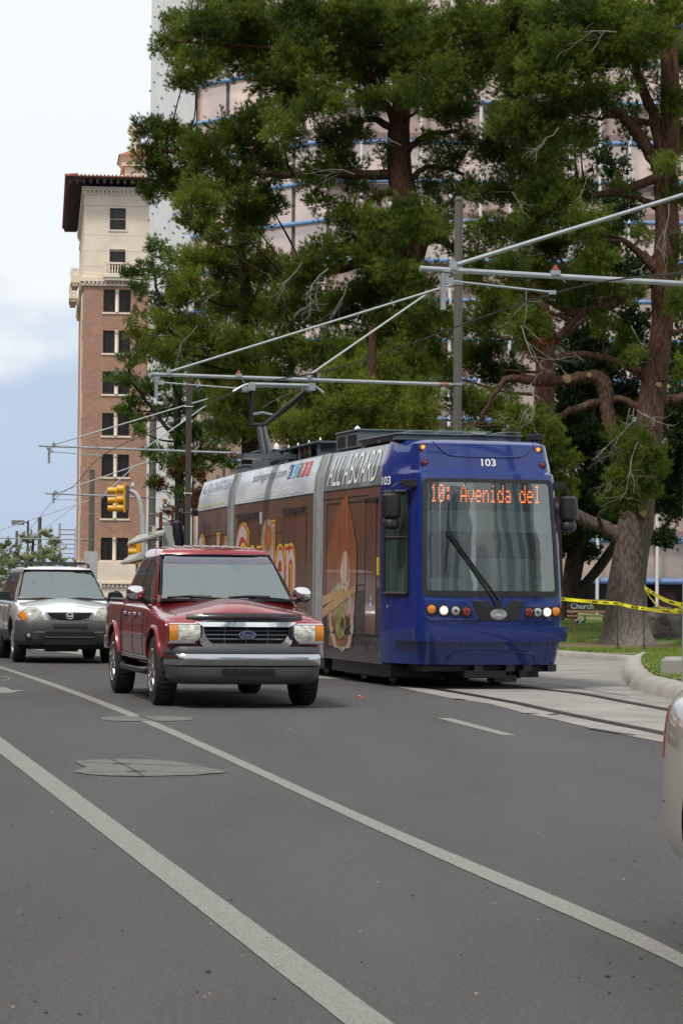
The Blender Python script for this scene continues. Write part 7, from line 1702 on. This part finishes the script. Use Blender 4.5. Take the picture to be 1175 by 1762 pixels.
    p = gnd(618, 1200); m = MB(); m.hexa([(p.x + a, p.y + c, .001) for a, c in ((-.05, -.01), (.05, -.02), (.05, .03), (-.05, .03))], [(p.x + a, p.y + c, .02) for a, c in ((-.04, -.01), (.045, -.01), (.04, .02), (-.04, .02))]); m.m(1).cbox((p.x, p.y, .024), (.03, .03, .006)); tag(m.build('litter', [mat('litter_red', (.35, .05, .04), rough=.6), WHITEL], smooth=0), 'small crumpled red and white scrap of litter on the asphalt', 'litter')
park()
# ================================================================== TREES
def leaf_mat(name, light, dark, sc=1.1, isl=.35, trans=.25):
    m = bpy.data.materials.new(name); m.use_nodes = True; MATS[name] = m; nt = m.node_tree; N = nt.nodes.new; L = nt.links.new
    for n in list(nt.nodes): nt.nodes.remove(n)
    out = N('ShaderNodeOutputMaterial'); tc = N('ShaderNodeTexCoord'); nz = N('ShaderNodeTexNoise'); nz.inputs['Scale'].default_value = sc; nz.inputs['Detail'].default_value = 3; L(tc.outputs['Object'], nz.inputs[0])
    mr = N('ShaderNodeMapRange'); mr.inputs[1].default_value = .38; mr.inputs[2].default_value = .64; L(nz.outputs[0], mr.inputs[0])
    mx = N('ShaderNodeMix'); mx.data_type = 'RGBA'; mx.inputs[6].default_value = (*dark, 1); mx.inputs[7].default_value = (*light, 1); L(mr.outputs[0], mx.inputs[0])
    g = N('ShaderNodeNewGeometry'); h = N('ShaderNodeHueSaturation'); r_ = N('ShaderNodeMapRange'); r_.inputs[3].default_value = 1 - isl; r_.inputs[4].default_value = 1 + isl; L(g.outputs['Random Per Island'], r_.inputs[0]); L(r_.outputs[0], h.inputs['Value']); L(mx.outputs[2], h.inputs['Color'])
    d = N('ShaderNodeBsdfDiffuse'); t = N('ShaderNodeBsdfTranslucent'); ms = N('ShaderNodeMixShader'); ms.inputs[0].default_value = trans; L(h.outputs[0], d.inputs[0]); L(h.outputs[0], t.inputs[0]); L(d.outputs[0], ms.inputs[1]); L(t.outputs[0], ms.inputs[2]); L(ms.outputs[0], out.inputs[0]); return m
def bark_mat(name, c1, c2, upper=None):
    m = mat(name, c1, rough=.95, col2=c2, c2lo=.38, c2hi=.66, vscale=26, stretch=(1, 1, .22), bump=1.0, bscale=26, bdist=.06, spec=.1)
    if upper:   # the bark of the upper stem is thinner and redder
        nt = m.node_tree; N = nt.nodes.new; L = nt.links.new; p = nt.nodes['Principled BSDF']; old = p.inputs['Base Color'].links[0].from_socket; tc = [n for n in nt.nodes if n.type == 'TEX_COORD'][0]; s = N('ShaderNodeSeparateXYZ'); L(tc.outputs['Object'], s.inputs[0])
        r = N('ShaderNodeMapRange'); r.inputs[1].default_value = 2.2; r.inputs[2].default_value = 6.0; L(s.outputs[2], r.inputs[0]); x = N('ShaderNodeMix'); x.data_type = 'RGBA'; x.blend_type = 'MULTIPLY'; L(r.outputs[0], x.inputs[0]); L(old, x.inputs[6]); x.inputs[7].default_value = (*upper, 1)
        r2 = N('ShaderNodeMapRange'); r2.inputs[1].default_value = 1.5; r2.inputs[2].default_value = .15; L(s.outputs[2], r2.inputs[0]); y = N('ShaderNodeMix'); y.data_type = 'RGBA'; y.blend_type = 'ADD'; L(r2.outputs[0], y.inputs[0]); L(x.outputs[2], y.inputs[6]); y.inputs[7].default_value = (.10, .095, .09, 1); L(y.outputs[2], p.inputs['Base Color'])
    return m
PINE = leaf_mat('pine_needles', (.205, .262, .044), (.070, .102, .022), trans=.35); PINE2 = leaf_mat('pine_needles_fresh', (.27, .31, .05), (.10, .135, .026), trans=.35); DARKL = leaf_mat('dark_leaves', (.06, .095, .03), (.025, .045, .016), 1.5)
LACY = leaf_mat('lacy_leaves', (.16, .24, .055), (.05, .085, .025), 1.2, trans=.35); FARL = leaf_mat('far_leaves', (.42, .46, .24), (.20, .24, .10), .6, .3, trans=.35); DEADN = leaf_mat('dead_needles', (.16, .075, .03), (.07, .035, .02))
BARKR = bark_mat('red_brown_bark', (.105, .055, .036), (.045, .026, .020)); BARKG = bark_mat('grey_brown_bark', (.17, .14, .12), (.065, .050, .042), (.82, .56, .44)); BARKD = bark_mat('dark_bark', (.045, .034, .028), (.022, .017, .014)); DEADW = mat('dead_wood', (.22, .205, .19), rough=.9, var=.25, vscale=5); CUTW = mat('cut_wood', (.25, .165, .085), rough=.8, var=.2, vscale=20)
def mesh_tris(name, V, m_, parent):
    """V: (n, 3, 3) triangle corners -> one mesh"""
    n = len(V); me = bpy.data.meshes.new(name); me.vertices.add(n * 3); me.vertices.foreach_set('co', V.reshape(-1).astype(np.float32)); me.loops.add(n * 3); me.loops.foreach_set('vertex_index', np.arange(n * 3, dtype=np.int32))
    me.polygons.add(n); me.polygons.foreach_set('loop_start', np.arange(0, n * 3, 3, dtype=np.int32)); me.polygons.foreach_set('loop_total', np.full(n, 3, dtype=np.int32)); me.materials.append(m_); me.update(calc_edges=True)
    o = bpy.data.objects.new(name, me); COL.objects.link(o); o.parent = parent; return o
def unit(a): return a / np.maximum(1e-9, np.linalg.norm(a, axis=-1, keepdims=True))
def tufts(rng, C, D, n, Ln, w, spread, back=.35):
    """n narrow leaves from each centre C, fanned about direction D"""
    k = len(C); C = np.repeat(C, n, 0); D = np.repeat(D, n, 0); d = unit(D + rng.normal(0, spread, D.shape)); l = Ln * rng.uniform(.6, 1.15, (k * n, 1))
    s = unit(np.cross(d, rng.normal(0, 1, d.shape))) * w; base = C - D * l * back * rng.uniform(0, 1, (k * n, 1)); return np.stack([base - s, base + s, base + d * l], 1)
def bough_points(rng, c, R, dens, up=.35, per=7, plume=.075):
    """feathery plumes fan out from the branch through an ellipsoid; leaves sit along them"""
    nt_ = max(9, int(dens * 3.1 * (R[0] * R[2] + R[0] * R[1]) * .5)); per = per * 2 + 2
    d = unit(rng.normal(0, 1, (nt_, 3)) * np.array([1, 1, .85]) + np.array([0, 0, .15])); ln = rng.uniform(.5, 1.22, (nt_, 1)) ** .7
    tip = c + d * R * ln; sub = c + d * R * ln * rng.uniform(.15, .5, (nt_, 1)) + rng.normal(0, .05, (nt_, 3)); P = []; Dn = []; ax = unit(tip - sub)
    for q in range(per):
        t = (q + rng.uniform(0, 1, (nt_, 1))) / per; p = sub + (tip - sub) * t; p[:, 2:3] += up * .45 * np.linalg.norm(tip - sub, axis=1, keepdims=True) * (t ** 2 - .35)
        P.append(p + rng.normal(0, plume, p.shape) * (1.25 - t * .75)); Dn.append(unit(ax + np.array([0, 0, up * (1 + t.mean())]) + rng.normal(0, .35, p.shape)))
    return np.concatenate(P), np.concatenate(Dn), sub, tip
def tree(name, label, group, Y, trunks, limbs, boughs, leaf, bark, seed, kind='pine', dens=60, dead=(), cuts=(), flare=False, deadleaf=(), jit=1.8, needle=(.108, .0044, 18), twig_r=.006):
    rng = np.random.default_rng(seed); rr = random.Random(seed); s = 4800 / Y
    t0 = trunks[0][-1]; base = at(t0[0], t0[1], Y); root = empty(name, (base.x, base.y, base.z), 0, label, 'tree', group); o = base
    def P(px, py, dy=0.0): return at(px, py, Y + dy) - o
    # trunk with an uneven, fluted skin
    skel = []
    for ti, tr in enumerate(trunks):
        pts = smooth_path([P(x, y, (dy[0] if dy else 0)) for x, y, r, *dy in tr], 8); rad = smooth_path([(r / s, 0, 0) for _, _, r, *_ in tr], 8); n = 28 if ti == 0 else 14; b = MB(); rows = []
        ph = [rr.uniform(0, 6) for _ in range(4)]
        for i, p in enumerate(pts):
            R = rad[i].x; row = []; zf = max(0, 1 - (len(pts) - 1 - i) / 14) if flare and ti == 0 else 0
            for k in range(n + 1):
                a = 2 * math.pi * k / n; f = 1 + .045 * math.sin(3 * a + ph[0] + i * .12) + .03 * math.sin(7 * a + ph[1] - i * .09) + .018 * math.sin(13 * a + ph[2] + i * .5) + zf * .10 * math.sin(6 * a + ph[3])
                row.append((p.x + R * f * math.cos(a), p.y + R * f * math.sin(a), p.z))
            rows.append(row)
        b.grid(rows); b.build('trunk', bark, root, smooth=70, merge=.0005); skel += [(p, rad[i].x) for i, p in enumerate(pts)]
    b = MB(); 
    for lm in limbs:
        pts = smooth_path([P(x, y, (dy[0] if dy else 0)) for x, y, r, *dy in lm], 6); rad = [v.x for v in smooth_path([(r / s, 0, 0) for _, _, r, *_ in lm], 6)]; pts = [p + Vector((rr.gauss(0, .012), 0, rr.gauss(0, .012))) for p in pts]; b.tube(pts, rad, 9); skel += [(p, r) for p, r in zip(pts, rad)]
    if limbs: b.build('limb', bark, root, smooth=60)
    # boughs
    A = []; tw = MB(); br = MB(); zs_ = [p for p, _ in skel]
    B = [b_ for b_ in boughs]
    for bi, bg in enumerate(B):
        x, y, rx, ry = bg[:4]; dy = bg[4] if len(bg) > 4 else rr.uniform(-jit, jit); f = bg[5] if len(bg) > 5 else 1.0
        c = np.array(P(x, y, dy)); R = np.array([rx / s, (rx + ry) * .5 / s * 1.05, ry / s]) * 1.14
        p, d, sub, tip = bough_points(rng, c, R, dens * f, per=7 if kind == 'pine' else 6)
        A.append(tufts(rng, p, d, needle[2], needle[0], needle[1], .42 if kind == 'pine' else .6))
        # branch from the nearest lower wood
        cv = Vector(c); best = min(skel, key=lambda q: (q[0] - cv).length + max(0, q[0].z - cv.z + .15 * (q[0] - cv).length) * 1.6); L_ = (best[0] - cv).length
        if L_ > .15:
            mid = best[0].lerp(cv, .5) + Vector((rr.uniform(-.1, .1) * L_, rr.uniform(-.1, .1) * L_, -.06 * L_ + rr.uniform(-.05, .08) * L_)); r0 = min(best[1] * .6, .018 + .016 * L_); br.tube(smooth_path([best[0], mid, cv], 5), [r0 + (.010 - r0) * k / 10 for k in range(11)], 6)
        for k in range(0, len(tip), 9):
            q0 = Vector(sub[k]); q1 = Vector(tip[k]); tw.tube([cv, q0 * .6 + cv * .4, q0, q1], [twig_r * 1.6, twig_r * 1.2, twig_r, twig_r * .4], 3, cap=False)
    mesh_tris('crown', np.concatenate(A), leaf, root); br.build('branch', bark, root, smooth=60); tw.build('twig', mat('twig_brown', (.075, .055, .042), rough=.9), root, smooth=0, recalc=False)
    if deadleaf:
        A = []
        for x, y, rx, ry, dy in deadleaf: c = np.array(P(x, y, dy)); R = np.array([rx / s, rx / s, ry / s]); p, d, *_ = bough_points(rng, c, R, dens * .7); A.append(tufts(rng, p, d * np.array([1, 1, -1]), 8, .13, .006, .4))
        mesh_tris('dead_foliage', np.concatenate(A), DEADN, root)
    if dead:
        b = MB()
        def fork(p, d, L_, r_, lev):
            q = p; pts = [p]; 
            for k in range(3): d = (d + Vector((rr.gauss(0, .28), rr.gauss(0, .2), rr.gauss(0, .22) - .06))).normalized(); q = q + d * L_ / 3; pts.append(q)
            b.tube(pts, [r_, r_ * .85, r_ * .7, r_ * .5], 5, cap=False)
            if lev > 0:
                for k in range(3): fork(pts[rr.randint(1, 3)], (d + Vector((rr.gauss(0, .6), rr.gauss(0, .5), rr.gauss(0, .5)))).normalized(), L_ * rr.uniform(.5, .8), r_ * .6, lev - 1)
        for x, y, x2, y2, dy, r_, lev in dead: a, c = P(x, y, dy), P(x2, y2, dy); fork(a, (c - a).normalized(), (c - a).length, r_, lev)
        b.build('dead_branch', DEADW, root, smooth=60)
    for x, y, r_, dy, rx in cuts: c = P(x, y, dy); b = MB(); b.lathe([(r_ / s, .12), (r_ / s, 0), (r_ * .3 / s, -.006), (0, -.004)], (0, 0, 0), 'Y', 16); m4 = Matrix.Translation(c) @ Matrix.Rotation(rx, 4, 'Z'); b.v = [tuple(m4 @ Vector(p)) for p in b.v]; b.build('cut_stub', CUTW, root)
    return root
tree('pine_tree', 'tall pine in the middle with reddish trunk and heavy hanging boughs behind the streetcar', 'pines in the park', 61,
     [[(672, -60, 9), (680, 60, 11), (690, 170, 15), (686, 230, 19), (688, 300, 21), (700, 360, 24), (704, 420, 23), (700, 470, 27), (706, 520, 24), (709, 640, 26), (712, 760, 28), (716, 900, 32), (720, 1116, 46)]],
     [[(684, 215, 9), (660, 178, 7), (628, 165, 5)], [(686, 232, 8), (645, 205, 6), (606, 212, 4), (560, 232, 3)], [(700, 350, 9), (672, 333, 7), (640, 342, 6), (622, 372, 4)], [(702, 405, 12), (660, 432, 10), (600, 458, 9), (545, 470, 7), (500, 492, 4)],
      [(700, 330, 8), (722, 292, 5), (760, 288, 4), (800, 300, 3)], [(708, 520, 9), (730, 425, 6), (752, 413, 6), (778, 423, 5), (795, 440, 4)], [(698, 262, 7), (735, 232, 5), (790, 225, 4)], [(688, 180, 9), (620, 120, 8), (520, 90, 6), (420, 80, 4), (300, 70, 2.5)], [(690, 300, 10), (580, 300, 8), (470, 300, 6), (380, 285, 5), (300, 262, 3), (250, 250, 2)], [(684, 150, 8), (760, 90, 6), (840, 60, 4)]],
     [(296, 82, 36, 34), (335, 112, 46, 36), (350, 50, 50, 45), (400, 90, 60, 52), (400, 15, 60, 40), (455, 60, 62, 58), (470, 130, 50, 45), (520, 25, 60, 45), (540, 100, 58, 50), (316, 142, 30, 16), (300, 40, 24, 22),
      (258, 222, 28, 20), (258, 268, 36, 34), (300, 235, 45, 32), (296, 312, 48, 38), (350, 270, 50, 45), (340, 345, 50, 38), (400, 235, 48, 42), (400, 320, 55, 50), (455, 280, 50, 55), (440, 200, 38, 30), (425, 375, 45, 36), (490, 220, 42, 48), (335, 380, 30, 18), (462, 350, 32, 38), (262, 330, 26, 16),
      (500, 165, 48, 40), (560, 170, 50, 45), (600, 90, 55, 50), (620, 20, 60, 40), (680, 30, 70, 45), (740, 90, 60, 55), (665, 120, 55, 45), (720, 165, 60, 38), (790, 50, 60, 50), (800, 140, 52, 46), (640, 175, 40, 26), (772, 195, 45, 28), (700, 90, 50, 40), (580, 30, 50, 40),
      (592, 290, 42, 52), (540, 300, 36, 36), (612, 225, 36, 28), (572, 238, 38, 30), (552, 350, 30, 26, 0, .6), (768, 275, 34, 26, 0, .6), (800, 250, 32, 26, 0, .7), (745, 245, 32, 20, 0, .6), (735, 320, 30, 26, 0, .5), (790, 330, 28, 30, 0, .5),
      (600, 372, 38, 30), (612, 425, 42, 36), (700, 372, 55, 30, -2), (660, 440, 50, 36, -2), (745, 395, 36, 26, -1), (560, 440, 38, 40), (520, 470, 42, 42), (650, 385, 40, 25, -1.5),
      (500, 520, 50, 45), (560, 540, 50, 45), (622, 520, 55, 45), (680, 560, 50, 45), (640, 600, 60, 40), (722, 600, 45, 45), (560, 610, 60, 40), (490, 600, 52, 45), (475, 680, 46, 46), (540, 690, 58, 38), (740, 550, 34, 42), (740, 480, 30, 34, 0, .6), (650, 490, 45, 35), (748, 300, 34, 40, 0, .45), (765, 365, 36, 36, 0, .45), (785, 430, 36, 30, 0, .5), (640, 330, 30, 34, 0, .45), (655, 270, 26, 26, 0, .4), (705, 395, 44, 30, -2.5), (688, 470, 44, 36, -2.5), (718, 545, 42, 38, -2.5), (700, 620, 46, 38, -2.5), (610, 120, 50, 40), (700, 60, 60, 40), (830, 30, 50, 44), (760, 130, 50, 36), (520, 90, 46, 40), (430, 60, 50, 40), (640, 60, 50, 40)],
     PINE, BARKR, 11, dens=62, dead=[(565, 462, 505, 470, -2.5, .014, 3), (520, 450, 490, 500, -2.5, .012, 2), (690, 250, 640, 230, -1, .012, 2), (706, 330, 760, 310, -1, .012, 2), (700, 350, 735, 335, -1, .010, 2), (610, 300, 560, 260, -2, .01, 2), (800, 300, 820, 340, -1, .009, 2), (600, 480, 580, 560, -3, .010, 2), (540, 520, 500, 540, -2, .010, 1)])
tree('pine_tree', 'young bright green pine filling the gap low behind the streetcar roof', 'pines in the park', 57,
     [[(640, 560, 5), (640, 660, 9), (640, 800, 13), (640, 1120, 18)]], [],
     [(610, 690, 58, 42), (680, 680, 55, 48), (640, 735, 60, 40), (565, 745, 55, 38), (505, 740, 40, 38), (728, 700, 34, 46), (640, 640, 50, 34), (590, 650, 40, 28), (700, 740, 50, 34), (540, 780, 50, 26), (600, 775, 50, 26)], PINE2, BARKR, 12, dens=66, jit=1.2)
tree('pine_tree', 'bushy younger pine with upright tips between the brick tower and the tall pine', 'pines in the park', 66,
     [[(408, 380, 4), (420, 470, 8), (428, 600, 12), (432, 800, 16), (434, 1106, 22)]], [],
     [(365, 402, 24, 34), (362, 380, 12, 20), (425, 402, 24, 40), (424, 372, 12, 18), (350, 450, 48, 38), (410, 460, 55, 45), (462, 470, 44, 44), (330, 500, 42, 38), (390, 520, 55, 45), (450, 540, 50, 45), (300, 560, 42, 32), (350, 580, 50, 40), (420, 600, 55, 40), (290, 608, 38, 22), (380, 640, 50, 30), (445, 655, 42, 38), (255, 590, 22, 30, 0, .7), (228, 560, 16, 30, 0, .7), (400, 690, 45, 35), (460, 730, 40, 40), (395, 740, 35, 30, 0, .6)], PINE2, BARKD, 13, dens=64, jit=1.4,
     dead=[(340, 560, 320, 600, -2, .01, 2), (380, 500, 340, 520, -2, .01, 1), (480, 640, 500, 700, -2, .01, 2)])
tree('pine_tree', 'biggest pine with thick ridged trunk rising from the lawn at right, yellow tape across it', 'pines in the park', 60,
     [[(1120, -60, 10), (1135, 0, 12), (1150, 100, 15), (1151, 228, 17), (1144, 300, 18), (1148, 400, 21), (1140, 498, 20), (1138, 560, 19), (1124, 660, 22), (1114, 740, 24), (1101, 836, 27), (1093, 908, 31), (1084, 960, 30), (1077, 1010, 33), (1076, 1060, 36), (1077, 1088, 42), (1078, 1108, 52), (1078, 1121, 60)]],
     [[(1085, 940, 18), (1056, 917, 14), (1028, 903, 12), (1000, 892, 12), (965, 877, 10), (930, 866, 7)],
      [(1102, 800, 9), (1078, 785, 7), (1061, 768, 8), (1048, 730, 11), (1043, 690, 13), (1038, 662, 14), (1022, 648, 12), (980, 653, 10), (930, 658, 8), (880, 651, 6), (856, 668, 5), (838, 700, 4), (821, 735, 3.5)],
      [(1120, 712, 12), (1095, 700, 8), (1071, 687, 6), (1031, 692, 7), (980, 708, 6), (948, 726, 4)], [(1122, 665, 12), (1100, 643, 8), (1071, 625, 7), (1031, 614, 6), (980, 611, 6), (950, 622, 5)],
      [(1122, 690, 12), (1150, 688, 9), (1190, 682, 8)], [(1140, 575, 10), (1165, 571, 5), (1195, 572, 4)], [(1140, 300, 13), (1110, 250, 11), (1085, 215, 10), (1050, 180, 8), (1012, 140, 6), (980, 100, 4)],
      [(1144, 300, 12), (1125, 205, 10), (1108, 160, 9), (1092, 110, 7), (1085, 50, 5)], [(1130, 462, 12), (1095, 432, 7), (1070, 412, 5)], [(1130, 355, 8), (1095, 340, 5), (1058, 332, 4)], [(1130, 215, 6), (1060, 200, 5), (1026, 206, 3)], [(1128, 480, 9), (1060, 520, 9), (1000, 540, 8), (960, 580, 6)], [(1140, 300, 9), (1060, 330, 7), (960, 340, 5), (890, 330, 3)]],
     [(900, 60, 58, 55), (960, 35, 60, 45), (1000, 105, 58, 48), (1040, 25, 55, 38), (1100, 50, 52, 46), (1150, 25, 50, 45), (940, 130, 55, 45), (890, 150, 50, 45), (872, 212, 44, 40), (930, 210, 55, 42), (980, 175, 48, 34), (1160, 100, 40, 40), (1156, 170, 36, 40), (1168, 245, 28, 44), (1108, 120, 26, 28, 0, .6), (850, 90, 50, 52),
      (880, 270, 44, 38), (932, 290, 54, 42), (868, 330, 44, 34), (940, 360, 58, 42), (884, 400, 48, 38), (1000, 330, 42, 32, 0, .8), (1008, 380, 42, 32), (950, 425, 54, 38), (1040, 402, 30, 24), (884, 458, 38, 32), (1030, 448, 36, 26), (1156, 335, 28, 46, 0, .8), (1162, 440, 26, 50, 0, .8), (842, 262, 28, 28), (1000, 250, 30, 24, 0, .4), (900, 20, 55, 40), (1000, 20, 50, 30),
      (1040, 90, 50, 40), (900, 110, 56, 46), (960, 80, 50, 40), (930, 260, 50, 40, -1), (880, 210, 44, 38, -1), (940, 330, 50, 36, -1), (1070, 20, 50, 36), (1085, 80, 40, 36, -1), (990, 230, 44, 26, -1), (1030, 165, 40, 30, -1), (1120, 60, 40, 40, -2), (1075, 150, 28, 22, -1, .6), (1150, 280, 24, 26, -2, .7), (1100, 400, 28, 22, -1, .6), (1160, 520, 20, 30, -1, .7), (1170, 640, 16, 26, -1, .7), (1090, 500, 26, 20, -1, .7), (1090, 610, 22, 14, -1.5, .8), (1075, 320, 26, 18, 0, .5), (930, 470, 36, 26), (820, 330, 30, 30, 0, .7), (835, 400, 34, 30, 0, .8), (820, 450, 30, 26, 0, .7), (860, 520, 44, 38), (904, 556, 44, 34), (962, 500, 38, 30), (1050, 500, 36, 28, 0, .6), (1040, 560, 34, 26, 0, .6), (1078, 590, 26, 22, 0, .7),
      (905, 718, 44, 22, -2), (935, 752, 40, 26, -2), (950, 800, 40, 32, -2), (968, 838, 28, 26, -2), (898, 745, 30, 18, -2), (1082, 762, 38, 34, -2.5), (1110, 800, 42, 36, -2.5), (1092, 845, 42, 32, -2.5), (1062, 868, 28, 20, -2.5), (1068, 815, 26, 26, -2.5)],
     PINE, BARKG, 14, dens=62, flare=True, dead=[(1083, 702, 1078, 780, -3, .014, 3), (1090, 702, 1105, 770, -3, .012, 3), (1094, 705, 1118, 740, -3, .012, 2), (1096, 760, 1100, 850, -3, .010, 2), (897, 560, 925, 640, -3, .012, 3), (905, 500, 897, 560, -3, .010, 1), (913, 660, 912, 700, -3, .018, 3), (912, 700, 880, 720, -3, .012, 2), (1108, 455, 1090, 475, -2.5, .012, 2), (1085, 560, 1100, 600, -2, .01, 2), (1060, 55, 1000, 30, -3, .012, 2), (960, 220, 930, 260, -3, .010, 2), (1010, 300, 990, 330, -3, .009, 2), (880, 330, 900, 350, -3, .009, 2), (1150, 350, 1160, 420, -2, .01, 2)],
     cuts=[(976, 652, 7, -.36, .3), (1013, 645, 4, -.36, -.2), (1107, 884, 5, -.53, .2), (1134, 662, 4.5, -.42, .3)])
tree('pine_tree', 'dark pine with reddish trunk and brown dead needles between the two big pines', 'pines in the park', 71,
     [[(925, 440, 10), (930, 520, 14), (938, 620, 17), (935, 700, 18), (940, 800, 20), (945, 1092, 26)]], [[(938, 560, 8), (880, 520, 6), (820, 500, 4)], [(936, 600, 8), (990, 560, 6), (1030, 520, 4), (1060, 470, 3)]],
     [(805, 480, 36, 36), (840, 560, 40, 46), (822, 620, 44, 42), (862, 640, 46, 38), (922, 590, 36, 30), (800, 695, 40, 44), (852, 700, 40, 30), (785, 560, 30, 40), (900, 500, 40, 34), (790, 760, 40, 30), (850, 760, 40, 30), (760, 640, 30, 44), (1000, 470, 30, 26, 0, .6)], PINE, BARKR, 15, dens=58, deadleaf=[(940, 548, 18, 26, -1), (920, 600, 12, 26, -1), (950, 580, 12, 22, -1)], jit=1.2)
tree('shade_tree', 'dark leafy tree forking low behind the streetcar mirror, left of the big trunk', 'leafy trees', 74,
     [[(1020, 700, 5), (1014, 790, 8), (1008, 860, 12), (1000, 920, 15), (988, 970, 16), (981, 1030, 14), (978, 1084, 14)], [(1088, 850, 5), (1066, 918, 8), (1050, 948, 10), (1024, 984, 11), (990, 1022, 12)]], [[(1008, 860, 8), (980, 800, 5), (975, 740, 3)]],
     [(1000, 520, 48, 46, 0, .6), (1050, 620, 46, 46, 0, .7), (992, 640, 44, 44, 0, .8), (1030, 700, 54, 48), (1000, 760, 45, 48), (1042, 830, 52, 54), (1002, 880, 42, 46), (1162, 620, 34, 50, 0, .7), (1162, 720, 38, 56), (1154, 850, 36, 58), (980, 935, 28, 26, 0, .8), (1030, 900, 36, 30), (1060, 760, 40, 40), (1140, 930, 26, 20, 0, .7), (975, 700, 30, 40), (1120, 620, 30, 40, 2, .7), (1075, 690, 30, 40, 1, .8), (1000, 590, 40, 36, 0, .6), (1165, 520, 28, 44, 0, .5), (1040, 430, 40, 44, 0, .55), (1085, 470, 36, 44, 0, .55), (1010, 460, 40, 40, 0, .6), (1070, 350, 36, 44, 0, .45), (1090, 560, 34, 40, 0, .6), (1050, 280, 36, 40, 1, .35), (1085, 220, 30, 44, 1, .35), (960, 860, 24, 34), (1020, 955, 22, 14, 0, .5), (1168, 790, 30, 40), (1100, 930, 20, 16, 1, .5)],
     DARKL, BARKD, 16, kind='leaf', dens=64, needle=(.13, .020, 7), jit=1.5)
tree('mesquite_tree', 'slim lacy tree with orange seed pods in front of the white tower flank', 'leafy trees', 86,
     [[(318, 560, 3), (312, 640, 5), (306, 700, 6), (306, 760, 7), (309, 830, 8), (309, 900, 9), (310, 1080, 10)]], [[(308, 720, 4), (290, 600, 3), (275, 520, 2.5), (262, 450, 2)], [(308, 760, 4), (260, 700, 3), (225, 655, 2)], [(308, 740, 4), (350, 700, 3), (385, 690, 2)]],
     [(272, 428, 30, 22), (250, 462, 34, 20), (300, 465, 36, 32), (240, 500, 26, 22), (288, 520, 34, 34), (262, 545, 24, 18), (216, 472, 16, 9), (225, 618, 30, 14), (214, 650, 30, 18), (250, 668, 42, 22), (300, 700, 46, 36), (240, 720, 30, 14), (350, 690, 42, 38), (330, 750, 48, 28), (380, 735, 36, 36), (288, 790, 42, 26), (345, 800, 38, 32), (385, 790, 28, 28), (272, 832, 20, 14, 0, .7), (312, 850, 26, 26, 0, .7), (340, 862, 22, 22, 0, .7), (225, 690, 22, 11), (295, 645, 38, 32), (340, 625, 38, 30), (390, 842, 22, 18, 0, .6), (210, 705, 14, 7), (236, 740, 18, 9), (262, 600, 30, 26, 0, .7), (255, 775, 20, 12, 0, .6), (375, 640, 30, 30), (400, 700, 24, 30)],
     LACY, BARKD, 17, kind='leaf', dens=22, needle=(.15, .011, 8), jit=1.4, deadleaf=[(295, 815, 6, 5, -1), (277, 830, 7, 6, -1), (320, 790, 6, 5, -1), (316, 870, 7, 6, -1), (343, 848, 6, 6, -1), (290, 878, 6, 5, -1), (345, 815, 5, 5, -1), (335, 865, 6, 5, -1)], dead=[(306, 700, 280, 640, 0, .02, 1)])
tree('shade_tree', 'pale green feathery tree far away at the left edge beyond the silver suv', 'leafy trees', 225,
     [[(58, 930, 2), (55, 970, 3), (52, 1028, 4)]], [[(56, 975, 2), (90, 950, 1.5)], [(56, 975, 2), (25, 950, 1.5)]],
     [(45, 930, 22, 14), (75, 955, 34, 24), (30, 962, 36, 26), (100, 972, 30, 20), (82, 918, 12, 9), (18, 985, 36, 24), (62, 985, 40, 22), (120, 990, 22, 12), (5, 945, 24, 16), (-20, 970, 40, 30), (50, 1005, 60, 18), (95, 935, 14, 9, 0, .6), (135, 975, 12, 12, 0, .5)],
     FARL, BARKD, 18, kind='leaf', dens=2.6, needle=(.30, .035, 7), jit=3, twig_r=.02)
